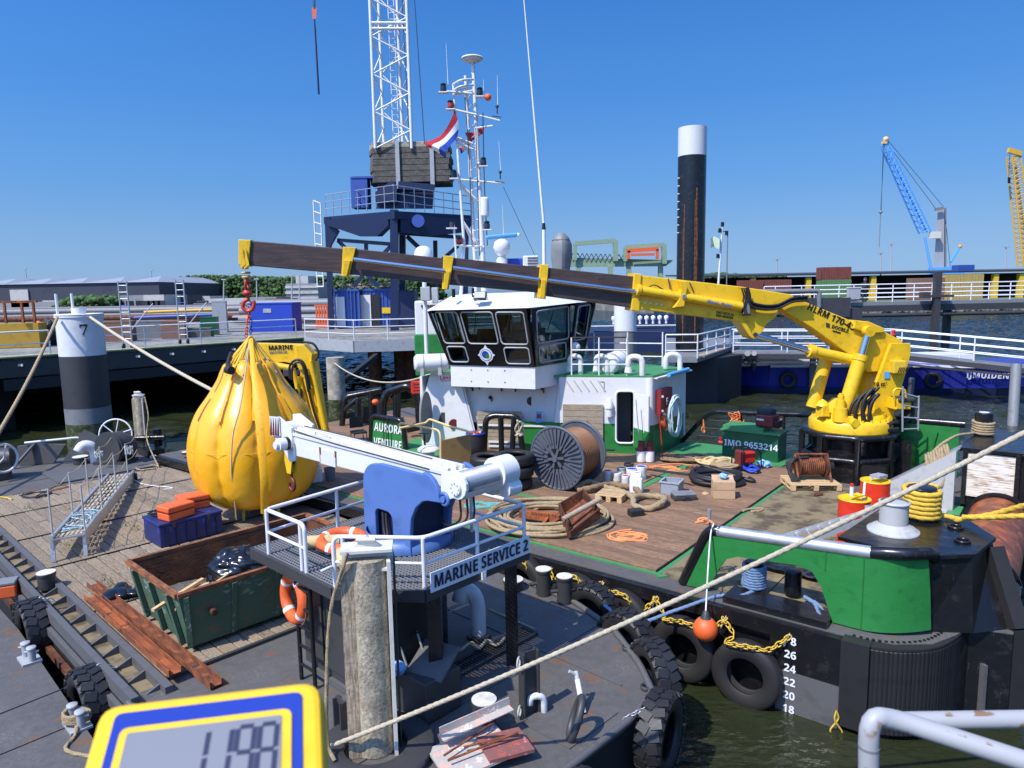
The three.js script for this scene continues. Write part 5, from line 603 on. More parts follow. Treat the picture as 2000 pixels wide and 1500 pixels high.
  obj('console',[box(1.9,.85,.6,.0,4.4,-20.6,.2),box(.8,.4,.5,.4,4.8,-20.2,.2)],K.greyDark,ship);obj('helm_chair',[rbox(.5,.6,.15,.05,-.2,4.9,-20.9),rbox(.5,.12,.5,.05,-.2,4.55,-20.7),cyl([-.2,3.96,-20.7],[-.2,4.5,-20.7],.06)],K.greyDark,ship);obj('wheelhouse_floor',prism(b.map(xz),3.85,3.87),K.greyMid,ship);
  const ro = (u,v,z)=>[u,v,z];
  obj('funnel',rbox(1.3,1.15,1.2,.06,...[-2.535,5.053,-24.3]),K.white,ship);obj('funnel_base',rbox(1.4,1.4,1.3,.05,...add([-2.574,3.831,-24.3],[.05,0,0])),K.green,ship);obj('funnel_louvre',[0,1,2,3].map((i)=>box(.12,.08,.03,...add([-2.901,5.453,-23.7],[i*.14,0,.02]))),K.greyDark,ship);
  // roof gear: floodlight, horn stubs
  const fl = [-.811,5.782,-19.3];const fld = obj('floodlight',[(()=>{const g = rbox(.34,.24,.1,.02);g.rotateX(-.5);g.rotateY(-.15);g.translate(...fl);return g;})()],K.black,ship);obj('floodlight_glass',(()=>{const g = box(.28,.18,.02);g.translate(0,0,.055);g.rotateX(-.5);g.rotateY(-.15);g.translate(...fl);return g;})(),K.greyLight,fld);obj('floodlight_bracket',[beam(add(fl,[.18,-.1,-.15]),add(fl,[.18,.05,.0]),.03,.06),beam(add(fl,[-.18,-.1,-.15]),add(fl,[-.18,.05,.0]),.03,.06)],K.white,fld);
  for (const [u,v,z] of [[869,572,18.9],[905,565,18.9]]) {const p = sub([0,0,0],[0,0,0]);}
  obj('wheel_lamp',[cyl([-1.55,5.75,-19.6],[-1.55,5.98,-19.6],.05),cyl([-1.02,5.75,-19.6],[-1.02,6.0,-19.6],.04)],K.black,ship);
}
function panelBox(wx,x0,x1) {return facet([wx(x0,2.1,0),wx(x1,2.1,0),wx(x1,2.1,-.34),wx(x0,2.1,-.34)],.05,-.06);}
// ---------- mast, aerials and flags on the wheelhouse roof ----------
const mast = T('signal_mast','white lattice signal mast with navigation lamps, aerials and a round satellite dish on top','mast',[-1.0,5.8,-21.5]);
{
  const z = 21.5;
  const legs = [[[-1.527,11.785,-21.3],[-1.339,7.362,-21.3]],[[-1.202,12.189,-21.9],[-1.054,6.664,-21.9]],[[-.947,12.321,-21.4],[-.787,6.642,-21.4]]];
  legs.forEach(([p,q],i)=>obj('mast_leg',cyl(q,p,i === 0 ? .045 : i === 2 ? .075 : .055,i === 0 ? .035 : .05,12),K.white,mast));
  obj('mast_leg',cyl(legs[0][1],[-1.45,5.75,-21.0],.05),K.white,mast);obj('mast_foot',[cyl(legs[1][1],atY(legs[1][1],5.75),.06),cyl(legs[2][1],atY(legs[2][1],5.75),.085)],K.white,mast);
  for (let i = 0;i < 17;i++) {const k = .12+i*.053;obj('rung',cyl(mix(legs[1][0],legs[1][1],k),mix(legs[2][0],legs[2][1],k),.016),K.white,mast);}
  for (const k of [.03,.06,.33,.36,.62,.86]) obj('brace',[cyl(mix(...legs[0],k),mix(...legs[1],k+.03),.035),cyl(mix(...legs[0],k),mix(...legs[2],k+.06),.03)],K.white,mast);
  const hoop = [[-1.527,11.785,-21.3],[-1.28,11.78,-20.9],[-.948,11.887,-21.2]];obj('hoop',tube(hoop,.035),K.white,mast);obj('hoop',tube(hoop.map((p)=>up(p,-.16)),.03),K.white,mast);
  const lampAt = (p,m2 = K.glassDark)=>{const l = obj('nav_lamp',[cyl(p,up(p,.2),.085,.075,14),cyl(up(p,.2),up(p,.24),.095,.05,14)],K.black,mast);obj('lamp_lens',cyl(up(p,.05),up(p,.15),.09,.09,14),m2,l);obj('lamp_shelf',box(.26,.03,.2,p[0],p[1] -.015,p[2]),K.white,l);};
  for (const [p,q] of [[[-1.802,11.581,-21.2],[-.929,11.496,-21.2]],[[-1.656,11.102,-21.2],[-.884,10.92,-21.2]],[[-.918,10.944,-21.3],[-.215,10.761,-21.3]],[[-1.551,9.136,-21.2],[-.191,9.011,-21.3]],[[-1.455,7.239,-21.2],[-.755,7.203,-21.3]],[[-.877,11.423,-21.3],[-.582,11.474,-21.3]],[[-.868,10.574,-21.3],[-.424,10.623,-21.3]],[[-.922,9.573,-21.3],[-.684,9.598,-21.3]]]) obj('cross_arm',cyl(p,q,.03),K.white,mast);
  const lens = [K.glassDark,K.red,K.glassDark,K.glassDark,K.glassDark,K.glassDark,K.red];[[-1.803,11.553,-21.2],[-1.612,11.087,-21.2],[-.77,11.423,-21.2],[-1.565,9.165,-21.2],[-.713,9.495,-21.2],[-.65,7.696,-21.2],[-1.47,7.269,-21.2]].forEach((p,i)=>lampAt(p,lens[i]));
  obj('strobe',[ball([-.537,11.391,-21.2],.1,12)],K.orange,mast);
  const d = [-.972,12.489,-21.4];const di = obj('satellite_dish',lathe([[0,-.14],[.12,-.1],[.31,0],[.3,.05],[.12,.085],[0,.09]],30,d),K.whiteOld,mast);obj('dish_stem',cyl(up(d,-.4),up(d,-.1),.035),K.white,di);
  for (const [p,q] of [[[-1.665,11.76,-21.2],[-1.69,12.867,-21.2]],[[-.263,11.176,-21.2],[-.261,11.986,-21.2]],[[-.213,9.328,-21.2],[-.255,10.187,-21.2]],[[-.652,11.463,-21.2],[-.657,11.881,-21.2]],[[-.162,7.533,-21.5],[-.19,8.424,-21.5]]]) obj('whip_aerial',cyl(p,q,.012,.005,6),K.white,mast);
  for (const p of [[-.283,10.937,-21.2],[-.232,9.113,-21.2]]) obj('wind_sensor',[cyl(p,up(p,.18),.02),ball(up(p,.2),.05,8),cyl(add(p,[-.15,-.06,0]),add(p,[.12,-.1,0]),.015)],K.greyDark,mast);
  obj('radome_cylinder',lathe([[0,0],[.11,.01],[.125,.06],[.125,.5],[.1,.56],[0,.57]],18,[-.702,8.048,-21.2]),K.white,mast);
  for (const pts of [[[-.908,10.553,-21.2],[-.887,8.401,-21.2],[-.893,6.934,-21.2]],[[-.693,10.972,-21.2],[-.695,8.977,-21.2],[-.646,7.225,-21.2]],[[-1.194,11.402,-21.2],[-1.114,9.416,-21.2],[-1.095,7.233,-21.2]]]) obj('mast_cable',tube(pts,.014),K.blackMat,mast);
  // radar
  const r0 = [-.229,6.956,-21];const ra = T('radar_scanner','radar with a blue scanner bar on a white turned pedestal on the wheelhouse roof','radar',up(r0,-1.0));obj('pedestal',[lathe([[.16,-1.0],[.16,-.15],[.1,-.05],[.2,.05],[.25,.2],[.22,.36],[.1,.44],[0,.45]],20,r0)],K.white,ra);obj('scanner_bar',(()=>{const g = rbox(.95,.12,.16,.05);g.rotateZ(.09);g.rotateY(.25);g.translate(...add(r0,[.0,.52,0]));return g;})(),K.ltblue,ra);obj('scanner_cap',ball(add(r0,[.48,.55,-.12]),.07),K.cleanWhite,ra);
  const dm = [-2.745,7.053,-23];const sd = T('satellite_dome','large white satellite dome on a post behind the wheelhouse','dome',atY(dm,3.5));obj('dome',lathe([[.26,-.28],[.3,-.2],[.3,0],[.28,.14],[.2,.26],[.1,.31],[0,.32]],24,dm),K.cleanWhite,sd);obj('dome_post',cyl(atY(dm,3.5),up(dm,-.26),.07),K.white,sd);obj('dome_bracket',[rbox(.3,.45,.2,.03,dm[0]+.05,dm[1] -1.2,dm[2]+.2),rbox(.2,.5,.2,.03,dm[0]+.35,dm[1] -1.25,dm[2]+.2)],K.greyLight,sd);
  const wb = [1.001,7.649,-21];const wa = T('whip_antenna','very tall thin white whip antenna rising from the wheelhouse roof','antenna',atY(wb,5.8));obj('antenna_base',cyl(atY(wb,5.8),wb,.06,.05),K.white,wa);obj('antenna_socket',cyl(wb,up(wb,.18),.06,.04),K.black,wa);obj('antenna_rod',cyl(up(wb,.15),[.465,14.713,-21],.04,.015,8),K.white,wa);
  // covered gear
  const tb = [1.459,6.57,-20.5];const tc = T('covered_searchlight','grey tarpaulin tied over tall gear on the wheelhouse roof','cover',up(tb,-.5));obj('tarpaulin',(()=>{const g = lathe([[.2,-.5],[.22,-.2],[.3,.25],[.3,.6],[.22,.8],[.1,.92],[0,.95]],26,[0,0,0]);const p = g.attributes.position;for (let i = 0;i < p.count;i++) {const k = 1+.16*Math.sin(Math.atan2(p.getZ(i),p.getX(i))*5+p.getY(i)*2)*Math.min(1,Math.abs(p.getY(i) -1) )*.6+.12*fbm(p.getX(i)*5,p.getY(i)*5,p.getZ(i)*5,3);p.setX(i,p.getX(i)*k);p.setZ(i,p.getZ(i)*k);} g.computeVertexNormals();g.translate(...tb);return g;})(),K.greyMid,tc);obj('tie',ring(up(tb,.72),.24,.02,20),K.greyDark,tc);
  const bt = T('blue_covered_box','bright blue covered equipment box on the wheelhouse roof','box',[.141,6.628,-21.5]);obj('box_body',rbox(.5,.35,.5,.03,...[.141,6.674,-21.5]),K.blueBright,bt);const ac = T('air_conditioner','grey louvred air unit on the wheelhouse roof','air unit',[.637,6.538,-21.3]);obj('unit_body',rbox(.45,.45,.4,.03,...[.609,6.688,-21.3]),K.whiteOld,ac);for (let i = 0;i < 5;i++) obj('louvre',box(.3,.03,.02,...add([.67,6.687,-21.3],[0,-.16+i*.08,.21])),K.greyDark,ac);
  const ln = [-1.705,7.949,-21.2];const bl = T('bell_lamp','small black lamp on a white pole beside the mast','lamp',[-1.524,6.935,-21]);obj('pole',cyl([-1.532,6.642,-21],[-1.603,7.812,-21],.03),K.white,bl);obj('lamp_head',[cyl([-1.65,7.74,-21],up([-1.65,7.74,-21],.16),.07)],K.greyDark,bl);obj('lamp_shelf',box(.3,.03,.2,...[-1.665,7.726,-21]),K.white,bl);
  // flags
  const fg = (name,label,H0,H1,F0,F1,cols,wob)=>{const t = T(name,label,'flag',H1,'flags on the mast');cols.forEach((mm,k)=>{const rows = [];for (let i = 0;i <= 4;i++) {const v = (k+i / 4) / cols.length,r = [];for (let j = 0;j <= 18;j++) {const u = j / 18,p = mix(mix(H0,H1,v),mix(F0,F1,v),u);r.push([p[0]+wob*.1*Math.sin(v*3+u*5),p[1] -.22*wob*u*(1 -u),p[2]+wob*.28*Math.sin(u*8+v*2.2)*(.2+u)]);} rows.push(r);} obj('stripe',sheetGeo(rows),mm,t);});};
  fg('dutch_flag','red, white and blue striped flag flying from the mast lamp arm',[-1.511,11.057,-21.2],[-1.475,10.251,-21.2],[-2.24,10.026,-21],[-1.899,9.709,-21],[K.flagRed,K.flagWhite,K.flagBlue],1);
  fg('small_flag','small red flag half hidden behind the mast legs',[-.72,10.797,-21.8],[-.742,10.506,-21.8],[-1.195,10.514,-21.8],[-1.172,10.251,-21.8],[K.flagRed],.5);fg('small_flag','small white, red and blue flag low between the mast legs',[-1.276,10.311,-21.8],[-1.299,10.019,-21.8],[-1.431,10.197,-21.8],[-1.423,9.933,-21.8],[K.flagWhite,K.flagRed,K.flagBlue],.3);
  for (const [a,b2,lab] of [[[-.148,8.909,-21.3],[.749,6.909,-21.3],'thin stay wire from the mast arm down to the roof'],[[-.086,9.883,-21.5],[.091,8.123,-21.5],'']]) if (lab) one('stay_wire',cyl(a,b2,.008,.008,5),K.greyDark,lab,'wire',b2);
}
// ---------- knuckle boom crane of the work vessel ----------
const kc = T('knuckle_boom_crane','large yellow knuckle boom crane reaching out over the deck with brown telescopic sections','crane',sw(-1.55,8.75,2.44));
{
  const NX = nrm([-14.2,0,1.5]),NZ = nrm([.1055,0,1]);// along the boom, towards the viewer's side of it
  const off = (p,d)=>add(p,mul(NZ,d));const fc = (pts,th,bev = .012,d = 0)=>{const g = facet(pts,th,-th / 2,bev);g.translate(...mul(NZ,d));return g;};
  // slewing base
  const b0 = sw(-1.68,8.8,2.44);obj('slew_base',[lathe([[.94,0],[.94,.2],[.86,.28],[.76,.3],[.76,.4],[0,.4]],40,b0)],K.yellow,kc);for (let i = 0;i < 26;i++) {const a = i / 26*2*PI;obj('base_bolt',cyl(add(b0,[.85*Math.cos(a),.26,.85*Math.sin(a)]),add(b0,[.85*Math.cos(a),.32,.85*Math.sin(a)]),.03,.03,6),K.yellow,kc);}
  // king post
  const kp = [[8.615,2.627,-17.212],[9.095,2.609,-17.263],[9.379,3.781,-17.293],[9.475,4.219,-17.303],[9.459,4.494,-17.301],[8.97,4.507,-17.25],[8.648,3.59,-17.216]];obj('king_post',[fc(kp,.1,.012,.36),fc(kp,.1,.012,-.36),fc([[8.668,2.625,-17.218],[9.042,2.611,-17.257],[9.299,3.784,-17.284],[9.183,4.227,-17.272],[8.755,3.549,-17.227]],.64,0,0)],K.yellow,kc);
  obj('king_post_foot',[fc([[7.478,2.708,-17.092],[9.268,2.641,-17.281],[9.047,3.032,-17.258],[8.771,3.232,-17.229],[7.985,3.132,-17.146]],.66,.02)],K.yellow,kc);
  // main boom
  const mb = [[6.251,5.404,-16.962],[6.419,5.316,-16.98],[7.135,4.874,-17.056],[8.094,4.207,-17.157],[8.505,3.82,-17.201],[8.795,3.812,-17.231],[9.094,4.154,-17.263],[9.404,4.296,-17.295],[9.364,4.547,-17.291],[8.77,4.835,-17.229],[8.449,4.99,-17.195],[8.096,5.035,-17.157],[6.817,5.55,-17.022],[6.599,5.615,-16.999]];obj('main_boom',[fc(mb,.5,.02)],K.yellow,kc);obj('boom_saddle',[fc([[8.064,4.876,-17.154],[8.435,4.744,-17.193],[8.826,4.759,-17.234],[8.847,4.858,-17.237],[8.447,5.027,-17.194],[8.094,5.072,-17.157]],.66,.02)],K.yellow,kc);
  const tx = (s,u0,sz,squash = 1,f = font,m = K.black,d = .252)=>{const X = nrm(sub(u0[1],u0[0]));obj('lettering',text(s,sz,off(u0[0],d),X,[0,1,0],.008,false,f,squash),m,kc);};
  tx('HLRM 170-4S',[[6.913,5.354,-17.032],[8.119,4.813,-17.16]],.155,1.0);tx('DOUBLE',[[7.546,4.901,-17.099],[7.939,4.781,-17.141]],.08,.95,fontSerif);tx('MARINE',[[7.575,4.814,-17.102],[7.968,4.694,-17.144]],.04,1,font);
  const lg = obj('maker_badge',fc([[7.416,4.928,-17.085],[7.507,4.902,-17.095],[7.503,5,-17.095],[7.412,5.026,-17.085]],.01,0,.256),K.greyDark,kc);
  // outer jib
  const oj = [[2.764,5.452,-16.594],[3.494,5.354,-16.671],[5.316,5.086,-16.864],[5.551,4.742,-16.888],[5.653,4.678,-16.899],[5.839,4.807,-16.919],[5.947,5.011,-16.93],[6.145,5.152,-16.951],[6.264,5.404,-16.964],[6.663,5.601,-17.006],[6.533,5.7,-16.992],[5.335,5.902,-16.866],[2.822,6.215,-16.6]];obj('outer_jib',[fc(oj,.52,.02)],K.yellow,kc);obj('jib_mouth',[fc([[2.716,5.406,-16.589],[2.91,5.378,-16.609],[2.954,6.225,-16.614],[2.785,6.251,-16.596]],.6,.02)],K.yellow,kc);
  obj('jib_cylinder',[cyl(off([2.847,5.875,-16.603],.34),off([5.295,5.448,-16.861],.34),.1,.1,20),cyl(off([2.835,5.875,-16.602],.34),off([2.907,5.862,-16.609],.34),.13,.13,20)],K.yellow,kc);obj('jib_clamp',fc([[3.664,5.457,-16.689],[3.909,5.476,-16.715],[3.977,5.926,-16.722],[3.951,6.044,-16.719],[3.78,6.059,-16.701],[3.831,5.869,-16.707],[3.784,5.633,-16.702]],.2,.015,.34),K.yellow,kc);obj('clamp_pin',cyl(off([3.894,5.702,-16.713],.42),off([3.894,5.702,-16.713],.48),.05),K.chrome,kc);
  tx('EMS-TECH.NL',[[4.726,5.304,-16.801],[5.226,5.209,-16.854]],.055,.9,font,K.black,.262);tx('EMS-MARINE',[[4.715,5.232,-16.8],[5.228,5.137,-16.854]],.055,.9,font,K.black,.262);tx('Mares  Crane',[[4.424,5.561,-16.769],[4.946,5.455,-16.825]],.07,1,font,K.bluePaint,.45);
  for (let i = 0;i < 5;i++) obj('worn_mark',plate(off([2.885,5.556,-16.607],.275).map((v,k)=>v+[.13,-.015,-.013][k]*i),mul(NX,-1),[0,1,0],[[0,0],[.05,.02],[.06,.06],[.02,.05]],.006),K.offwhite,kc);
  obj('jib_lug_pin',[cyl(off([5.676,4.787,-16.902],-.3),off([5.676,4.787,-16.902],.3),.05)],K.greyDark,kc);
  // telescopic sections and collars
  const sec = [[[2.703,5.477,-16.588],[2.885,5.45,-16.607],[2.882,6.167,-16.607],[.77,6.409,-16.383],[.692,5.786,-16.375]],[[.552,5.858,-16.36],[.786,5.831,-16.385],[.793,6.397,-16.386],[-1.278,6.654,-16.167],[-1.409,6.066,-16.153]],[[-1.545,6.079,-16.139],[-1.295,6.052,-16.165],[-1.279,6.62,-16.167],[-3.375,6.871,-15.946],[-3.511,6.326,-15.931]],[[-3.797,6.353,-15.901],[-3.467,6.314,-15.936],[-3.442,6.86,-15.939],[-5.602,7.072,-15.71],[-5.678,6.548,-15.702]]],thk = [.46,.40,.34,.28];
  sec.forEach((s,i)=>{obj('telescopic_section',fc(i === 0 ? [s[4],s[0],s[1],s[2],s[3]] : [s[4],s[0],s[1],s[2],s[3]],thk[i],.015),K.boomBrown,kc);});
  const col = [[[.574,5.73,-16.363],[.761,5.704,-16.383],[.841,6.465,-16.391],[.654,6.479,-16.371]],[[-1.537,5.965,-16.14],[-1.389,5.951,-16.155],[-1.254,6.676,-16.17],[-1.481,6.702,-16.146]],[[-3.701,6.284,-15.911],[-3.536,6.271,-15.929],[-3.363,6.893,-15.947],[-3.638,6.918,-15.918]]];col.forEach((c,i)=>{const k = obj('section_collar',[fc(c,thk[i]+.1,.012)],K.yellow,kc);obj('collar_lug',[fc(c.map((p,j)=>mix(p,mix(c[0],c[1],.5),.45)),.14,.01,thk[i] / 2+.08)],K.yellow,k);});
  obj('boom_tip',[fc([[-5.849,6.561,-15.684],[-5.648,6.525,-15.706],[-5.559,7.083,-15.715],[-5.814,7.096,-15.688]],.38,.015),fc([[-5.812,6.472,-15.688],[-5.705,6.471,-15.7],[-5.663,6.624,-15.704],[-5.834,6.627,-15.686]],.12,.01)],K.yellow,kc);for (const u of [[-5.805,6.571,-15.689],[-5.731,6.559,-15.697]]) obj('tip_gusset',fc([up(u,-.1),add(u,[.12,0,0]),add(u,[.06,.35,0])],.02,0,.21),K.yellow,kc);
  for (const [p,q] of [[[-3.408,6.638,-15.942],[-1.468,6.362,-16.147]],[[-1.284,6.427,-16.166],[.626,6.134,-16.368]],[[.813,6.12,-16.388],[2.883,5.827,-16.607]]]) obj('extension_rod',cyl(off(p,.32),off(q,.32),.05,.05,16),K.chrome,kc);
  // luffing cylinders
  const cy = (p0,p1,p2,d,r)=>{const c = obj('luffing_cylinder',[cyl(off(p0,d),off(p1,d),r,r,22),cyl(off(mix(p0,p1,.9),d),off(p1,d),r*1.12,r*1.12,22)],K.yellow,kc);obj('cylinder_rod',cyl(off(p1,d),off(p2,d),r*.55,r*.55,16),K.chrome,c);obj('rod_eye',cyl(off(p2,d -.1),off(p2,d+.1),r*.8),K.yellow,c);};
  cy([7.864,2.884,-17.133],[8.249,4.253,-17.173],[8.392,4.807,-17.189],.38,.16);cy([7.51,2.897,-17.095],[7.857,4.263,-17.132],[8.038,4.877,-17.151],-.38,.16);
  const kcy = obj('knuckle_cylinder',[cyl(off([7.09,4.359,-17.051],.2),off([8.309,4.076,-17.18],.2),.13,.13,20),cyl(off([7.038,4.372,-17.046],.2),off([7.155,4.344,-17.058],.2),.16,.16,20)],K.yellow,kc);obj('cylinder_rod',cyl(off([5.676,4.787,-16.902],.2),off([7.09,4.359,-17.051],.2),.075,.075,16),K.chrome,kcy);
  // slew motors, bolts and knobs round the base
  const sm0 = off([7.657,2.815,-17.111],.6);const smo = obj('slew_motor',[cyl(up(sm0,-.1),up(sm0,.22),.17,.15,18),cyl(up(sm0,.22),up(sm0,.4),.11,.1,18),cyl(up(sm0,.4),up(sm0,.52),.075,.075,14)],K.yellow,kc);obj('motor_cap',cyl(up(sm0,.52),up(sm0,.56),.05),K.yellow,smo);obj('base_cone',[lathe([[.16,0],[.1,.1],[0,.16]],16,off([7.373,3.053,-17.081],.3)),fc([[7.278,2.804,-17.071],[7.501,2.796,-17.094],[7.465,3.05,-17.091],[7.308,3.055,-17.074]],.3,.02,.3)],K.yellow,kc);obj('base_lug',[cyl(off([7.845,2.719,-17.131],.8),off([7.845,2.719,-17.131],.95),.1),box(.2,.25,.2,...off([7.793,2.696,-17.125],.7))],K.yellow,kc);
  // hose bundles
  const hs = [[[8.301,3.412,-17.179],[8.111,3.254,-17.159],[8.019,2.941,-17.149],[8.111,2.646,-17.159],[8.434,2.532,-17.193],[8.804,2.569,-17.232]],[[8.392,3.434,-17.189],[8.242,3.25,-17.173],[8.191,2.935,-17.167],[8.295,2.677,-17.178],[8.604,2.576,-17.211],[8.91,2.59,-17.243]]];for (let k = 0;k < 24;k++) {const h = hs[k % 2];obj('hose',tube(h.map((p,i)=>add(off(p,.66+(k % 4)*.07),[(k*.37 % 1 -.5)*.34,(k*.61 % 1 -.5)*.2+(i === 3 ? -k*.006 : 0),0])),.034,8),K.rubber,kc);}
  for (let k = 0;k < 5;k++) obj('hose',tube([[9.456,3.361,-17.301],[9.686,3.073,-17.325],[9.758,2.751,-17.333],[9.607,2.564,-17.317],[9.315,2.511,-17.286]].map((p)=>off(p,.2 -k*.08)),.05,8),K.rubber,kc);
  for (let k = 0;k < 6;k++) obj('hose',tube([[5.398,5.841,-16.872],[5.468,5.54,-16.88],[5.721,5.439,-16.906],[6.099,5.431,-16.946],[6.473,5.581,-16.986],[6.853,5.61,-17.026]].map((p,i)=>add(off(p,.34+(k % 3)*.05),[0,(k*.41 % 1 -.5)*.12,0])),.026,7),K.rubber,kc);for (let k = 0;k < 5;k++) obj('hose',tube([[5.385,5.877,-16.871],[5.44,5.661,-16.877],[5.396,5.422,-16.872],[5.45,5.24,-16.878]].map((p,i)=>add(off(p,.36),[(k*.37 % 1 -.5)*.2,0,(k*.6 % 1)*.1])),.018,6),K.rubber,kc);obj('valve_block',[fc([[5.324,5.279,-16.865],[5.475,5.276,-16.88],[5.468,5.54,-16.88],[5.343,5.543,-16.867]],.12,.01,.36)],K.greyMid,kc);
  obj('hose',tube([[3.064,5.906,-16.626],[3.245,5.974,-16.645],[3.465,5.864,-16.668]].map((p)=>off(p,.32)),.014),K.greyDark,kc);
  for (const pts of [[[3.572,6.109,-16.679],[3.599,5.873,-16.682]],[[4.073,6.018,-16.732],[4.162,5.78,-16.742]]]) obj('hose',cyl(off(pts[0],.3),off(pts[1],.36),.015),K.greyDark,kc);
  // operator's stand: ladder, seat, panel, lamp
  const la = [[8.995,2.484,-17.252],[9.383,2.495,-17.293],[8.941,3.543,-17.247],[9.351,3.314,-17.29]].map((p)=>off(p,.95));for (const [a,b] of [[0,2],[1,3]]) obj('ladder_rail',cyl(la[a],la[b],.022),K.galv,kc);for (let k = 0;k < 4;k++) obj('ladder_rung',cyl(mix(la[0],la[2],.05+k*.27),mix(la[1],la[3],.05+k*.3),.018),K.galv,kc);
  obj('operator_seat',[(()=>{const g = rbox(.42,.12,.4,.05);g.translate(...off([9.198,3.192,-17.274],.6));return g;})(),(()=>{const g = rbox(.36,.55,.1,.05);g.rotateZ(-.12);g.rotateY(.9);g.translate(...off([9.534,3.397,-17.309],.4));return g;})()],K.greyDark,kc);
  obj('control_panel',[rbox(.3,.3,.2,.02,...off([9.105,3.953,-17.264],.5))],K.yellowOld,kc);for (let i = 0;i < 6;i++) obj('control_lever',cyl(off([9.032,3.83,-17.256],.62).map((v,k)=>v+[.04,0,0][k]*i),off([9.025,3.956,-17.256],.7).map((v,k)=>v+[.04,0,0][k]*i),.012),K.greyDark,kc);
  obj('panel_sticker',fc([[8.829,3.672,-17.235],[8.961,3.668,-17.249],[8.953,3.832,-17.248],[8.82,3.836,-17.234]],.01,0,.43),K.ltblue,kc);obj('handrail',[pipe([[8.851,3.229,-17.237],[8.815,3.42,-17.233],[8.891,3.481,-17.241],[9.105,3.449,-17.264],[9.142,3.245,-17.268]].map((p)=>off(p,.8)),.025,.06)],K.yellow,kc);obj('stand_bracket',[fc([[8.944,2.972,-17.247],[9.317,2.959,-17.286],[9.33,3.213,-17.288],[8.957,3.226,-17.248]],.5,.02,.5)],K.yellow,kc);
  const be = [9.284,4.549,-17.283];const bc = obj('beacon_stem',cyl(be,up(be,.12),.07),K.black,kc);obj('beacon',[cyl(up(be,.12),up(be,.2),.05,.04),ball(up(be,.21),.05)],K.red,bc);
  obj('small_lettering',text("10 m'",.1,off([8.547,3.492,-17.205],.43),mul(NX,-1),[0,1,0],.006),K.black,kc);
}
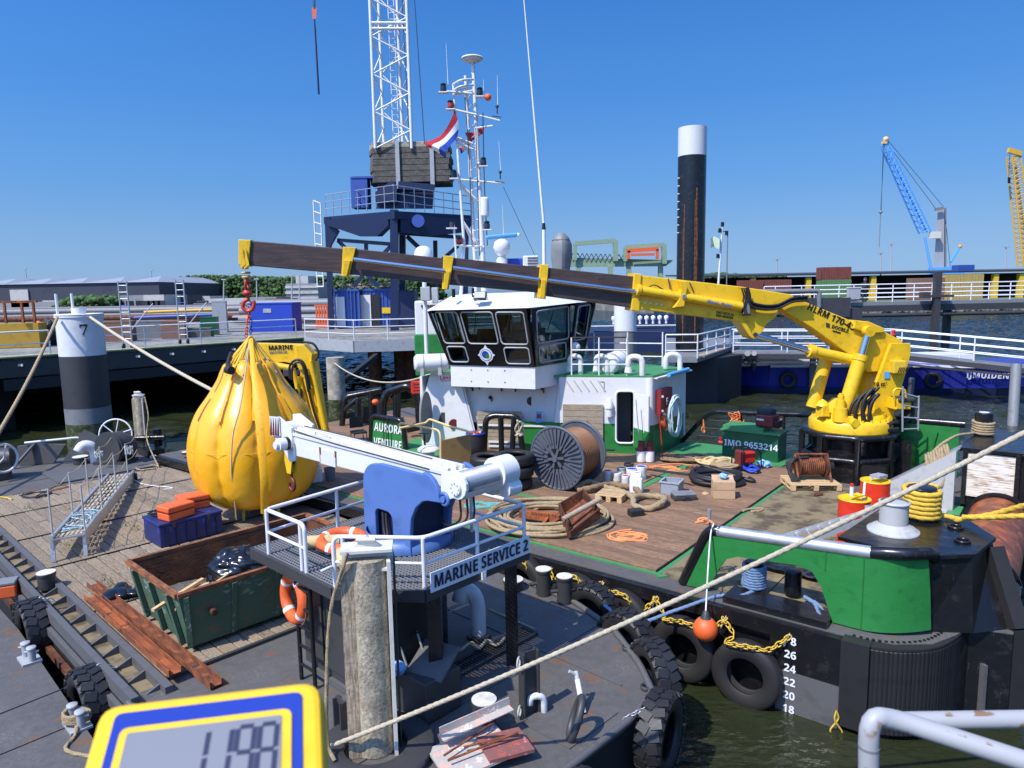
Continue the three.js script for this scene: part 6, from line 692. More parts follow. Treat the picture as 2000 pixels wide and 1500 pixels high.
// ---------- hook, chain and the yellow water bag ----------
{
  const tp = [-5.746,6.494,-15.695],cx = [-5.807,2.791,-15.72],bx = cx[0],bz = cx[2];
  const hk = T('crane_hook','red swivel hook and shackles hanging from the boom tip above the water bag','hook',[-5.774,5.539,-15.72]);
  const p = (u,v)=>0;const q = [[-5.758,6.45,-15.72],[-5.759,6.263,-15.72],[-5.756,6.141,-15.72],[-5.757,5.963,-15.72],[-5.748,5.762,-15.72],[-5.736,5.606,-15.72]];
  for (let i = 0;i < 2;i++) obj('shackle',aim(new THREE.TorusGeometry(.075,.024,8,18),mix(q[0],q[1],.3+i*.5),[i,0,1 -i]),K.sand,hk);
  const rd = mat(.50,.045,.025,{rough: .45});obj('swivel_ring',aim(new THREE.TorusGeometry(.085,.03,10,22).scale(1,1.25,1),q[2],[0,1,0]),rd,hk);obj('swivel_body',[lathe([[.07,-.06],[.1,-.03],[.1,.02],[.05,.07],[0,.08]],18,q[3])],rd,hk);
  obj('hook_body',[cyl(up(q[3],-.05),up(q[4],.05),.04),tube([up(q[4],.06),add(q[4],[-.09,.0,.01]),add(q[4],[-.12,-.12,.01]),add(q[4],[-.03,-.2,.01]),add(q[4],[.08,-.16,.01]),add(q[4],[.13,-.04,.01]),add(q[4],[.11,.02,.01])],.042,10)],rd,hk);obj('safety_latch',cyl(add(q[4],[-.02,.06,0]),add(q[4],[.1,-.04,0]),.018),K.greyDark,hk);
  const sl = T('lifting_shackle','sand coloured shackle and red sling chain joining the hook to the water bag straps','chain',[-5.762,5.033,-15.72]);links(sl,[[-5.746,5.628,-15.72],[-5.745,5.472,-15.72]],.12,K.sand);links(sl,[[-5.756,5.472,-15.72],[-5.757,5.298,-15.6],[-5.797,5.041,-15.6]],.1,K.redBright);links(sl,[[-5.745,5.472,-15.72],[-5.754,5.255,-15.8],[-5.784,4.972,-15.8]],.1,K.blueBright);
  const wb = T('water_weight_bag','huge glossy yellow water filled load test bag with sling straps hanging over the barge deck','water bag',[bx,1.2,bz]);
  const rows = [[4.339,.02],[4.396,.25],[4.453,.42],[4.396,.53],[4.088,.68],[3.778,.88],[3.385,1.16],[2.99,1.32],[2.51,1.395],[2.038,1.35],[1.634,1.22],[1.395,.98],[1.251,.66],[1.167,.3],[1.155,.02]];const cp = new THREE.CatmullRomCurve3(rows.map(([y,r])=>new THREE.Vector3(r,y,0)),false,'centripetal'),nv = 90,nu = 240,pos = [],idx = [],GN = 10;
  for (let j = 0;j <= nv;j++) {const s = cp.getPoint(j / nv),v = j / nv;for (let i = 0;i <= nu;i++) {const th = i / nu*2*PI,g = Math.abs(Math.sin(th*GN / 2+.35)),seam = Math.pow(g,.55),pk = sm(.12,.3,v)*(1 -.3*sm(.75,1,v)),k = 1 -.06*pk*(1 -seam)+.035*(seam -.6)*pk,wr = (1 -sm(0,.5,g))*.012*Math.sin(v*95+Math.sin(th*3)*3)*sm(.3,.5,v)*(1 -sm(.85,1,v)),fold = (1 -sm(.05,.3,v))*.05*Math.sin(th*9+1)*s.x;const r = Math.max(0,s.x*k+wr+fold);pos.push(bx+r*Math.cos(th),s.y+(1 -sm(.0,.25,v))*.08*Math.sin(th*5),bz+r*Math.sin(th));if (i && j) {const d = j*(nu+1)+i,c = d -1,b = d -nu -1,a = b -1;idx.push(a,b,d,a,d,c);}}}
  const g = new THREE.BufferGeometry();g.setAttribute('position',new THREE.Float32BufferAttribute(pos,3));g.setIndex(idx);g.computeVertexNormals();obj('bag_body',g,K.bag,wb);
  const apex = [-5.752,5.022,-15.72],surf = (th,v)=>{const s = cp.getPoint(v);const k = 1.0;return [bx+(s.x*k+.02)*Math.cos(th),s.y,bz+(s.x*k+.02)*Math.sin(th)];};
  const strapG = (th,v1,w,hang,s0 = .2)=>{const pts = [apex,mix(apex,surf(th,s0),.5)];for (let v = s0;v <= v1;v += .04) pts.push(surf(th,v));if (hang) pts.push(add(surf(th,v1),[0,-.25,0]));const c = curve(pts),m = 60,L = [],R = [];const tx = [-Math.sin(th),0,Math.cos(th)];const pp = c.getSpacedPoints(m).map((x)=>x.toArray());const k = (i)=>w*(.35+.65*Math.min(1,i / 10));const n0 = [Math.cos(th)*.02,0,Math.sin(th)*.02];const rws = [pp.map((x,i)=>add(x,mul(tx,-k(i)))),pp.map((x,i)=>add(add(x,mul(tx,-k(i)*.6)),n0)),pp.map((x,i)=>add(add(x,mul(tx,k(i)*.6)),n0)),pp.map((x,i)=>add(x,mul(tx,k(i))))];return sheetGeo(rws);};
  // wide front strap, with loose lower loop
  const f0 = 1.36;const fs = [apex,[-5.469,4.368,-15],[-5.233,3.683,-14.45],[-5.117,2.984,-14.2],[-5.116,2.124,-14.22],[-5.286,1.322,-14.6]],fsL = fs.map((q2,i)=>add(q2,[-.05 -(i > 1 ? .035 : 0),0,0])),fsR = fs.map((q2,i)=>add(q2,[.05+(i > 1 ? .035 : 0),0,0])),fm = fs.map((q2)=>add(q2,[0,0,.04]));const sp = (a)=>curve(a).getSpacedPoints(40).map((x)=>x.toArray());obj('wide_strap',sheetGeo([sp(fsL),sp(fm),sp(fsR)]),K.strap,wb);obj('wide_strap',sheetGeo([sp([[-5.34,1.323,-14.6],[-5.532,1.374,-15.1],[-5.8,1.345,-15.6]]),sp([[-5.221,1.32,-14.6],[-5.42,1.372,-15.1],[-5.685,1.343,-15.6]])]),K.strap,wb);
  for (let i = 0;i < 10;i++) {const th = (i*2*PI+2*(PI -.35)) / GN;obj('sling_strap',strapG(th,.36+(i % 3)*.06,.03,false,.17),K.strap,wb);}
  for (let i = 0;i < 10;i++) {const th = i*2*PI / 10+.2;obj('sling_rope',cyl(apex,surf(th,.26),.012,.012,6),i % 2 ? K.strapLemon : K.ropePale,wb);}
  for (let i = 0;i < 10;i++) {const th = (i*2*PI+2*(PI -.35)) / GN,rws = [-.045,0,.045].map((d)=>[.36,.4,.44].map((v)=>{const p = surf(th+d,v);return add(p,[Math.cos(th)*.012 -Math.cos(th)*.06*(d ? 0 : 0),0,Math.sin(th)*.012]);}));obj('strap_patch',sheetGeo(rws),K.strap,wb);}
  for (const th of [1.1,1.9,2.5,.5]) obj('pull_tab',facet([surf(th,.88),add(surf(th,.88),[.07,0,0]),add(surf(th,.88),[.06,-.3,.06]),add(surf(th,.88),[.02,-.3,.06])],.006),K.strapLemon,wb);
  obj('filling_pipe',pipe([[-6.149,4.654,-15.6],[-6.095,4.446,-15.2],[-5.918,4.365,-14.9]],.05,.1),K.blackMat,wb);obj('pipe_flange',cyl([-6.023,4.356,-15],[-5.898,4.343,-14.9],.09,.09),K.blackMat,wb);
  one('tag_line',rope([apex,[-5.63,4.165,-14.9],[-5.596,3.588,-14.42],[-5.709,3.086,-14.27],[-5.804,2.331,-14.3],[-5.863,1.675,-14.5],[-5.891,1.199,-14.6]],.014,.06,false,8),K.ropePale,'thin pale tag line running down the front of the yellow water bag','rope',[-5.891,1.199,-14.6]);
  obj('bag_seam',[tube(Array.from({length: 41},(_,i)=>{const th = i / 40*2*PI;const s = cp.getPoint(.55);return [bx+(s.x+.004)*Math.cos(th),s.y,bz+(s.x+.004)*Math.sin(th)];}),.006,4,160)],K.strap,wb);
  obj('bag_print',text('10T',.09,[-5.652,1.635,-14.62],[1,0,.05],[0,1,.3],.004),K.ink,wb);
}
// ---------- folded yellow crane on the vessel's stern ----------
const fcn = T('folded_crane','older yellow hydraulic crane folded upright on the vessel stern behind the water bag','crane',[-5.728,1.812,-20.5]);
{
  const z = 20.5;const fc = (pts,th)=>facet(pts,th,-th / 2,.012);
  obj('upper_boom',fc([[-7.836,3.932,-20.5],[-6.5,3.996,-20.5],[-6.061,3.899,-20.5],[-5.74,3.804,-20.5],[-5.629,4.218,-20.5],[-6.027,4.492,-20.5],[-7.352,4.545,-20.5],[-8.046,4.114,-20.5]],.35),K.yellow,fcn);
  obj('lettering',text('MARINE',.13,[-6.948,4.346,-20.315],[1,.02,0],[0,1,0],.008),K.black,fcn);obj('lettering',text('MASTER.NL',.07,[-6.925,4.243,-20.315],[1,.02,0],[0,1,0],.006),K.greyMid,fcn);
  obj('column',fc([[-6.14,1.972,-20.5],[-5.425,1.882,-20.5],[-5.637,4.07,-20.5],[-6.044,4.196,-20.5]],.4),K.yellow,fcn);obj('elbow',fc([[-6.094,3.851,-20.4],[-5.823,3.415,-20.4],[-5.66,4.227,-20.4],[-5.881,4.496,-20.4],[-6.117,4.471,-20.4]],.45),K.yellow,fcn);for (const [a,b,r] of [[[-6.211,3.826,-20.1],[-5.873,2.046,-20.1],.07],[[-6.049,3.604,-20.1],[-5.728,2.013,-20.1],.05],[[-5.705,4.036,-20.1],[-5.375,2.007,-20.1],.08],[[-5.864,3.533,-20.05],[-5.567,2.02,-20.05],.05],[[-6.847,3.944,-20.2],[-6.241,3.816,-20.2],.09]]) obj('cylinder',cyl(a,b,r),K.yellow,fcn);
  for (const pts of [[[-6.283,3.547,-20],[-6.262,3.911,-20],[-6.079,4.081,-20],[-5.881,4.005,-20],[-5.783,3.684,-20],[-5.721,3.244,-20]],[[-6.196,3.529,-19.9],[-6.161,3.876,-19.9],[-6.024,4.018,-19.9],[-5.884,3.958,-19.9],[-5.802,3.623,-19.9],[-5.754,3.186,-19.9]],[[-5.907,4.57,-20.2],[-5.62,4.506,-20.2],[-5.488,4.241,-20.2],[-5.588,4.024,-20.2]],[[-5.982,3.249,-20],[-5.986,2.661,-20],[-5.901,2.096,-20]],[[-6.127,3.252,-20],[-6.073,2.662,-20],[-5.988,2.098,-20]],[[-5.779,3.245,-20],[-5.665,2.655,-20],[-5.495,2.029,-20]]]) obj('hose',tube(pts,.035),K.rubber,fcn);
  obj('valve_block',rbox(.18,.2,.2,.02,...[-6.377,3.712,-20.1]),K.greyDark,fcn);obj('pedestal',cyl([-5.719,1.995,-20.5],atY([-5.719,1.995,-20.5],1.34),.35),K.yellow,fcn);
}
// ---------- loose gear on the work vessel's deck ----------
const DK = 1.342;
{
  // cable reel
  const c0 = [1.0,DK+.735,-15.95],ax = nrm([.62,0,-.78]),c1 = add(c0,mul(ax,.92)),X = [.78,0,.62],Y = [0,1,0];const r = T('cable_reel','big grey spoked cable reel wound with brown cable standing on the deck','cable reel',[1.4,DK,-16.4]);
  for (const [c,s] of [[c0,-1],[c1,1]]) {const f = obj('flange',[aim(new THREE.CylinderGeometry(.72,.72,.03,48),c,ax),ring(c,.72,.035,56,ax,8)],K.reelGrey,r);for (let i = 0;i < 36;i++) {const a = i / 36*2*PI,u = add(mul(X,Math.cos(a)),mul(Y,Math.sin(a)));obj('spoke',beam(add(add(c,mul(u,i % 2 ? .36 : .24)),mul(ax,s*.03)),add(add(c,mul(u,.69)),mul(ax,s*.03)),.03,.05,ax),K.reelGrey,f);} const h = obj('hub',[aim(new THREE.CylinderGeometry(.23,.23,.05,32,1,false),add(c,mul(ax,s*.01)),ax)],K.black,f);for (let i = 0;i < 6;i++) {const a = i / 6*2*PI+.2,u = add(mul(X,Math.cos(a)),mul(Y,Math.sin(a)));obj('hub_arm',beam(add(c,mul(ax,s*.045)),add(add(c,mul(u,.23)),mul(ax,s*.045)),.06,.05,ax),K.reelGrey,f);} obj('axle',[aim(new THREE.CylinderGeometry(.07,.07,.1,20),add(c,mul(ax,s*.06)),ax)],K.reelGrey,f);}
  const w = [];for (let i = 0;i < 24;i++) w.push(ring(mix(c0,c1,.05+i*.039),.555+(i % 2)*.014,.027,44,ax,6));obj('wound_cable',[cyl(c0,c1,.54,.54,40),...w],K.cableBrown,r);
  // tyres in stacks
  for (const [x,z,n,R] of [[-.02,-16.2,3,.47],[-.62,-17.25,2,.46]]) for (let k = 0;k < n;k++) {const t = TL('loose_tyre','black smooth tyre, '+['bottom','middle','topmost'][k+(n < 3 && k)]+(n > 2 ? ' of the three high stack touching the cable reel' : ' of the two high stack behind the brown screen'),'tyre',[x+rr(-.04,.04),DK+.14+k*.27,z+rr(-.04,.04)],rr(0,3),'stacked tyres beside the cable reel');obj('tyre_body',tyre(R,.27,0,.58),K.rubber,t);}
  // large rope coil with rusty frame
  const cc = [.68,DK,-13.75],pts = [];for (let i = 0;i < 640;i++) {const a = i*.15,k = i / 640;pts.push([cc[0]+Math.cos(a)*(1.28 -.5*Math.abs(Math.sin(k*13))+.03*Math.sin(i*.37)),DK+.03+.05*(Math.floor(k*9) % 3)+.02*Math.sin(a*2.3),cc[2]+Math.sin(a)*(1.12 -.46*Math.abs(Math.sin(k*13))+.03*Math.cos(i*.5))]);}
  one('rope_coil',sweep(curve(pts).getSpacedPoints(2300),(l,th)=>.033*(.86+.22*Math.abs(Math.cos(1.5*(th -l / .05)))),8),K.rope,'wide flat coil of thick beige rope on the deck round a rusty frame','rope coil',cc);
  const fr = T('anchor_cradle','orange rusted steel cradle with a dark tray lying inside the rope coil','frame',[.8,DK,-13.6]);const e = (u)=>u;const f0 = [.137,1.5,-13.756],f1 = [.908,1.5,-13.388],f2 = [.429,1.4,-12.872];
  obj('beam',[beam(f0,f1,.2,.14)],K.rustOrange,fr);obj('brace',[beam(f1,f2,.08,.06),beam(mix(f1,f0,.3),f2,.06,.06)],K.rustOrange,fr);const tr = [[.903,1.45,-13.605],[.999,1.4,-12.562],[1.603,1.6,-13.043],[1.389,1.75,-13.792]];obj('tray_side',[facet([tr[0],tr[1],up(tr[1],.3),up(tr[0],.3)],.03),facet([tr[0],tr[3],up(tr[3],.22),up(tr[0],.3)],.03),facet([tr[3],tr[2],up(tr[2],.2),up(tr[3],.22)],.03),facet([tr[1],tr[2],up(tr[2],.2),up(tr[1],.12)],.03)],K.rustDark,fr);obj('tray_floor',facet(tr,.02),K.rust,fr);obj('lettering',text('ANCHOR 11',.07,add(mix(f0,f1,.25),[0,.02,.11]),nrm(sub(f1,f0)),[0,1,0],.004),K.rustDark,fr);
  one('pole_in_frame',[cyl(add(tr[1],[-.1,.28,-.2]),add(tr[2],[.05,.35,-.1]),.05)],K.timber,'round timber offcut resting in the rusty frame tray','timber',tr[1]);
  one('short_pipe',[cyl([1.246,1.3,-12.886],add([1.39,1.3,-12.878],[0,0,0]),.07,.07,16,true)],K.rust,'short rusty pipe stub on the deck beside the rope coil','pipe',[1.288,1.3,-12.827]);
  const loops = (p,rx,rz,n)=>{let cx = 0,cz = 0,R = 1;return Array.from({length: n},(_,i)=>{if (i % 9 === 0) {cx = rr(-.5,.5);cz = rr(-.5,.5);R = rr(.35,.75);} const a = i*.72;return [p[0]+rx*(cx*(i % 9) / 9+R*Math.cos(a)),p[1]+.02+.012*(i % 4),p[2]+rz*(cz*(i % 9) / 9+R*Math.sin(a))];});};
  const wig = (p,n,rx,rz,h,f = 1)=>Array.from({length: n},(_,i)=>[p[0]+rx*Math.sin(i*1.13*f)*(.5+.5*Math.sin(i*.41)),p[1]+.02+h*(i / n)*(i % 3) / 2,p[2]+rz*Math.cos(i*1.37*f)*(.5+.5*Math.cos(i*.29))]);
  one('teal_rope',rope(loops([-.655,1.3,-14.856],.5,.3,40),.03,.05),K.ropeTeal,'heap of teal green rope at the rim of the big rope coil','rope',[-.655,1.3,-14.856]);one('rust_chain_heap',rope(loops([.452,1.3,-14.974],.6,.3,40),.04,.08),K.rustDark,'heap of dark rusty chain inside the rope coil','chain',[.452,1.3,-14.974]);
  // thick hawser on a small pallet
  const hp = (u,v,h)=>0;[[[[1.419,1.3,-15.82],[1.742,1.3,-16.096],[2.068,1.3,-15.862],[2.368,1.3,-15.513],[2.541,1.3,-14.845],[2.516,1.3,-14.379],[2.8,1.3,-14.19],[3.173,1.3,-14.551],[3.179,1.3,-14.993],[2.863,1.3,-15.088],[2.574,1.3,-14.843]],K.rope,'thick laid hawser ending in a big spliced eye on the deck'],[[[1.431,1.3,-15.573],[1.806,1.3,-15.63],[2.214,1.3,-16.065],[2.488,1.3,-15.918],[2.709,1.3,-15.491],[2.795,1.3,-15.208]],K.ropeBrown,'darker thick hawser crossing the laid hawser by the paint tins']].forEach(([p,m,l],i)=>one('hawser',rope(p.map((q,k)=>up(q,.07+(k % 3 === 1 ? .1 : .04))),.065,.03,false,14),m,l,'rope',p[0]));
  const pal = (c,ry,sx,sz,label)=>{const t = TL('pallet',label,'pallet',c,ry);for (let i = 0;i < 6;i++) obj('board',box(sx,.022,.1,0,.128,-sz / 2+.05+i*(sz -.1) / 5),K.newWood,t);for (const x of [-1,0,1]) {obj('bearer',box(.1,.022,sz,x*(sx / 2 -.05),.106,0),K.newWood,t);for (const z of [-1,0,1]) obj('block',box(.1,.08,.12,x*(sx / 2 -.05),.055,z*(sz / 2 -.06)),K.newWood,t);obj('skid',box(.1,.016,sz,x*(sx / 2 -.05),.008,0),K.newWood,t);} return t;};
  pal(atY([2.142,1.3,-15.134],DK),RS+.2,.6,.5,'small wooden pallet under the thick hawser');pal(atY([6.801,1.3,-15.888],DK),RS+.6,1.1,.85,'pale wooden pallet carrying the hydraulic hose reel');
  one('wedge_block',rbox(.3,.14,.2,.02,...up([2.466,1.3,-13.975],.1),.3),K.blackMat,'black rubber wedge lying by the hawser eye','wedge',[2.466,1.3,-13.975]);
  // tins and jerrycan
  const tin = (p,r,h,m,cap,label,g)=>{const t = TL('paint_tin',label,'paint tin',atY(p,DK),rr(0,3),g);obj('tin_body',lathe([[0,0],[r,0],[r,h],[r*.96,h+.012],[r*.85,h]],18),m,t);obj('lid',lathe([[0,h -.005],[r*.86,h -.005],[r*.9,h+.006],[0,h+.006]],18),cap,t);obj('tin_label',new THREE.CylinderGeometry(r*1.01,r*1.01,h*.5,18,1,true).translate(0,h*.5,0),K.offwhite,t);};
  [[1187,942,.1,.24,K.plasticWhite,K.redDark],[1205,945,.1,.22,K.plasticWhite,K.greyLight],[1222,950,.095,.24,K.plasticWhite,K.red],[1214,936,.11,.25,K.greyLight,K.blueDark],[1234,940,.13,.3,K.plasticWhite,K.blueBright],[1250,938,.13,.3,K.plasticWhite,K.blueBright],[1226,930,.12,.28,K.greyDark,K.black]].forEach(([u,v,r2,h,m,c2],i)=>tin([[2.256,1.3,-16.641],[2.456,1.3,-16.491],[2.611,1.3,-16.168],[2.628,1.3,-16.897],[2.82,1.3,-16.557],[3.08,1.3,-16.771],[2.848,1.3,-17.171]][i],r2,h,m,c2,['white paint tin with a dark red lid at the end of the row','white paint tin with a grey lid','white paint tin with a bright red lid','grey paint tin with a dark blue lid','white bucket with a bright blue lid beside the jerrycan','white bucket with a bright blue lid beside the jerrycan','dark tin at the back of the paint tins'][i],'paint tins beside the white jerrycan'));
  const jerry = (p,ry,label)=>{const t = TL('jerrycan',label,'jerrycan',p,ry);obj('can_body',rbox(.29,.38,.24,.045,0,.19,0),K.plasticWhite,t);obj('shoulder',rbox(.24,.1,.2,.04,0,.4,0),K.plasticWhite,t);obj('handle',pipe([[-.05,.43,0],[-.05,.49,0],[.09,.49,0],[.09,.43,0]],.016,.03),K.plasticWhite,t);obj('cap',cyl([-.1,.44,0],[-.1,.48,0],.032),K.cleanWhite,t);};jerry(atY([2.757,1.3,-15.569],DK),-.3,'white plastic jerrycan standing beside the paint tins');jerry(atY([-4.837,1.3,-16.988],DK),.4,'white plastic jerrycan at the deck edge behind the yellow water bag');
  one('rope_bucket',[lathe([[.12,0],[.14,.3],[.13,.3],[.11,.02]],18,atY([-4.553,1.3,-17.205],DK))],K.greyMid,'grey bucket beside the jerrycan near the deck edge','bucket',[-4.553,1.3,-17.205]);
  // thin orange ropes
  const or = (p,rx,rz,n,label,y = 0)=>one('orange_rope',tube(loops(p,rx,rz,n),.015,6,n*9),K.orangeRope,label,'rope',p);or([2.087,1.3,-12.729],.62,.42,60,'loose tangle of thin orange rope on the planks near the vessel side');or([3.877,1.3,-17.706],.9,.5,45,'thin orange rope lying in loops near the gas bottles');
  one('orange_rope',tube(wig(sw(-4.9,9.9,2.15),44,.28,.25,.35,1.7).map((p)=>up(p,-.1)),.016,6,300),K.orangeRope,'bundle of thin orange rope hung on the black far rail by the locker','rope',sw(-4.9,9.9,2));one('orange_rope',tube(wig(sw(-3.75,9.9,2.2),26,.16,.2,.4,1.7).map((p)=>up(p,-.2)),.016,6,200),K.orangeRope,'second orange rope bundle on the black far rail behind the generator','rope',sw(-3.75,9.9,2));one('orange_rope',tube(wig(sw(-5.9,9.9,1.75),14,.06,.06,.5).map((p)=>up(p,-.1)),.016,6,90),K.orangeRope,'short orange rope tied at the bend of the far rail','rope',sw(-5.9,9.9,1.7));
  one('orange_rope',tube(wig(sw(-1.85,.45,2.28),20,.14,.12,.06),.014,6,160),K.orangeRope,'thin orange rope wound round the bend of the near bulwark rail','rope',sw(-1.85,.45,2.2));
  // grey crate, tool, case
  const cr = TL('storage_crate','open light grey plastic crate full of tools on the planks','crate',atY([3.551,1.3,-15.558],DK),-.5);for (const [w2,d,x,z] of [[.42,.02,0,.2],[.42,.02,0,-.2],[.02,.42,.2,0],[.02,.42,-.2,0]]) obj('crate_wall',box(w2,.28,d,x,.14,z),K.plasticGrey,cr);obj('crate_floor',box(.4,.02,.4,0,.01,0),K.plasticGrey,cr);obj('crate_rim',[box(.46,.03,.04,0,.27,.21),box(.46,.03,.04,0,.27,-.21),box(.04,.03,.4,.21,.27,0),box(.04,.03,.4,-.21,.27,0)],K.greyLight,cr);
  one('spanner_bar',beam(up([3.293,1.3,-17.042],.2),up([4.027,1.3,-15.944],.34),.07,.05),K.greyDark,'long dark steel bar laid across the grey crate','bar',[3.293,1.3,-17.042]);const tc = TL('tool_case','flat dark grey tool case lying beside the grey crate','case',atY([3.69,1.3,-15.037],DK),.1);obj('case_body',rbox(.5,.1,.3,.025,0,.05,0),K.greyDark,tc);obj('lid',rbox(.5,.05,.3,.02,0,.125,0),K.greyMid,tc);obj('handle',pipe([[-.08,.06,.15],[-.08,.06,.19],[.08,.06,.19],[.08,.06,.15]],.012),K.black,tc);
  // hose coil and cardboard box
  const hc = atY([4.811,1.3,-16.33],DK),hp2 = [];for (let i = 0;i < 110;i++) {const a = i*.33;hp2.push([hc[0]+Math.cos(a)*(.56+.08*Math.sin(i*.3)),DK+.05+.0016*i,hc[2]+Math.sin(a)*(.5+.07*Math.cos(i*.23))]);} hp2.push(add(hc,[.75,.05,.1]),add(hc,[.8,.05,-.15]));one('hose_coil',tube(hp2,.042,9,900),K.rubber,'coil of thick black hose lying on the planks behind the cardboard box','hose',hc);
  const cb = TL('cardboard_box','brown cardboard box with crumpled paper on top','box',atY([4.578,1.3,-15.135],DK),-.12);obj('carton',rbox(.46,.38,.34,.008,0,.19,0),K.card,cb);obj('tape',box(.465,.012,.345,0,.2,0),K.brownPanel,cb);obj('flap',[(()=>{const g = box(.46,.01,.17);g.rotateX(.5);g.translate(0,.41,-.1);return g;})()],K.card,cb);const cz = (p,r,m,name,label,cat)=>{const g = new THREE.IcosahedronGeometry(r,3),q = g.attributes.position;for (let i = 0;i < q.count;i++) {const k = 1+.7*fbm(q.getX(i) / r*1.7+p[0],q.getY(i) / r*1.7,q.getZ(i) / r*1.7,3);q.setXYZ(i,q.getX(i)*k,q.getY(i)*k*.6,q.getZ(i)*k);} g.computeVertexNormals();one(name,g.translate(...p),m,label,cat,p);};cz(add([4.578,1.3,-15.135],[.02,.5,-.05]),.09,K.rag,'crumpled_paper','crumpled pale blue paper on the cardboard box','paper');cz(up([6.375,1.3,-17.679],.12),.17,K.rag,'blue_cloth','crumpled blue and white cloth bag beside the red machine','cloth');cz(up([4.266,1.3,-15.391],.04),.07,K.card,'paper_scrap','scrap of torn brown card on the planks','paper');
  // shackles and chain heap along the deckhouse side
  for (const [p,rx,m,l,n] of [[[4.427,1.3,-18.371],.6,K.ropeBrown,'dark brown rope and chain heap near the gas bottles',30],[[5.111,1.3,-18.151],.4,K.sand,'pile of rusty shackles and rope ends on the planks',26],[[5.521,1.3,-17.742],.45,K.rope,'heap of frayed beige rope beside the red machine',30],[[5.902,1.3,-17.201],.2,K.blueBright,'small coil of dark blue rope by the red machine',16]]) one('rope_heap',rope(loops(atY(p,DK+.03),rx*1.3,.4,n*2).map((q,j)=>up(q,.05*((j*7) % 5) / 5)),.03,.07),m,l,'rope',p);one('brown_hook',[...Array(3)].map((_,i)=>ring(add([4.429,1.3,-17.561],[i*.12,.06,0]),.07,.02,16,[.3*i,1,.4])),K.rustDark,'rusty lifting shackle lying by the orange rope','shackle',[4.429,1.3,-17.561]);
  const rm = TL('petrol_pump','red and black portable engine pump on the deck','machine',atY([5.892,1.3,-17.558],DK),.3);obj('engine',rbox(.36,.3,.28,.05,0,.3,0),K.red,rm);obj('engine_cover',rbox(.14,.42,.3,.05,-.2,.28,0),K.redDark,rm);obj('frame',[pipe([[-.3,.03,.2],[-.3,.55,.2],[.25,.5,.2],[.3,.03,.2]],.018),pipe([[-.3,.03,-.2],[-.3,.55,-.2],[.25,.5,-.2],[.3,.03,-.2]],.018)],K.black,rm);obj('foot',box(.6,.04,.4,0,.04,0),K.black,rm);
  // hydraulic hose reel on its pallet
  const hb = atY([6.836,1.3,-15.972],DK+.14),ra = RS+.6,R = TL('hose_reel','brown drum hose reel in a rusty frame on the pallet by the crane','reel',hb,ra);obj('drum',[cyl([-.28,.3,0],[.28,.3,0],.17,.17,22),...Array.from({length: 12},(_,i)=>ring([-.24+i*.044,.3,0],.18,.02,22,[1,0,0],6))],K.rust,R);for (const x of [-.3,.3]) obj('end_plate',[aim(new THREE.CylinderGeometry(.27,.27,.02,26),[x,.3,0],[1,0,0])],K.rustDark,R);for (const x of [-.36,.36]) obj('frame_leg',[beam([x,0,-.3],[x,.58,0],.04,.04),beam([x,0,.3],[x,.58,0],.04,.04)],K.rust,R);obj('frame_top',cyl([-.36,.58,0],[.36,.58,0],.025),K.rust,R);for (let i = 0;i < 5;i++) obj('hose',tube([[-.2+i*.03,.52,.05],[-.42 -i*.03,.48,.12],[-.55,.25,.2],[-.5+i*.04,.05,.3]],.03),K.rubber,R);obj('motor',[cyl([.36,.3,0],[.5,.3,0],.1)],K.black,R);one('rusty_lump',rbox(.2,.07,.1,.03,...up([6.676,1.3,-15.157],.05),.4),K.rustDark,'small rusty fitting on the tan panel before the pallet','fitting',[6.676,1.3,-15.157]);one('tan_rope',rope([[4.674,1.3,-14.113],[4.842,1.3,-14.24],[4.989,1.3,-14.266],[5.145,1.3,-14.256],[5.036,1.3,-14.126],[4.828,1.3,-14.07]].map((p)=>up(p,.04)),.025),K.rope,'short piece of tan rope on the bare tan panel','rope',[4.842,1.3,-14.24]);
  // drums
  const drum = (p,ry,label)=>{const t = TL('oil_drum',label,'drum',atY(p,DK -.015),ry);t.scale.setScalar(.92);obj('drum_body',lathe([[0,0],[.29,0],[.295,.02],[.285,.04],[.285,.28],[.297,.3],[.285,.32],[.285,.58],[.297,.6],[.285,.62],[.285,.85],[.295,.87],[.29,.885]],32),K.redBright,t);obj('lid',lathe([[0,.86],[.275,.86],[.28,.89],[.297,.892],[.297,.875]],32),K.yellow,t);obj('drum_label',new THREE.CylinderGeometry(.299,.299,.34,12,1,true,-.4,.8).translate(0,.66,0),K.cleanWhite,t);obj('bung',cyl([.15,.86,.1],[.15,.89,.1],.035),K.zinc,t);};drum([6.045,1.3,-12.254],.6,'red oil drum with a dirty yellow lid and white label carrying a spray can');drum([6.998,1.3,-13.395],2.1,'red oil drum with a yellow lid behind the drum with the spray can');
  const sc = up([6.045,1.3,-12.254],.9);const spr = T('spray_can','white spray can with a red cap on the dirty drum lid','can',add(sc,[-.08,0,.05]));obj('can_body',vcyl(add(sc,[-.08,0,.05]),.17,.033),K.cleanWhite,spr);obj('cap',vcyl(add(sc,[-.08,.17,.05]),.05,.03),K.redBright,spr);one('paint_roller',cyl(add(sc,[.1,.02,.12]),add(sc,[.2,.2,-.06]),.022),K.offwhite,'pale paint roller leaning on the drum lid','tool',add(sc,[.1,0,.1]));cz(add(sc,[.02,.02,.08]),.07,K.yellow,'yellow_rag','crumpled yellow rag on the drum lid','rag');one('paint_tray',box(.26,.05,.2,...up([7.056,1.3,-13.391],.93),.5),K.plasticGrey,'grey plastic tray on the lid of the rear drum','tray',up([7.056,1.3,-13.391],.9));
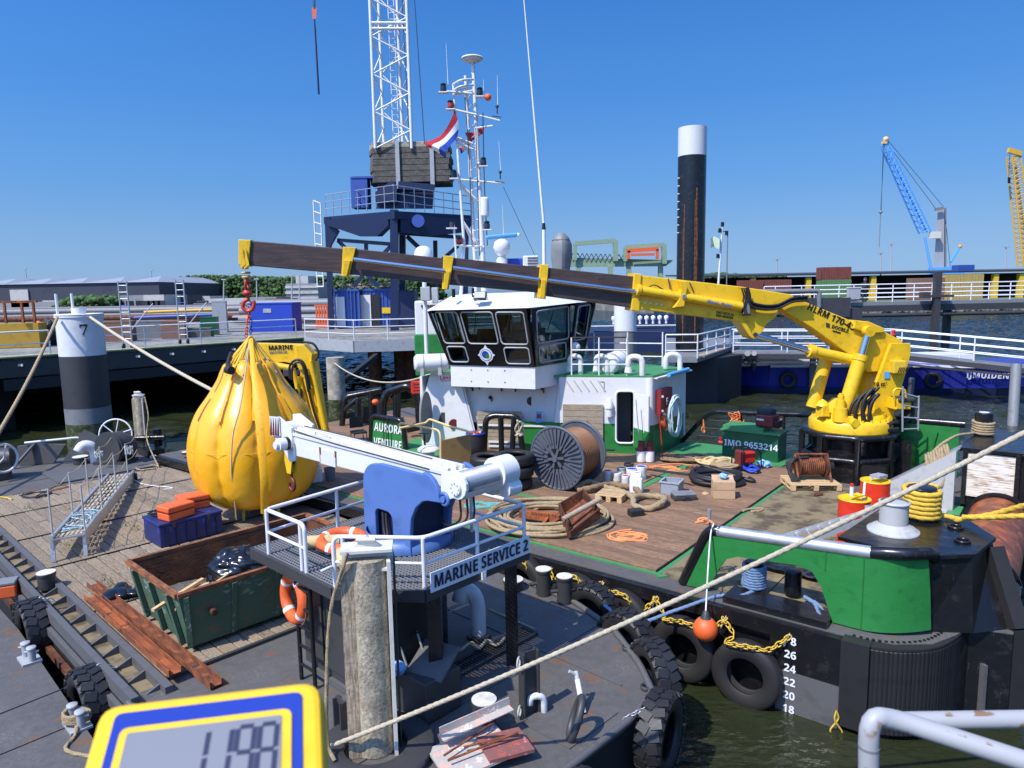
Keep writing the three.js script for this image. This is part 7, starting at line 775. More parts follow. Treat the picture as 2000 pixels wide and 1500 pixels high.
  // aluminium ladder leaning up to the bow horn
  const l0 = [4.358,1.34,-12.232],l1 = [4.361,1.34,-11.661],l2 = sw(.42,2.72,2.42),l3 = sw(.42,2.3,2.42);const ld = T('aluminium_ladder','aluminium ladder lying sloped from the deck up onto the bow horn','ladder',l0);for (const [a,b] of [[l0,l2],[l1,l3]]) obj('stile',beam(a,add(b,mul(sub(b,a),.12)),.03,.09),K.alu,ld);for (let i = 0;i < 13;i++) obj('rung',cyl(mix(l0,l2,.04+i*.083),mix(l1,l3,.04+i*.083),.02,.02,8),K.alu,ld);
  // green locker with generator
  const lo = mix([5.845,1.3,-19.265],[7.058,1.3,-18.17],.5),lk = TL('deck_locker','green steel deck locker lettered with the ship number','locker',sw(-4.15,9.2,DK -.03),RS);obj('locker_body',box(1.5,.72,.7,0,.36,0),K.greenDark,lk);obj('lid',[box(1.6,.04,.8,0,.74,0),box(1.1,.12,.7,-.2,.8,0)],K.greenDeck,lk);obj('lettering',text('IMO 9653214',.17,[-.7,.3,.354],[1,0,0],[0,1,0],.006),K.cleanWhite,lk);obj('hinge',[box(.1,.06,.06,-.5,.72,.36),box(.1,.06,.06,.4,.72,.36)],K.greenDark,lk);obj('valve',[cyl([-.75,.3,.1],[-.95,.3,.1],.05),cyl([-.9,.3,.1],[-.9,.45,.1],.03)],K.red,lk);
  const ge = TL('generator','black and dark red portable generator standing on the green locker','generator',sw(-3.8,9.15,DK+.83),RS -.1);obj('housing',rbox(.5,.34,.4,.06,0,.19,0),K.redDark,ge);obj('top_cover',rbox(.42,.2,.36,.07,-.02,.4,0),K.blackMat,ge);obj('maker_strip',box(.2,.05,.01,-.1,.22,.206),K.offwhite,ge);obj('side_box',rbox(.16,.2,.25,.02,.3,.12,0),K.black,ge);obj('post_roller',[cyl([.75,-.9,.35],[.75,-.1,.35],.17,.17,20)],K.black,lk);
  // gas bottles
  for (const p of [[3.386,1.3,-18.45],[3.613,1.3,-18.433]]) {const t = TL('gas_bottle','small white gas bottle with a red collar beside the deckhouse door','gas bottle',atY(p,DK),0,'gas bottles by the deckhouse door');obj('bottle_body',lathe([[0,0],[.1,0],[.12,.03],[.12,.34],[.09,.42],[.03,.46],[0,.46]],20),K.plasticWhite,t);obj('collar',lathe([[.085,.4],[.085,.56],[.078,.56],[.078,.4]],20),K.redDark,t);obj('red_shoulder',lathe([[.1215,.3],[.1215,.345],[.09,.425],[.085,.42]],20),K.redDark,t);}
  // hose coil and poles at the deckhouse corner
  const hx = [4.55,2.35,-19.9];const ho = [];for (let i = 0;i < 80;i++) {const a = i*.55;ho.push([hx[0]+Math.cos(a)*.2+.05*Math.sin(i),hx[1]+Math.sin(a)*(.55+.04*Math.sin(i*.7)),hx[2]+.012*(i % 9) -Math.cos(a)*.25+.25]);} one('water_hose',tube(ho,.02,6,600),mat(.45,.58,.60,{rough: .35,map: null}),'long coil of pale translucent hose hung on the deckhouse corner','hose',hx);for (const [p,h,m,l] of [[[3.45,1.34,-18.85],1.6,K.alu,'thin bright pole standing by the open deckhouse door'],[[4.1,1.34,-19.1],1.5,K.red,'thin red and white boat hook standing at the deckhouse corner'],[[2.2,1.34,-19.4],.95,K.redDark,'thin dark red bar leaning on the timber panel']]) one('standing_pole',cyl(p,add(p,[-.12,h,-.1]),.014),m,l,'pole',p);
  one('door_pipe_rail',[pipe([[1.75,1.5,-19.45],[2.8,1.5,-19.2]],.025)],K.black,'low black pipe rail along the foot of the deckhouse','rail',[2,1.34,-19.3]);
  // aft: name board, black tube frames, chair, crate, brown screen
  const nb = T('name_board','green name board in a thick black tube frame on the vessel aft deck','sign',[-3.567,1.3,-20.022]),q = [[-4.33,1.023,-21],[-3.09,.942,-20.4],[-3.192,2.21,-20.4],[-4.199,2.274,-21]];obj('board',facet([bil(q,.06,-.05),bil(q,.94,-.05),bil(q,.94,.93),bil(q,.06,.93)],.03),K.green,nb);obj('frame',pipe([up(q[0],-.3),q[3],q[2],up(q[1],-.3)],.085,.2,12),K.black,nb);const bx = nrm(sub(q[1],q[0])),n = nrm(crs(bx,sub(q[3],q[0]))),by = crs(n,bx);obj('lettering',text('AURORA',.25,add(bil(q,.11,.66),mul(n,.035)),bx,by,.008,false,font,.72),K.cleanWhite,nb);obj('lettering',text('VENTURE',.25,add(bil(q,.11,.3),mul(n,.035)),bx,by,.008,false,font,.66),K.cleanWhite,nb);for (const u of [.45,.58]) obj('lashing',cyl(add(bil(q,u,1.0),mul(n,.1)),add(bil(q,u -.02,.0),mul(n,.09)),.014),K.black,nb);
  const tf = (name,label,paths,r)=>{const t = T(name,label,'frame',paths[0][0]);paths.forEach((p)=>obj('tube',pipe(p,r,.2,12),K.black,t));return t;};
  tf('black_tube_frame','massive black tubular guard frame behind the green name board',[[[-4.265,1.478,-23],[-4.227,2.38,-23],[-4.063,2.715,-23],[-3.309,2.93,-22.8],[-3.027,2.473,-22.8],[-3.028,1.494,-22.8]],[[-3.811,1.47,-23],[-3.761,2.76,-23]],[[-3.369,1.599,-22.3],[-2.925,1.69,-22.3]]],.13);const wf = tf('black_work_frame','black steel frame with sloping tubes at the vessel stern edge',[[[-5.97,1.326,-24.5],[-5.813,2.355,-24.5],[-4.539,2.565,-24.5]],[[-5.87,1.905,-24.5],[-5.352,2.292,-24.5]],[[-5.405,1.39,-24.3],[-5.309,2.322,-24.3]],[[-4.949,1.343,-24.5],[-4.897,2.518,-24.5]]],.1);obj('panel',[facet([[-5.326,1.368,-24.6],[-4.66,1.392,-24.6],[-4.633,2.046,-24.6],[-5.245,1.967,-24.6]],.05),facet([[-5.813,2.337,-24.5],[-4.541,2.529,-24.5],[-4.702,2.535,-25.4],[-5.909,2.353,-25.4]],.04)],K.blackMat,wf);
  const ch = TL('office_chair','small black chair on the vessel aft deck beside the name board','chair',atY([-4.623,1.3,-20.984],DK),.5);obj('seat',rbox(.42,.06,.42,.02,0,.45,0),K.blackMat,ch);obj('backrest',rbox(.42,.34,.04,.02,0,.72,-.21),K.blackMat,ch);for (const [x,z] of [[-.18,-.18],[.18,-.18],[-.18,.18],[.18,.18]]) obj('leg',cyl([x*1.15,0,z*1.15],[x,.45,z],.014),K.black,ch);
  const rc = TL('red_crate','bright red plastic basket hanging at the top of the black guard frame','crate',[-2.94,2.759,-22.2],.3);for (let i = 0;i < 4;i++) obj('slat',box(.42,.06,.3,0,.05+i*.1,0),K.redBright,rc);for (const [x,z] of [[-.2,-.14],[.2,-.14],[-.2,.14],[.2,.14]]) obj('corner',box(.04,.4,.04,x,.2,z),K.redBright,rc);
  for (const p of [[-4.634,2.262,-23.8],[-4.093,2.397,-23.2]]) one('orange_float',ball(p,.12,12,.8),K.orange,'small orange float lashed to the black frames','float',p,'orange floats on the black frames');
  const bs = T('brown_screen','flat brown steel screen with bent yellow handrails beside the tyre stack','screen',[-1.521,1.3,-18.264]),s0 = [[-1.84,1.514,-17.6],[-1.111,1.495,-18],[-1.091,2.264,-18],[-1.819,2.201,-17.6]];obj('panel',facet(s0,.04),K.brownPanel,bs);obj('handrail',[pipe([s0[0],up(s0[3],.1),[-1.873,2.445,-17.7],[-2.916,2.555,-18.2],[-2.959,2.475,-18.2]],.03,.14),pipe([s0[2],[-1.155,2.345,-18],[-1.701,2.413,-18.4],[-2.24,2.542,-18.8],[-2.312,2.431,-18.8],[-2.954,2.381,-18.4]],.03,.12)],K.cream,bs);
  const bd = TL('steel_drum','dark open drum full of scraps with a blue rim by the timber panel','drum',atY([-1.044,1.3,-19.567],DK),0);obj('drum_body',lathe([[0,0],[.26,0],[.27,.3],[.26,.62],[.24,.62],[.24,.1]],26),K.blackMat,bd);obj('rim',ring([0,.63,0],.26,.025,26),K.blueBright,bd);for (let i = 0;i < 9;i++) obj('scrap',rbox(rr(.06,.14),.06,rr(.06,.14),.02,rr(-.14,.14),.6+rr(0,.06),rr(-.14,.14),rr(0,3)),[K.offwhite,K.redDark,K.orange][i % 3],bd);
  const bt = T('black_fender_rack','black tubular rack standing against the timber lining of the deckhouse','rack',[-.398,1.3,-19.64]);obj('tube',pipe([[-.829,1.347,-19.6],[-.748,2.369,-19.6],[-.516,2.467,-19.6],[.153,2.446,-19.4],[.278,1.373,-19.4]],.085,.16,12),K.black,bt);for (const [a,b] of [[[-.323,1.361,-19.5],[-.33,2.423,-19.5]],[[-.036,1.379,-19.4],[.04,2.42,-19.4]]]) obj('tube',cyl(a,b,.08),K.black,bt);one('white_rope_bundle',rope(wig([.189,2.272,-19.1],26,.12,.1,.5,1.4).map((p)=>up(p,-.3)),.03),K.ropePale,'bundle of frayed white rope hanging on the black rack','rope',[.184,1.988,-19.1]);
  const mv = TL('mushroom_vent','white mushroom vent on the green aft deck','vent',atY([-2.311,1.3,-19.06],DK),0);obj('stem',cyl([0,0,0],[0,.3,0],.16),K.white,mv);obj('cap',lathe([[.3,.28],[.3,.33],[.2,.4],[0,.43]],26),K.white,mv);obj('hand_screw',[cyl([-.1,.43,0],[-.1,.75,0],.03),cyl([-.25,.75,0],[.05,.75,0],.02)],K.black,mv);one('round_disc',aim(new THREE.CylinderGeometry(.75,.75,.06,30).scale(.45,1,1),[-2.494,2.338,-20.2],[.95,0,.4]),K.greyMid,'round grey cover leaning on the white deckhouse side','cover',[-2.517,1.662,-20.2]);
  // ropes on bollards
  const wind = (c,r,n,y0,dy,tail = [])=>{const p = [];for (let i = 0;i <= n*14;i++) {const a = i / 14*2*PI;p.push([c[0]+Math.cos(a)*(r+.006*Math.sin(i)),y0+dy*i / 14+.006*Math.sin(i*.9),c[2]+Math.sin(a)*r]);} return p.concat(tail);};
  const b1 = [3.601,1.3,-10.267];one('blue_mooring_rope',rope(wind(b1,.155,8,1.42,.042).reverse().concat([add(b1,[-.25,-1.30+1.36,.22]),[3.009,1.307,-10.15],[2.35,1.195,-9.95],[1.685,1.075,-9.8],[1.344,1.12,-10.328]]),.027,.02),K.ropeBlue,'blue and white mooring rope wound on the vessel bollard and led down to the barge','rope',b1);one('blue_rope_tail',rope([[4.184,1.42,-9.846],[4.276,1.38,-9.707],[4.215,1.36,-9.393],[4.247,1.33,-9.268],[4.319,1.36,-9.55],[4.278,1.4,-9.714]],.03),K.ropeBlue,'loose blue rope tail at the bulwark opening beside the bollards','rope',[4.337,1.3,-9.846]);
  one('dark_cover',(()=>{const g = new THREE.PlaneGeometry(.9,.5,16,10);g.rotateX(-PI / 2);const p = g.attributes.position;for (let i = 0;i < p.count;i++) p.setY(i,.08+.12*fbm(p.getX(i)*4,p.getZ(i)*4,2,3));g.computeVertexNormals();g.rotateY(RS);g.translate(...up([4.445,1.3,-10.977],.04));return g;})(),K.bagBlack,'crumpled black rubber sheet lying inside the bulwark','sheet',[4.445,1.3,-10.977]);
  const yb = sw(.82,2.3,2.36);one('yellow_mooring_rope',rope(wind(yb,.235,6,2.42,.07).reverse().concat([add(yb,[.45,.05,.2]),[6.575,2.413,-10.2],[6.857,2.583,-9.9],[7.025,2.885,-9.4],[7.262,3.53,-8.2]]),.04,.022),K.ropeYellow,'thick yellow mooring rope wound on the black horn bollard and led off past the roller','rope',yb);one('yellow_rope_bight',rope([[6.584,2.485,-10.1],[6.827,2.578,-9.8],[6.971,2.687,-9.5],[7.657,2.986,-8.6]],.04,.022),K.ropeYellow,'second part of yellow rope spliced and led off past the roller','rope',[6.584,2.485,-10.1]);
  const fb = sw(1.05,8.7,2.58);one('horn_rope',rope(wind(fb,.195,5,2.62,.055),.03,.03),K.rope,'beige rope wound tightly on the black bollard of the far horn','rope',fb);const dr = [];for (let i = 0;i < 9;i++) {const s = .66 -i*.045,ty = 1.3+(s+.98)*.728,lo = 1.45+.5*Math.abs(Math.sin(i*1.9));dr.push(sw(s+.05*Math.sin(i*3),6.74 -.03*(i % 3),lo),sw(s -.01+.04*Math.sin(i),6.78,ty -.25),sw(s -.05,6.9,ty+.06),sw(s -.1,7.12,ty+.05+.03*(i % 2)),sw(s -.07,6.92,ty+.11),sw(s+.03*Math.sin(i*2),6.76,ty -.2));} one('draped_rope',rope(dr,.03,.05),K.rope,'many turns of beige rope draped over the bare steel cheek by the far horn','rope',sw(.1,6.9,1.4));one('draped_rope',rope([sw(.9,8.5,2.64),sw(.6,7.6,2.66),sw(.3,7.0,2.3),sw(.42,6.7,1.5),sw(.6,6.3,1.38),sw(.75,5.9,1.38),sw(.7,5.6,1.38),sw(.55,5.8,1.38),sw(.65,6.1,1.38)],.03,.04),K.rope,'loose end of beige rope lying in a loop on the green bow strip','rope',sw(.6,6,1.36));
}
// ---------- left background: quay, yard, portal crane ----------
const QY = 3.4;
const E = [[-22.2,3.4,-30.83],[-12.151,3.4,-41.6],[-8.385,3.4,-38.04],[-4.912,3.4,-38.72]];
{
  const yard = [E[0],E[1],E[2],E[3],[3,0,-39],[3,0,-61],[-13,0,-62],[-26,0,-70],[-60,0,-420],[-520,0,-420],[-520,0,-20],[-45,0,-18]].map(xz);const q = obj('quay_deck',prism(yard,QY -.12,QY),K.quay,null);setUD(q,'pale concrete quay deck and yard','quay',null,'structure');
  const fl = obj('far_land',prism([[-520,-300],[-60,-250],[180,-330],[420,-420],[420,-900],[-520,-900]],-1,2.6),K.grass,null);setUD(fl,'distant flat land under the tree line','land',null,'structure');
  const t = T('quay_fascia','steel faced quay edge beams on dark piles along the water','quay edge',E[1]);obj('edge_beam',[beam(up(E[0],-.5),up(E[1],-.5),.35,.75),beam(up(mix(E[0],E[1],-.5),-.5),up(E[0],-.5),.35,.75)],K.greyDark,t);obj('kerb',beam(up(mix(E[0],E[1],-.4),.02),up(E[1],.02),.5,.06),mat(.42,.45,.22,{rough: .9}),t);obj('lower_beam',beam(up(E[0],-1.2),up(E[1],-1.2),.3,.5),K.blackMat,t);for (const [a,b] of [[1,2],[2,3]]) obj('grey_fascia',beam(up(E[a],-.3),up(E[b],-.3),.2,.62),K.greyLight,t);for (let i = 0;i < 9;i++) obj('anode',box(.25,.1,.06,...add(mix(E[0],E[1],.05+i*.11),[.1,-.35,.2])),K.offwhite,t);
  obj('under_wall',[facet([atY(add(E[0],[-24,0,-18]),-.5),atY(add(E[1],[-6,0,-18]),-.5),atY(add(E[1],[-6,0,-18]),QY -.2),atY(add(E[0],[-24,0,-18]),QY -.2)],.3)],K.greyMid,t);
  const pile = (p,r,m,alg,label,top = QY -.5)=>{const k = T('jetty_pile',label,'pile',atY(p,-.6),'round piles under the quay');obj('shaft',cyl(atY(p,.9),atY(p,top),r,r,22),m,k);obj('waterline_band',cyl(atY(p,-.6),atY(p,.9),r*1.01,r*1.01,22),alg ? K.algae : m,k);};
  pile([-8.439,0,-33.91],.42,K.conc,1,'pale concrete pile with a green waterline under the jetty corner');for (const p of [[-8.018,0,-41.59],[-6.642,0,-42.49],[-6.014,0,-42.41],[-19.573,0,-47.89]]) pile(p,.4,K.rustDark,0,'dark steel pile standing in the water under the quay');const br = T('jetty_brace','dark diagonal brace between the jetty piles','brace',[-9.249,1,-39.89]);obj('brace_bar',beam([-8.198,1.666,-34.5],[-7.141,2.629,-37.5],.25,.25),K.blackMat,br);
  const dk = T('black_dolphin','black steel dolphin wall standing in shadow at the quay end','dolphin',[-22.626,0,-30.89]);obj('dolphin_body',prism([[-22.89,0,-32.33],[-23.101,0,-26.158],[-37.22,0,-39.34],[-27.054,0,-38.22]].map(xz),-.6,2.7),K.blackMat,dk);obj('dolphin_ledge',prism([[-22.839,0,-32.32],[-22.953,0,-25.985],[-37.22,0,-39.34],[-27.248,0,-38.58]].map(xz),2.7,2.95),K.rustDark,dk);
  // railings
  const rl = T('quay_railing','long white tubular railing along the quay edge','railing',E[1]);railing(rl,[mix(E[0],E[1],.22),mix(E[0],E[1],.97)],1.1,.03,3,2.6,K.white);const r2 = T('quay_railing','white tubular railing on the jetty corner before the blue containers','railing',E[2]);railing(r2,[mix(E[1],E[2],.05),E[2],E[3],[1.5,QY,-39]],1.1,.03,3,2.2,K.white);const r3 = T('quay_railing','short white railing with rounded ends beside the yellow bin','railing',E[0]);railing(r3,[mix(E[0],E[1],-.05),mix(E[0],E[1],.13)],1.1,.035,2,2.5,K.white);
  // pile number seven
  const pc = atY([-16.489,0,-27.34],0),pr = .80;const p7 = T('steel_pile','thick steel mooring pile painted white above and black below with a black 7','pile',atY(pc,-.6));const ht = (v)=>0;obj('waterline_band',cyl(atY(pc,-.6),atY(pc,1.15),pr,pr,40),K.algae,p7);obj('grey_band',cyl(atY(pc,1.15),atY(pc,1.75),pr,pr,40),K.greyMid,p7,{label: 'bleached grey band above the algae'});obj('black_shaft',cyl(atY(pc,1.75),atY(pc,3.75),pr,pr,40),K.greyDark,p7);obj('white_top',cyl(atY(pc,3.75),atY(pc,5.2),pr,pr,40),K.white,p7);obj('cap',[cyl(atY(pc,5.2),atY(pc,5.26),pr*1.04,pr*1.04,40),cyl(atY(pc,5.26),atY(pc,5.55),.25,.25,20)],K.white,p7);obj('rim_pipe',ring(atY(pc,5.3),pr,.04,40),K.white,p7);for (const x of [-.75,-.15]) obj('cap_post',cyl(add(atY(pc,5.26),[x,0,.1]),add(atY(pc,6.1),[x,0,.1]),.05),K.white,p7);
  const n7 = nrm([.56,0,.83]),d7 = nrm([-pc[0],0,-pc[2]]);obj('number',text('7',.4,add(atY(pc,4.55),mul(d7,pr+.01)).map((v,i)=>v -[.06,0,0][i]),nrm(crs([0,1,0],d7)),[0,1,0],.03,false,fontSerif),K.black,p7);
  // mooring lines of the pile
  const tl = add(atY(pc,5.22),[-.3,0,.85]),tr = add(atY(pc,5.2),[.72,0,.5]);const sag = (a,b,s,n = 14)=>Array.from({length: n+1},(_,i)=>{const k = i / n;return up(mix(a,b,k),-4*s*k*(1 -k));});one('mooring_line',rope(sag(tl,[-13.321,1.585,-17],.25),.055,.05),K.rope,'long beige mooring line led from the numbered pile down past the stern winches','rope',tl);one('mooring_line',rope(sag(tr,[-8.346,2.998,-20.5],.12),.055,.05),K.ropePale,'beige mooring line led from the numbered pile to behind the water bag','rope',tr);one('mooring_line',tube(sag([-8.62,2.728,-34],[-2.962,3.149,-23],.5),.03,6),K.ropePale,'thin white line from the concrete jetty pile to the deckhouse','rope',[-8.62,2.728,-34]);
  // things on the quay
  const B = (name,label,cat,u,m,g,parts)=>{const t2 = T(name,label,cat,u,g);parts(t2,atY(u,QY));return t2;};
  const q0 = (a,b)=>atY(a,QY);
  B('yellow_bin','mustard yellow steel bin under a rusty frame on the quay','bin',[-25.82,3.4,-37.24],0,null,(k,p)=>{obj('bin_body',box(2.4,1.25,1.4,p[0] -.3,QY+.65,p[2] -.5,.3),K.mustard,k);obj('frame',[...[-1.3,-.4,.5,1.1].map((x)=>beam(add(p,[x,1.3,.1]),add(p,[x,2.4,.1]),.1,.1)),beam(add(p,[-1.4,2.4,.1]),add(p,[1.3,2.4,.1]),.12,.12)],K.rustOrange,k);});
  B('net_heap','heap of dark nets and orange floats next to the yellow bin','nets',[-25.372,3.4,-39.26],0,null,(k,p)=>{const g = new THREE.IcosahedronGeometry(.75,4),a = g.attributes.position;for (let i = 0;i < a.count;i++) {const s = 1+.4*fbm(a.getX(i)*3,a.getY(i)*3,a.getZ(i)*3,4);a.setXYZ(i,a.getX(i)*s*.8,a.getY(i)*s*1.1,a.getZ(i)*s*.7);} g.computeVertexNormals();obj('nets',g.translate(p[0],QY+.65,p[2]),K.blackMat,k);obj('float',ball(add(p,[-.3,1.2,.4]),.16),K.orange,k);});
  const scaf = (p,h,w,label)=>{const k = T('scaffold_tower',label,'scaffold',p);for (const x of [0,w]) {obj('upright',cyl(add(p,[x,.25,0]),add(p,[x,h,0]),.035),K.galv,k);obj('castor',[cyl(add(p,[x -.03,.14,0]),add(p,[x+.03,.14,0]),.14,.14,14)],K.blackMat,k);} for (let i = 0;i < 9;i++) obj('rung',cyl(add(p,[0,.5+i*(h -.7) / 8,0]),add(p,[w,.5+i*(h -.7) / 8,0]),.022),i === 5 ? K.blueBright : K.galv,k);obj('brace',cyl(add(p,[w,.9,0]),add(p,[w+1,2.2,-.4]),.025),K.galv,k);};scaf([-19.099,3.4,-35.06],3.3,.42,'aluminium scaffold ladder on castors by the quay edge nearer the numbered pile');scaf([-17.735,3.4,-38.13],3.4,.42,'aluminium scaffold ladder on castors in front of the yellow pipes');
  const crate = (p,w,h,d,m,name,label,cat,ry = .25)=>{const k = T(name,label,cat,p,0);obj('body',box(w,h,d,p[0],QY+h / 2,p[2] -d / 2,ry),m,k);obj('lid',box(w*1.03,.08,d*1.03,p[0],QY+h+.04,p[2] -d / 2,ry),m,k);return k;};
  crate([-22.786,3.4,-40.98],1.6,1.1,1,K.brick,'cargo_box','rusty brown box on the quay behind the first scaffold','box');crate([-22.11,3.4,-43.43],1.7,1.0,1,K.greyMid,'cargo_box','grey box on the quay between the two scaffolds','box');crate([-20.496,3.4,-42.99],1.3,1.0,1,K.brick,'cargo_box','reddish box on the quay before the second scaffold','box');crate([-19.71,3.4,-46.25],1.0,1.1,1,K.greenDark,'waste_bin','dark green bin on the quay beside the white gate frame','bin');crate([-20.159,3.4,-49.25],.9,2.1,.7,K.greyLight,'control_cabinet','pale grey control cabinet on the quay','cabinet');crate([-19.384,3.4,-43.62],1.6,.5,1.2,K.concDark,'concrete_block','low dark concrete block on the quay','block');
  const bc = crate([-16.582,3.4,-49.34],3.0,1.9,2.2,K.blueBright,'blue_container','bright blue lidded container on the quay behind the hook','container',.0);obj('label_plate',box(.55,.28,.02,...add([-16.582,3.4,-49.34],[-.2,1.45,.02])),K.greyLight,bc);obj('orange_beam',beam(add([-20.417,3.4,-56.25],[-.3,.95,.8]),add([-17.017,3.4,-55.03],[0,1.0,.8]),.12,.14),K.orangeRope,bc);
  for (let i = 0;i < 7;i++) one('steel_pipe',cyl(add([-23.975,4.504,-48],[i*.5 -2,-.3+.35*(i % 3),-i*.4]),add([-20.875,4.585,-48],[i*.4 -1,-.3+.35*(i % 3),-i*.5]),.1),i % 3 === 1 ? K.blueCont : i % 3 ? K.craneYellow : K.rustDark,'painted steel pipe in the pile behind the scaffolds','pipe',[-23.975,4.504,-48],'yellow and blue pipes on the quay');for (let i = 0;i < 9;i++) one('pale_pipe',cyl([-24+i*.2,QY+.5+(i % 3)*.62,-62 -i*1.1],[-11+i*.2,QY+.5+(i % 3)*.62,-60 -i*1.1],.36,.36,14),K.greyMid,'long pale pipe in the stack behind the blue container','pipe',[-18,QY,-62],'long pale pipes stacked in the yard');for (let i = 0;i < 8;i++) one('pale_pipe',cyl([-58,QY+.5+(i % 2)*.7,-75 -i*2.2],[-24,QY+.5+(i % 2)*.7,-72 -i*2.2],.3,.3,12),i % 3 ? K.greyMid : K.rustDark,'very long pipe lying flat across the open yard','pipe',[-40,QY,-75],'very long pipes across the yard');
  const ob = T('orange_barrier','orange plastic barrier standing on the jetty','barrier',[-14.271,3.4,-54.05]);for (let i = 0;i < 5;i++) obj('slat',box(.12,1.5,.1,...add([-14.271,3.4,-54.05],[-.4+i*.2,.85,0])),K.orange,ob);obj('top',box(1.05,.15,.15,...add([-14.271,3.4,-54.05],[0,1.65,0])),K.orange,ob);obj('base',box(1.05,.2,.3,...add([-14.271,3.4,-54.05],[0,.12,0])),K.orange,ob);
  const cont = (p,w,h,d,label,doors)=>{const k = T('shipping_container',label,'container',p,'blue containers on the jetty');obj('body',box(w,h,d,p[0],QY+h / 2+.1,p[2] -d / 2),K.blueCont,k);const n = Math.round(w / .3);for (let i = 0;i <= n;i++) obj('corrugation',box(.1,h -.2,.06,p[0] -w / 2+i*w / n,QY+h / 2+.1,p[2]+.02),K.blueCont,k);for (const y of [.12,h+.06]) obj('rail',box(w+.05,.16,.12,p[0],QY+y,p[2]+.03),K.blueCont,k);doors(k,p);};
  cont([-11.804,3.4,-51.71],1.75,2.7,5,'blue shipping container with one narrow white door',(k,p)=>{obj('white_door',box(.62,2.2,.06,p[0] -.45,QY+1.2,p[2]+.1),K.white,k);for (const x of [.1,.35,.6]) obj('lock_bar',cyl([p[0]+x,QY+.2,p[2]+.1],[p[0]+x,QY+2.7,p[2]+.1],.03),K.blueCont,k);});cont([-9.624,3.4,-52.38],2.3,2.7,5,'blue shipping container with an open white door and yellow notice',(k,p)=>{obj('white_door',box(.75,2.3,.06,p[0] -.95,QY+1.25,p[2]+.12),K.white,k);obj('dark_opening',box(.62,2.3,.05,p[0] -.22,QY+1.25,p[2]+.1),K.blackMat,k);obj('yellow_notice',box(.85,.42,.04,p[0]+.65,QY+1.25,p[2]+.12),K.yellow,k);});for (const [u,l] of [[[-11.663,3.4,-53.11],'rough brushwood and timber piled on the nearer blue container'],[[-9.503,3.4,-52.34],'scrap timber piled on the farther blue container']]) {const g = [];for (let i = 0;i < 22;i++) g.push(beam(add(u,[rr(-1,1),2.95+rr(0,.3),rr(-2,0)]),add(u,[rr(-1.2,1.2),2.95+rr(0,.35),rr(-2,0)]),.08,.08));one('timber_scrap',g,K.timber,l,'timber',u);} crate([-7.718,3.4,-51.7],1.6,2.6,2,K.navy,'machine_house','dark blue machinery house behind the deckhouse','machine house',0);const re = TL('fire_extinguisher','red fire extinguisher by the dark machinery house','extinguisher',add([-7.284,3.4,-54.61],[0,.4,.3]));obj('cylinder',cyl([0,0,0],[0,.9,0],.14),K.red,re);obj('valve',cyl([0,.9,0],[0,1.05,0],.05),K.black,re);
}
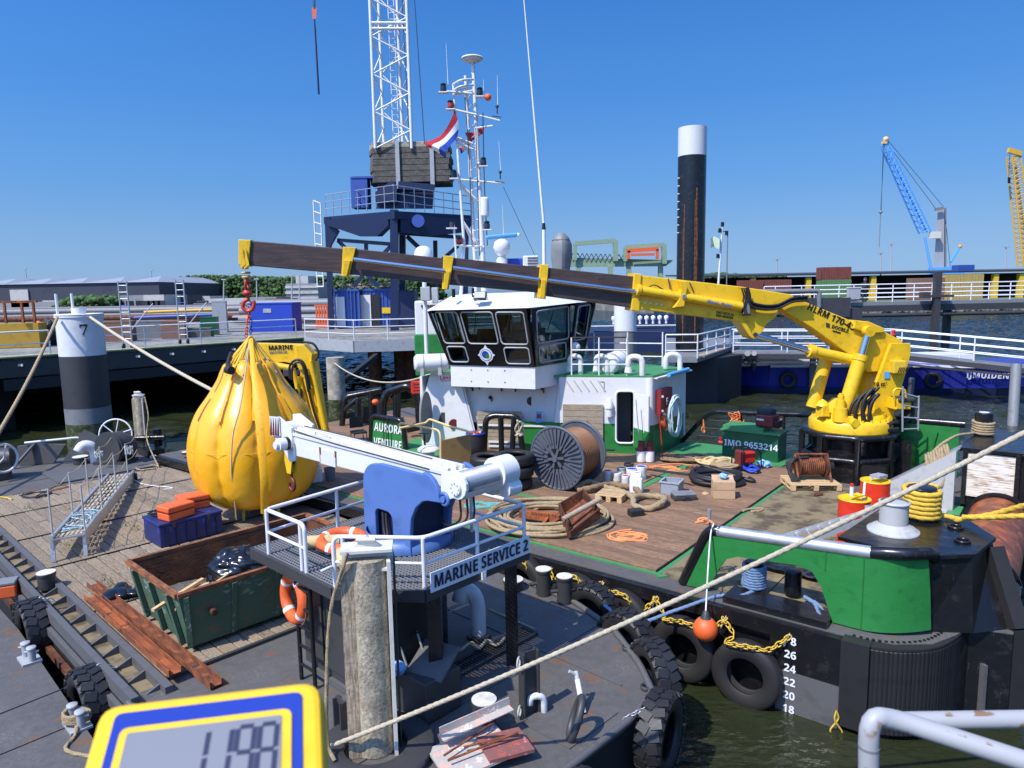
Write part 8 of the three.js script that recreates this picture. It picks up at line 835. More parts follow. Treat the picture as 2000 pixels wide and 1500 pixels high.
{// portal crane
  const z = 51,pcn = T('portal_crane','dark blue portal crane with a white lattice tower and concrete counterweight','crane',[-8.162,3.444,-51]),bm = (a,b,w,h,m = K.blueDark,n = 'beam')=>obj(n,beam(a,b,w,h),m,pcn);
  for (const [a,b,w] of [[[-12.702,11.229,-51],[-12.823,3.237,-51],.35],[[-7.547,11.332,-48],[-7.827,3.419,-48],.5],[[-3.019,10.95,-51],[-3.295,3.355,-51],.4],[[-8.059,11.357,-55],[-8.346,3.833,-55],.45],[[-5.426,9.649,-53],[-5.533,6.31,-53],.3]]) bm(atY(b,QY),a,w,w,K.blueDark,'leg');
  obj('platform',[facet([[-13.497,11.48,-53],[-7.471,11.21,-47.5],[-2.639,11.041,-52],[-8.191,11.552,-57]],.5,-.5)],K.blueDark,pcn);obj('girder',[facet([[-12.424,11.049,-51],[-12.371,10.696,-51],[-9.949,9.764,-49.5],[-8.639,9.703,-49],[-7.734,10.388,-48.5],[-7.702,11.19,-48.5]],.6),facet([[-7.466,11.119,-48.5],[-7.515,9.881,-48.5],[-5.639,9.724,-50],[-3.438,10.046,-51.5],[-2.763,10.852,-51.5]],.6),facet([[-12.5,10.98,-51],[-12.594,9.144,-51],[-11.889,10.264,-51]],.4)],K.blueDark,pcn);obj('girder_drum',aim(new THREE.CylinderGeometry(.42,.42,.3,24),[-6.038,10.616,-48.4],[0,0,1]),K.blueCont,pcn);
  for (const [a,b] of [[[-12.062,9.666,-51],[-7.933,9.18,-49]],[[-9.889,9.453,-50],[-9.964,7.78,-50]],[[-12.064,9.631,-51],[-11.034,8.547,-51]],[[-7.934,9.146,-49],[-8.693,8.409,-49]],[[-7.051,9.749,-50],[-5.797,8.452,-51]],[[-3.609,9.124,-51],[-4.905,8.08,-51]],[[-7.344,9.878,-48.5],[-3.233,9.684,-51]],[[-10.917,6.39,-50],[-9.98,7.43,-50]],[[-9.137,6.358,-50],[-9.988,7.254,-50]]]) bm(a,b,.2,.25,K.blueDark,'brace');
  obj('machinery_house',[loft([[-9.179,11.706,-50.5],[-5.277,11.637,-50.5],[-5.64,12.145,-54],[-9.81,12.22,-54]],[[-8.99,13.635,-50.5],[-5.113,13.429,-50.5],[-5.467,13.95,-54],[-9.613,14.171,-54]]),facet([[-9.139,12.096,-50],[-9.11,12.779,-50],[-7.958,13.542,-50],[-7.622,13.195,-50],[-7.666,12.069,-50]],.5)],K.navy,pcn);obj('electrical_cabinet',[box(1.15,2.05,1.2,...[-10.296,12.83,-51]),box(2.2,.12,1.3,...add([-10.001,13.832,-51],[.3,0,0]))],K.blueCont,pcn);obj('jib_foot_beam',beam([-7.517,13.194,-50],[-5.076,12.946,-50],.3,.5),K.blueDark,pcn);
  for (let i = 0;i < 7;i++) {const y0 = 13.424+i*.385,x0 = -6.809,o = .04*Math.sin(i*2.1),f = [[-2.85,-1.2],[-2.45,0],[2.8+o,.1],[2.8+o,-2.8],[-2.85,-2.8]].map(([a,b])=>[x0+a+o,-50.2+b]);obj('counterweight_slab',prism(f,y0,y0+.365,.03),i === 6 ? K.conc : K.concDark,pcn);} for (const u of [[-7.522,13.269,-50.05],[-5.179,13.159,-50.05]]) bm(up(u,-.3),up(u,2.9),.28,.08,K.greyLight,'clamp_bar');obj('yellow_beam',beam([-7.173,16.112,-52],[-5.406,16.011,-52],.3,.3),K.yellow,pcn);
  const ch = [[[-8.938,27.687,-50],[-8.986,15.655,-50]],[[-8.785,28.766,-52.5],[-8.815,16.132,-52.5]],[[-6.518,27.645,-50],[-6.519,15.611,-50]],[[-7.514,28.744,-52.5],[-7.465,16.108,-52.5]]];ch.forEach(([a,b])=>obj('chord',cyl(b,a,.11,.11,8),K.white,pcn));const P = (c,k)=>mix(ch[c][0],ch[c][1],k),N = 5;for (let i = 0;i < N;i++) for (const [c,d] of [[0,2],[1,3],[0,1],[2,3]]) {const k0 = i / N,k1 = (i+.5) / N,k2 = (i+1) / N;obj('lattice',cyl(P(c,k0),P(d,k1),.05,.05,6),K.white,pcn);obj('lattice',cyl(P(d,k1),P(c,k2),.05,.05,6),K.white,pcn);} for (const k of [.33,.36]) for (const [c,d] of [[0,2],[1,3],[0,1],[2,3]]) obj('collar',cyl(P(c,k),P(d,k),.1,.1,6),K.white,pcn);
  for (const x of [-.2,.2]) obj('ladder_rail',cyl(add(mix(P(3,0),P(1,0),.25),[x,0,.8]),add(mix(P(3,1),P(1,1),.25),[x,0,.8]),.04,.04,5),K.white,pcn);for (let i = 0;i < 30;i++) {const p = mix(mix(P(3,0),P(1,0),.25),mix(P(3,1),P(1,1),.25),i / 30);obj('ladder_rung',cyl(add(p,[-.2,0,.8]),add(p,[.2,0,.8]),.025,.025,5),K.white,pcn);}
  const R0 = [[-13.344,11.55,-53],[-7.466,11.341,-47.5],[-2.711,11.114,-52]];for (const y of [.5,1.0,1.5]) obj('rail',pipe(R0.map((p)=>up(p,y)),.03,.1,6),K.galv,pcn);for (let i = 0;i <= 8;i++) for (const s of [0,1]) {const p = mix(R0[s],R0[s+1],i / 8);obj('rail_post',cyl(p,up(p,1.5),.03,.03,5),K.galv,pcn);}
  const la = [[-13.911,12.529,-52],[-13.412,12.307,-52],[-13.945,6.457,-52],[-13.501,6.449,-52]];obj('access_ladder',[cyl(la[0],la[2],.05),cyl(la[1],la[3],.05),...Array.from({length: 9},(_,i)=>cyl(mix(la[0],la[2],i / 8),mix(la[1],la[3],i / 8),.06))],K.white,pcn);
  for (const [a,b,l] of [[[-6.015,25.738,-50],[-5.641,15.865,-50]],[[-6.826,25.752,-50],[-6.658,15.614,-50]]].map((x)=>[...x,0])) obj('hoist_wire',cyl(a,b,.03,.03,5),K.greyDark,pcn);
  const hk = T('crane_load_hook','small orange hook block with a long dark sling hanging in the sky','hook block',[-12.654,19.215,-50]);obj('wire',[cyl([-12.62,26.17,-50],[-12.666,24.704,-50],.03),cyl([-12.519,26.168,-50],[-12.598,24.703,-50],.03)],K.greyDark,hk);obj('block',loft([[-12.803,24.066,-50],[-12.565,24.062,-50],[-12.666,24.207,-50.4],[-12.905,24.211,-50.4]],[[-12.8,24.739,-50],[-12.495,24.734,-50],[-12.595,24.884,-50.4],[-12.902,24.89,-50.4]]),K.orange,hk);obj('sling',[cyl([-12.67,23.999,-50],[-12.652,19.248,-50],.05),cyl([-12.708,23.684,-50.2],[-12.669,19.301,-50.2],.05)],K.navy,hk);
}
{// far buildings and trees, left
  const blk = (name,label,u0,u1,v0,v1,zz,d,m,extra)=>{const k = T(name,label,'building',u0);const w = u1[0] -u0[0],b = box(w,v1 -v0,d,(u0[0]+u1[0]) / 2,(v0+v1) / 2,u0[2] -d / 2);obj('wall',b,m,k);extra && extra(k,u0,u1,v1,d);return k;};
  const wrow = (k,u0,u1,y,n,w,h,m)=>{for (let i = 0;i < n;i++) obj('window',box(w,h,.3,u0[0]+(i+.5) / n*(u1[0] -u0[0]),y,u0[2]+.05),m,k);};
  blk('warehouse','long dark blue warehouse with pale shallow hipped roofs',[-181.02,5.159,-240],[-117.22,3.997,-240],1.5,11,240,60,K.wallDark,(k,a,b,y)=>{for (let i = 0;i < 5;i++) {const x0 = a[0]+(b[0] -a[0])*i / 5,x1 = a[0]+(b[0] -a[0])*(i+1) / 5;obj('roof',loft([[x0,y,a[2]+.6],[x1,y,a[2]+.6],[x1,y,a[2] -60],[x0,y,a[2] -60]],[[x0+.5,y+.3,a[2] -12],[x0+(x1 -x0)*.55,y+2.3,a[2] -14],[x0+(x1 -x0)*.55,y+2.3,a[2] -48],[x0+.5,y+.3,a[2] -58]]),K.roof,k);} obj('lower_band',box(b[0] -a[0],3.2,.4,(a[0]+b[0]) / 2,3.5,a[2]+.3),K.wallGrey,k);obj('white_door',box(6,6.5,.4,a[0]+(b[0] -a[0])*.27,6,a[2]+.3),K.wallPale,k);wrow(k,a,b,4,6,4,3,K.wallPale);});
  for (const [l,u0,u1,y,m,n] of [['grey office block joined to the dark warehouse',[-118.4,4.607,-205],[-104.66,4.357,-205],6.6,K.wallGrey,5],['dark grey low hall between the office block and pale sheds',[-101.47,4.811,-210],[-94.59,4.685,-210],6.4,K.wallDark,0],['pale grey ribbed office with four tall bays',[-102.25,4.397,-200],[-96.55,4.293,-200],6.6,K.wallPale,4],['pale low shed among the trees',[-98.62,4.619,-220],[-92.19,4.502,-220],6,K.wallPale,0],['low beige shed beside the pale shed',[-90.12,4.229,-215],[-78.61,4.019,-215],5.2,K.wallPale,0],['dark low shed behind the hook chain',[-78.59,4.324,-215],[-70.16,4.17,-215],5.4,K.wallGrey,0],['red brown container office near the flats',[-65.02,3.887,-190],[-60.4,3.803,-190],5.0,K.contRed,0]]) blk('low_building',l,u0,u1,1.5,y,0,14,m,(k,a,b)=>n && wrow(k,a,b,4.2,n,2,1.6,K.glassDark));blk('office_flats','stepped grey office flats with rows of pale floor bands',[-71.81,3.338,-230],[-61.63,3.152,-230],1.5,9.5,0,20,K.wallGrey,(k,a,b,y)=>{for (let i = 0;i < 4;i++) obj('floor_band',box(b[0] -a[0]+.3,.8,.3,(a[0]+b[0]) / 2,3+i*1.8,a[2]+.2),K.wallPale,k);obj('upper_storey',box(4,2.5,8,(a[0]+b[0]) / 2 -1,y+1.2,a[2] -8),K.wallPale,k);});
  const tr = (pts,n,name,label)=>{const g = new THREE.IcosahedronGeometry(1,1),a = g.attributes.position;for (let i = 0;i < a.count;i++) {const s = 1+.5*fbm(a.getX(i)*3.1,a.getY(i)*3.1,a.getZ(i)*3.1,2);a.setXYZ(i,a.getX(i)*s,a.getY(i)*s,a.getZ(i)*s);} g.computeVertexNormals();const im = new THREE.InstancedMesh(g,K.leaf,n),m4 = new THREE.Matrix4(),col = new THREE.Color();for (let i = 0;i < n;i++) {const k = rnd(),seg = Math.floor(k*(pts.length -1)),f = k*(pts.length -1) -seg,p = mix(pts[seg],pts[seg+1],f),hh = p[1]*(1+.16*fbm(p[0]*.06,3,1,3)),y = 1.6+Math.pow(rnd(),.7)*(hh -1.6),s = rr(.35,1.05);m4.compose(new THREE.Vector3(p[0]+rr(-3,3),y,p[2]+rr(-9,9)),new THREE.Quaternion().setFromEuler(new THREE.Euler(rr(0,6),rr(0,6),0)),new THREE.Vector3(s,s*rr(.6,.9),s));im.setMatrixAt(i,m4);const v = rr(.6,1.5);im.setColorAt(i,col.setRGB(v,v*rr(.9,1.15),v*.9));} im.name = numbered(name);im.castShadow = im.receiveShadow = true;setUD(im,label,'trees',null,'stuff');scene.add(im);};
  const top = (u,v,z2)=>[0,0,0];tr([[-147.48,12.657,-300],[-127.11,13.977,-300],[-110.07,13.668,-300],[-93.07,12.515,-300],[-75.98,12.839,-300],[-58.94,12.108,-300],[-30.05,11.537,-310]],14000,'tree_line','dense dark green tree line behind the low sheds');tr([[86.63,11.376,-330],[94.84,12.157,-330],[105.43,11.5,-330],[108.08,8.662,-330]],2000,'tree_line','dark trees beside the black monopile on the far shore');tr([[109.94,9.327,-330],[114.85,10.633,-330],[121.91,10.272,-330]],800,'tree_line','small dark trees before the container shed');tr([[-120.12,5.715,-200],[-115.78,6.345,-200],[-113.28,5.591,-200]],600,'shrubs','bright green shrubs at the foot of the warehouse wall');
  for (const [u,v] of [[[-76,4.087,-190],[-75.56,10.257,-190]],[[-67.18,3.927,-190],[-66.91,10.234,-190]],[[-57.96,3.759,-190],[-57.54,11,-190]],[[-55.93,3.722,-190],[-55.52,10.963,-190]],[[-129.47,11.969,-260],[-129.35,15.621,-260]],[[-174.45,13.334,-260],[-174.61,16.987,-260]]]) one('lamp_mast',[cyl(u,v,.22,.16,6),box(1.2,.3,.5,...v)],K.greyLight,'slim pale lamp mast rising above the yard','lamp mast',u,'lamp masts in the yard');const cpb = T('parked_car','dark parked car in front of the sheds','car',[-60,QY,-165],'parked cars in the yard');obj('body',rbox(4.2,.7,1.8,.25,-60,QY+.65,-165),K.greyDark,cpb);obj('cabin',rbox(2.3,.6,1.6,.2,-60.1,QY+1.25,-165),K.glassDark,cpb);for (const x of [-61.3,-58.7]) obj('wheel',cyl([x,QY+.32,-164.1],[x,QY+.32,-163.9],.32,.32,14),K.blackMat,cpb);[[-52,-160],[-72,-168],[-45,-166]].forEach(([x,zz])=>dup(cpb,[x,QY,zz],.1));
}
// ---------- right background ----------
{
  const mp = [9.62,0,-38.37],r = .73,topY = 14.123,wY = 12.681;const scr = mat(.8,.7,.6,{rough: .9,map: tRust,rp: 1}),t = T('monopile','tall black steel pile with a white top and rusty scrape marks','pile',mp);obj('black_shaft',cyl(atY(mp,-.5),atY(mp,wY),r,r,40),K.black,t);obj('white_top',cyl(atY(mp,wY),atY(mp,topY),r,r,40),K.whiteOld,t);for (const [a,w,y0,y1] of [[.12,.05,3,11],[.02,.035,4.5,10.4],[-.75,.03,3,10.2],[-.82,.02,4,9],[.2,.03,6,9.5]]) {const rws = [0,1].map((s)=>Array.from({length: 40},(_,i)=>{const y = y0+(y1 -y0)*i / 39,ang = a+(s ? 1 : -1)*w*(.5+Math.abs(fbm(y*2.3,a*9,s*3,3))*2)+.02*fbm(y,a,1,2);return [mp[0]+Math.sin(ang)*(r+.006),y,mp[2]+Math.cos(ang)*(r+.006)];}));obj('scrape_mark',sheetGeo(rws),scr,t);} for (let i = 0;i < 8;i++) obj('depth_tick',box(.16,.05,.04,mp[0] -r*.98,wY -1.1 -i*.4,mp[2]+.2),K.cleanWhite,t);
  const d = T('dolphin_platform','black dolphin with a railed timber platform round the tall pile','platform',mp),P = [[7.516,2.5,-34.57],[8.99,2.5,-34.29],[12.568,2.5,-40.41],[13.674,2.5,-42.5],[15.165,2.5,-47.7],[10.631,2.5,-48.97]];obj('deck',prism(P.map(xz),2.3,2.5),K.greyMid,d);obj('body',prism([[8.534,0,-36.7],[10.602,0,-36.45],[12.359,0,-38.03],[13.79,0,-43.17],[10.146,0,-43.68]].map(xz),-.5,2.28),K.blackMat,d);railing(d,[P[0],P[1],P[2],P[3]],1.15,.035,3,1.6,K.white);obj('walk_plank',beam(add(P[1],[.2,.04,-.4]),add(P[2],[0,.04,-.4]),.5,.05),K.timber,d);
  const wp = [4.809,2.981,-30];const k = T('white_pile','white topped grey pile behind the bent vents of the deckhouse','pile',wp);obj('white_top',cyl(atY(wp,4.1),atY(wp,5.5),.47,.47,24),K.white,k);obj('grey_shaft',cyl(atY(wp,-.5),atY(wp,4.1),.47,.47,24),K.greyMid,k);
  // lower walkway
  const w = T('floating_walkway','long grey walkway with white railings above the blue vessel','walkway',[18.241,2.168,-36]),A = [[12.036,2.381,-38.5],[20.066,2.352,-36.5],[24.983,1.854,-32.5]],A2 = A.map((p)=>add(p,[.3,0,-1.6]));for (let i = 0;i < 2;i++) {obj('deck',facet([A[i],A[i+1],A2[i+1],A2[i]],.12,-.12),K.greyMid,w);obj('girder',[beam(up(A[i],-.2),up(A[i+1],-.2),.12,.25),beam(up(A[i],-.55),up(A[i+1],-.45),.1,.1)],K.greyDark,w);} railing(w,A,1.15,.035,3,2.6,K.white);railing(w,A2,1.15,.035,3,2.6,K.white);
  for (const [b,v,rr2] of [[[14.87,0,-45.03],[12.649,2.358,-38],.16],[[14.845,0,-43.51],[13.006,2.351,-38],.14],[[16.766,0,-39.43],[16.169,2.155,-38],.16],[[17.6,0,-40.37],[16.554,2.148,-38],.14],[[20.773,0,-29.054],[21.411,2.414,-30],.2]]) {const s = T('walkway_leg','grey tubular leg carrying the walkway from the water','leg',b,'walkway legs in the water');obj('tube',cyl(up(b,-.5),v,rr2,rr2,12),K.greyMid,s);}
  // blue barge
  const bl = T('blue_vessel','long blue vessel with a white rail line and place name on its bow','vessel',[19.58,0,-38.47]),Hh = [[12.522,0,-41.05],[14.367,0,-39.54],[22.187,0,-38.13],[25.295,0,-36.97],[30.37,0,-38.66]],Hb = Hh.map((p)=>add(p,[.5,0,-4]));const hl = (y0,y1,m,o = 0)=>loft([...Hh,...Hb.slice().reverse()].map((p)=>add(atY(p,y0),[0,0,o])),[...Hh,...Hb.slice().reverse()].map((p,i)=>add(atY(p,y1+(i > 2 && i < 6 ? .12 : 0)),[0,0,o+.25])));obj('hull',hl(.3,1.45,K.hullBlue),K.hullBlue,bl);obj('boot_top',hl(-.4,.3),K.navy,bl);obj('gunwale',[1,2,3].map((i)=>beam(add(atY(Hh[i],1.5),[0,0,.25]),add(atY(Hh[i+1],1.52),[0,0,.25]),.15,.12)),K.white,bl);obj('superstructure',[box(9,.4,2,...add(atY(Hh[2],1.7),[-5.5,0,-2.4])),box(3,.45,2,...add(atY(Hh[2],1.72),[2,0,-2.2]))],K.white,bl);for (let i = 0;i < 7;i++) obj('deck_gear',rbox(.7,.7+.3*(i % 2),.7,.1,...add(atY(Hh[1],1.7),[i*1.25 -.5,0,-1])),[K.blackMat,K.greyLight,K.navy,K.blackMat][i % 4],bl);
  const X = nrm(sub(Hh[3],Hh[2]));obj('lettering',text('IJMUIDEN',.3,add([24.528,.728,-38],[0,0,.15]).map((v,i)=>[23.917,.93,-37.2][i]),X,[0,1,.2],.02,false,font,.98),K.cleanWhite,bl);for (const p of [[15.271,0,-39.42],[22.497,0,-38.09]]) tyreThing(add(atY(p,.75),[0,0,.42]),[0,0,1],.46,.25,0,K.rubberOld,'old tyre hung on the side of the blue vessel','tyres on the blue vessel',.55);
  const b2 = T('moored_workboat','blue workboat with white deck gear moored behind the deckhouse','boat',[12.276,0,-65.15]);obj('hull',loft([[7.219,0,-66.21],[15.657,0,-65.52],[17.474,0,-73.16],[8.222,0,-75.39]],[[6.985,0,-66.26],[15.882,0,-65.47],[17.723,0,-73.1],[7.958,0,-75.45]].map((p)=>atY(p,1.9))),K.navy,b2);for (let i = 0;i < 9;i++) obj('mooring_ball',[lathe([[.12,0],[.1,.3],[.22,.45],[.2,.7],[0,.8]],10,add(atY([9.694,0,-66.8],2.6),[i*.62,0,-.5]))],K.cleanWhite,b2);obj('rail',beam(atY([7.278,0,-66.76],2.5),atY([16.01,0,-66.01],2.5),.12,.1),K.white,b2);obj('cabin',box(5,1.2,2,...add(atY([12.848,0,-70.92],2.7),[1,0,-1.5])),K.navy,b2);
  // upper bridge
  const br = T('approach_bridge','high approach bridge with white railings and a dark deck beam','bridge',[28.263,.899,-47.5]),B0 = [19.851,4.628,-48],B1 = [37.89,4.675,-48];obj('deck',[beam(B0,B1,2.2,.22)],K.greyMid,br);obj('girder',[beam(add(B0,[2.5,-.3,1.1]),add(B1,[0,-.3,1.1]),.15,.4),cyl(add(B0,[2.5,-.75,1.1]),add(B1,[0,-.75,1.1]),.13)],K.greyDark,br);for (const dz of [1.05,-1.05]) railing(br,[add(B0,[-2.5,.1,dz]),add(B1,[0,.1,dz])],1.15,.035,4,2.45,K.white);for (const [u,h] of [[[27.668,1.004,-46.5],6.653],[[29.644,1.131,-48.5],4.613]]) obj('pillar',beam(atY(u,-.5),atY(u,h),.38,.38),K.greyDark,br);obj('pillar_bracket',[box(1.6,.15,.5,...[27.862,5.073,-46.5]),box(.5,.4,.4,...[26.893,5.156,-46.5])],K.greyDark,br);obj('landing_house',[box(3.4,1.2,2,...[19.689,4.505,-46]),box(1.2,.9,1.5,...[21.689,3.977,-46])],K.greyDark,br);obj('pipe_run',pipe([[14.241,5.586,-45],[19.384,5.556,-45],[19.422,4.533,-45]],.15,.2),K.greyMid,br);
  const lb = TL('notice_box','pale grey cabinet fixed to the bridge railing','cabinet',[22.322,5.107,-46.6]);obj('cabinet_body',rbox(.85,.75,.2,.05,0,.2,0),K.greyLight,lb);obj('cabinet_hood',rbox(.9,.1,.26,.03,0,.6,0),K.wallPale,lb);
  // person on the bridge
  const pp = [23.603,4.598,-47.8];const pe = T('person','person in dark clothing and a cap leaning on the bridge railing','person',pp);const bone = (pts,r)=>sweep(curve(pts.map((q)=>add(pp,q))).getSpacedPoints(12),typeof r === 'function' ? r : ()=>r,10);obj('body',[bone([[-.1,.03,.05],[-.1,.45,.03],[-.09,.9,0]],(l)=>.065+l*.03),bone([[.1,.03,-.02],[.11,.45,0],[.09,.9,0]],(l)=>.065+l*.03),bone([[0,.82,0],[0,1.1,.01],[0,1.38,.03],[0,1.5,.04]],(l)=>l > .6 ? .09 : .17+.03*Math.sin(l*5)),bone([[-.2,1.4,.03],[-.27,1.15,.1],[-.2,1.05,.32]],.055),bone([[.2,1.4,.03],[.27,1.15,.1],[.15,1.05,.32]],.055)],mat(.02,.03,.028,{rough: .9,map: null}),pe);obj('head',[ball(add(pp,[0,1.63,.06]),.1,14,1.2),ball(add(pp,[0,1.62,.165]),.02,6)],K.skin,pe);obj('cap',[lathe([[.105,0],[.1,.06],[.05,.1],[0,.105]],14,add(pp,[0,1.67,.05])),box(.16,.02,.1,...add(pp,[0,1.68,.15]))],K.navy,pe);
  // far bank and container shed
  const bk = obj('far_bank',sheetGeo([[[39.82,0,-137.98],[130.01,0,-139.16]],[[39.82,2.6,-148.98],[130.01,2.6,-150.16]]]),K.grass,null);setUD(bk,'green grass slope of the far bank','bank',null,'structure');const sg = new THREE.DodecahedronGeometry(.5,0),im = new THREE.InstancedMesh(sg,K.stone,900),m4 = new THREE.Matrix4();for (let i = 0;i < 900;i++) {const p = mix([39.82,0,-137.98],[130.01,0,-139.16],rnd()),s = rr(.5,1.3);m4.compose(new THREE.Vector3(p[0],rr(-.1,.9),p[2] -rr(-.5,2)),new THREE.Quaternion().setFromEuler(new THREE.Euler(rr(0,6),rr(0,6),0)),new THREE.Vector3(s,s,s));im.setMatrixAt(i,m4);} im.name = 'stone_revetment';setUD(im,'rough stones along the waterline of the far bank','stones',null,'stuff');scene.add(im);
  const fq = obj('far_quay',prism([xz([39.82,2.6,-148.88]),xz([130.01,2.6,-150.06]),[400,-150],[400,-300],[0,-300]],-.5,2.6),K.quay,null);setUD(fq,'far quay ground behind the grass bank','quay',null,'structure');
  const sh = T('open_shed','very long dark open sided shed with yellow columns on the far quay','shed',[70,2.6,-150]);const S0 = [38.87,6.601,-150],S1 = [128.57,8.146,-150];obj('roof',[facet([S0,S1,add(S1,[6,.6,-30]),add(S0,[0,.6,-30])].map((p,i)=>atY(p,i < 2 ? 8.0 : 8.8)),.35)],K.greyDark,sh);obj('back_wall',facet([atY(add(S0,[0,0,-20]),2.6),atY(add(S1,[0,0,-20]),2.6),atY(add(S1,[0,0,-20]),8),atY(add(S0,[0,0,-20]),8)],.3),K.blackMat,sh);for (const u of [[62.64,5.645,-151],[76.23,5.398,-151],[101.91,4.932,-151],[107.31,4.834,-151],[51,5.856,-151]]) obj('column',beam(atY(u,2.6),atY(u,7.6),1,1),K.yellowOld,sh);
  const cn = (u0,u1,y0,y1,m,lab)=>{const c = T('cargo_container',lab,'container',atY(u0,y0));const cw = u1[0] -u0[0];obj('body',box(cw,y1 -y0,2.4,(u0[0]+u1[0]) / 2,(y0+y1) / 2,u0[2] -1.2),m,c);for (let i = 0;i <= 12;i++) obj('rib',box(.12,y1 -y0 -.2,.1,u0[0]+cw*i / 12,(y0+y1) / 2,u0[2]+.03),m,c);};
  cn([46.78,6.935,-146],[51.36,6.852,-146],2.6,7.2,K.contRed,'faded red container next to the small trees');cn([51.78,6.844,-146],[57.09,6.748,-146],2.6,7.2,K.contRed,'faded red container left of the green one under the shed edge');cn([62.8,6.631,-145],[68.8,6.522,-145],2.6,7.0,K.contGreen,'green container below the dark red one');cn([62.72,8.676,-145],[68.71,8.567,-145],7.02,9.5,K.contRed,'dark red container on top of the green one');cn([80.77,6.293,-144],[87.55,6.169,-144],2.6,7.0,K.brick,'rust brown container beside the yellow striped stack');cn([87.25,6.162,-143],[94.19,6.036,-143],2.6,7.6,K.contYellow,'rusty yellow striped steel stack beside the brown container');cn([93.53,8.253,-150],[96.74,8.195,-150],8.2,9.6,K.blueCont,'small blue container on the shed roof level');
  // harbour cranes
  const z = 210,mc2 = T('harbour_crane','blue lattice boom mobile harbour crane with a grey tower','crane',[125.49,7.814,-210]);obj('tower',loft([[123.61,9.327,-210],[126.75,9.27,-210],[129.16,9.334,-214],[125.96,9.392,-214]],[[123.87,27.577,-210],[125.64,27.545,-210],[128.04,27.958,-214],[126.23,27.99,-214]]),K.greyLight,mc2);obj('tower_back',beam([127.46,10.026,-211],[126.4,27.501,-211],.4,.8),K.greyMid,mc2);obj('cab',box(2.4,1.9,2,...[122.85,19.684,-209]),K.offwhite,mc2);obj('base',[box(8,2.4,5,...[127.35,9.259,-210]),box(1.6,3,4,...[130.04,9.21,-210])],K.craneBlue,mc2);obj('tower_top',[beam([122.43,26.914,-209],[124.76,27.304,-209],.6,.8)],K.greyMid,mc2);obj('ram',cyl([122.42,9.321,-209],[119.93,19.156,-209],.35),K.craneBlue,mc2);
  const latt = (o,a0,a1,b0,b1,n,m,rr3)=>{for (const dz of [0,2.2]) {const s = (p)=>add(p,[0,0,-dz]);obj('boom_chord',cyl(s(a0),s(a1),rr3,rr3,6),m,o);obj('boom_chord',cyl(s(b0),s(b1),rr3,rr3,6),m,o);for (let i = 0;i < n;i++) {obj('boom_lattice',cyl(s(mix(a0,a1,i / n)),s(mix(b0,b1,(i+.5) / n)),rr3*.55,rr3*.55,5),m,o);obj('boom_lattice',cyl(s(mix(b0,b1,(i+.5) / n)),s(mix(a0,a1,(i+1) / n)),rr3*.55,rr3*.55,5),m,o);}}};
  latt(mc2,[106.95,45.24,-209],[119.42,20.326,-209],[107.93,45.93,-209],[121.76,20.719,-209],14,K.craneBlue,.24);obj('boom_head',[ball([107.32,46.64,-209],.8,12),box(1.2,.8,1,...[106.92,45.8,-209])],K.cream,mc2);for (const [a,b] of [[[108.07,46.2,-209],[125.49,27.693,-210]],[[107.81,45.51,-209],[123.3,27.154,-210]],[[106.94,45.52,-209],[106.84,26.762,-209]],[[106.65,45.53,-209],[106.98,26.759,-209]],[[126.43,26.919,-211],[130.29,10.784,-213]]]) obj('wire',cyl(a,b,.07,.07,5),K.greyDark,mc2);obj('load_hook',[ball([106.85,26.474,-209],.5,10),cyl([106.87,26.186,-209],[106.9,16.481,-209],.12,.12,5)],K.greyMid,mc2);
  const yc = T('yellow_lattice_crane','yellow lattice boom crane at the edge of the far quay','crane',[137.06,9.879,-190]);latt(yc,[130.54,38.13,-190],[135.57,9.906,-190],[132.62,38.73,-190],[138.69,9.85,-190],22,K.craneYellow,.22);obj('boom_head',[beam([129.37,39.69,-190],[132.75,38.73,-190],.8,1.2)],K.craneYellow,yc);obj('wire',[cyl([129.83,38.78,-190],[129.99,32.86,-190],.07)],K.greyDark,yc);obj('hook',loft([[129.84,31.31,-190],[130.51,31.3,-190],[131.19,31.43,-191],[130.52,31.44,-191]],[[129.73,32.86,-190],[130.53,32.85,-190],[131.21,32.99,-191],[130.41,33.01,-191]]),K.black,yc);const sb = T('distant_blue_crane','tiny distant blue harbour crane with a yellow tip','crane',[183.79,11.72,-300]);obj('boom',beam([183.62,14.46,-300],[187.06,20.691,-300],.8,.8),K.craneBlue,sb);obj('tip',ball([187.05,20.901,-300],.8,8),K.craneYellow,sb);
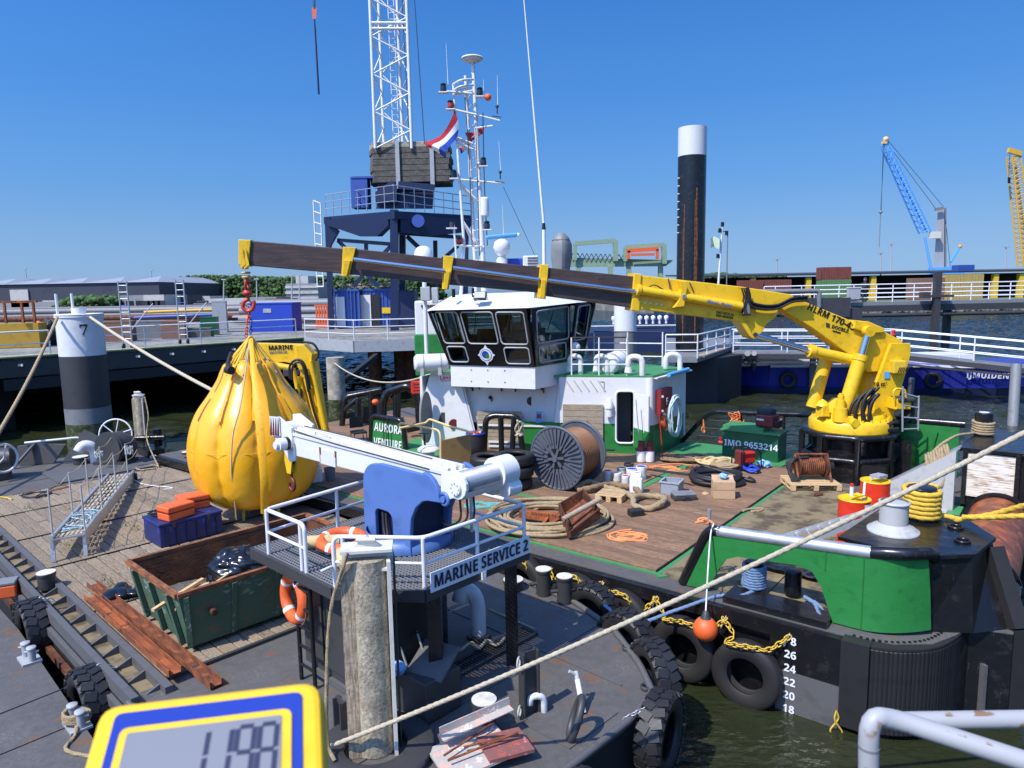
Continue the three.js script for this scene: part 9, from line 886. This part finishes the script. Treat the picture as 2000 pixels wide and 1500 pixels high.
  const gc = T('gantry_crane','pale green gantry crane with an orange trolley frame beyond the pile','crane',[28.917,6.31,-160]);obj('girder',[loft([[13.204,10.876,-160],[34.58,10.714,-160],[35.44,10.834,-164],[13.534,11,-164]],[[13.221,13.005,-160],[36.38,12.026,-160],[37.29,12.18,-164],[13.551,13.182,-164]])],K.steelGreen,gc);for (const [a,b,c,d2] of [[[14.375,12.382,-159],[14.398,15.931,-159],[23.286,16.435,-159],[23.289,11.998,-159]],[[25.434,11.959,-159],[25.426,14.958,-159],[33.98,15.357,-159],[34.02,11.247,-159]]]) obj('portal',[beam(a,b,.8,.8),beam(b,c,.9,.9),beam(c,d2,1,1)],K.steelGreen,gc);obj('trolley_frame',[beam([25.716,14.122,-158],[32.54,14.439,-158],.6,.8),beam([26.052,14.116,-158],[26.058,12.349,-158],.6,.6),beam([32.32,14.333,-158],[32.34,12.236,-158],.6,.6),box(5,.5,1,...[29.192,13.287,-158])],K.orange,gc);for (const [u,v] of [[[22.299,10.936,-160],[22.526,4.161,-160]],[[26.392,10.862,-160],[26.642,4.086,-160]],[[33.44,10.734,-160],[33.5,3.961,-160]],[[15.252,11.063,-160],[15.211,4.294,-160]]]) obj('leg',beam(u,v,1,1),K.steelGreen,gc);for (let i = 0;i < 12;i++) obj('rail_lattice',[cyl(mix([13.519,12.976,-159.5],[25.626,12.423,-159.5],i / 12),up(mix([13.519,12.976,-159.5],[25.626,12.423,-159.5],(i+.5) / 12),1),.09,.09,5),cyl(up(mix([13.519,12.976,-159.5],[25.626,12.423,-159.5],(i+.5) / 12),1),mix([13.519,12.976,-159.5],[25.626,12.423,-159.5],(i+1) / 12),.09,.09,5)],K.greyDark,gc);
  for (const [u,v] of [[[66.88,8.278,-180],[66.75,12.578,-180]],[[92.8,7.808,-180],[92.52,13.623,-180]],[[105.93,8.673,-200],[105.66,16.801,-200]],[[123.91,8.512,-180],[123.73,14.568,-180]]]) one('light_mast',[cyl(u,v,.2,.14,6),box(1.4,.25,.6,...v)],K.greyLight,'tall pale light mast on the far quay','lamp mast',u,'light masts on the far quay');
  const sm2 = T('vessel_mast','thin white vessel mast with a torn pale flag beyond the walkway','mast',[17.436,5.934,-60]);obj('mast_tube',cyl([17.359,5.511,-60],[17.635,10.964,-60],.1,.07),K.white,sm2);obj('yard_arm',cyl([17.263,10.472,-60],[18.111,10.457,-60],.04),K.greyDark,sm2);for (const u of [[17.633,11.047,-60],[17.431,10.552,-60],[17.302,8.467,-60],[17.986,10.335,-60]]) obj('lamp',box(.22,.35,.22,...u),K.black,sm2);obj('flag',sheetGeo([0,1,2,3].map((j)=>Array.from({length: 9},(_,i)=>add(mix([17.529,9.885,-60],[16.635,10.067,-60],i / 8),[0,-j*.28 -.1*Math.sin(i),.3*Math.sin(i*.9)])))),mat(.5,.58,.42,{rough: .8,map: null}),sm2);obj('halyard',cyl([18.071,10.333,-60],[18.083,5.71,-60],.05),K.greyMid,sm2);
}
// ---------- foreground ----------
{
  // hand-held load meter held in front of the camera
  const q = [[-.379,5.457,-.535],[-.16,5.481,-.535],[-.195,5.523,-.66],[-.414,5.499,-.66]],X = nrm(sub(q[1],q[0])),n = nrm(crs(X,sub(q[3],q[0]))),at = (u,v,d = 0)=>add(bil(q,u,v),mul(n,d));const t = T('load_meter','hand held yellow and blue load meter with a grey digital display','meter',mix(q[0],q[1],.5));
  const rq = (u0,u1,v0,v1,r,d)=>rquad(at(u0,v0,d),at(u1,v0,d),at(u1,v1,d),at(u0,v1,d),r);
  obj('housing',facet(rq(0,1,0,1,.022,-.03),.03,0,.006),K.yellow,t);obj('face_plate',facet(rq(.085,.92,.03,.90,.008,0),.0015),mat(.02,.045,.27,{rough: .75,map: null,specularIntensity: .2,ior: 1.4}),t);obj('display_bezel',facet(rq(.13,.875,.05,.755,.009,.0016),.0015),K.yellow,t);obj('display',facet(rq(.165,.835,.08,.705,.003,.0032),.0008),K.lcd,t);
  const seg = {1: 'bc',9: 'abcdfg',8: 'abcdefg'};['1','1','9','8'].forEach((c,i)=>{const u0 = [.445,.545,.64,.735][i],w = .07,P = (a,b)=>at(u0+a*w+b*.012,.24+b*.40,.0042),S = {a: [[.1,1],[.9,1]],b: [[1,.97],[1,.53]],c: [[1,.47],[1,.03]],d: [[.1,0],[.9,0]],e: [[0,.47],[0,.03]],f: [[0,.97],[0,.53]],g: [[.1,.5],[.9,.5]]};for (const s of seg[c]) obj('digit_segment',beam(P(...S[s][0]),P(...S[s][1]),.0048,.0004,n),K.ink,t);});
  // quayside guard rail
  const g = T('guard_rail','worn white tubular guard rail with rust stains on the near quay','rail',[.729,4.796,-1.35]),mw = mat(.36,.355,.345,{rough: .5,map: texOf(512,(i)=>lerp3([1,1,1],[.62,.38,.22],sm(.15,.27,N1[i]*.7+N2[i]*.55)),false),rp: 1.2});obj('rail_bend',pipe([[.714,4.728,-1.32],[.7,5.045,-1.32],[.755,5.034,-1.33],[1.07,4.977,-1.2]],.0195,.05,18),mw,g);obj('far_rail',cyl([.851,4.917,-1.5],[1.322,4.915,-1.5],.0195,.0195,20),mw,g);obj('pipe_joint',cyl([.703,4.983,-1.32],[.703,4.978,-1.32],.0202,.0202,18),K.greyMid,g);
  // long mooring rope across the view
  const a = [-2.247,1.05,-6.99],b = [4.568,4.761,-5.9];const p = [];for (let i = 0;i <= 20;i++) {const k = i / 20;p.push(up(mix(a,b,k),-.12*4*k*(1 -k)));} one('mooring_hawser',rope(p,.024,.02,false,14),K.ropePale,'long taut pale mooring rope crossing above the barge bow and bulwark','rope',a);
}
renderer.render(scene,camera);
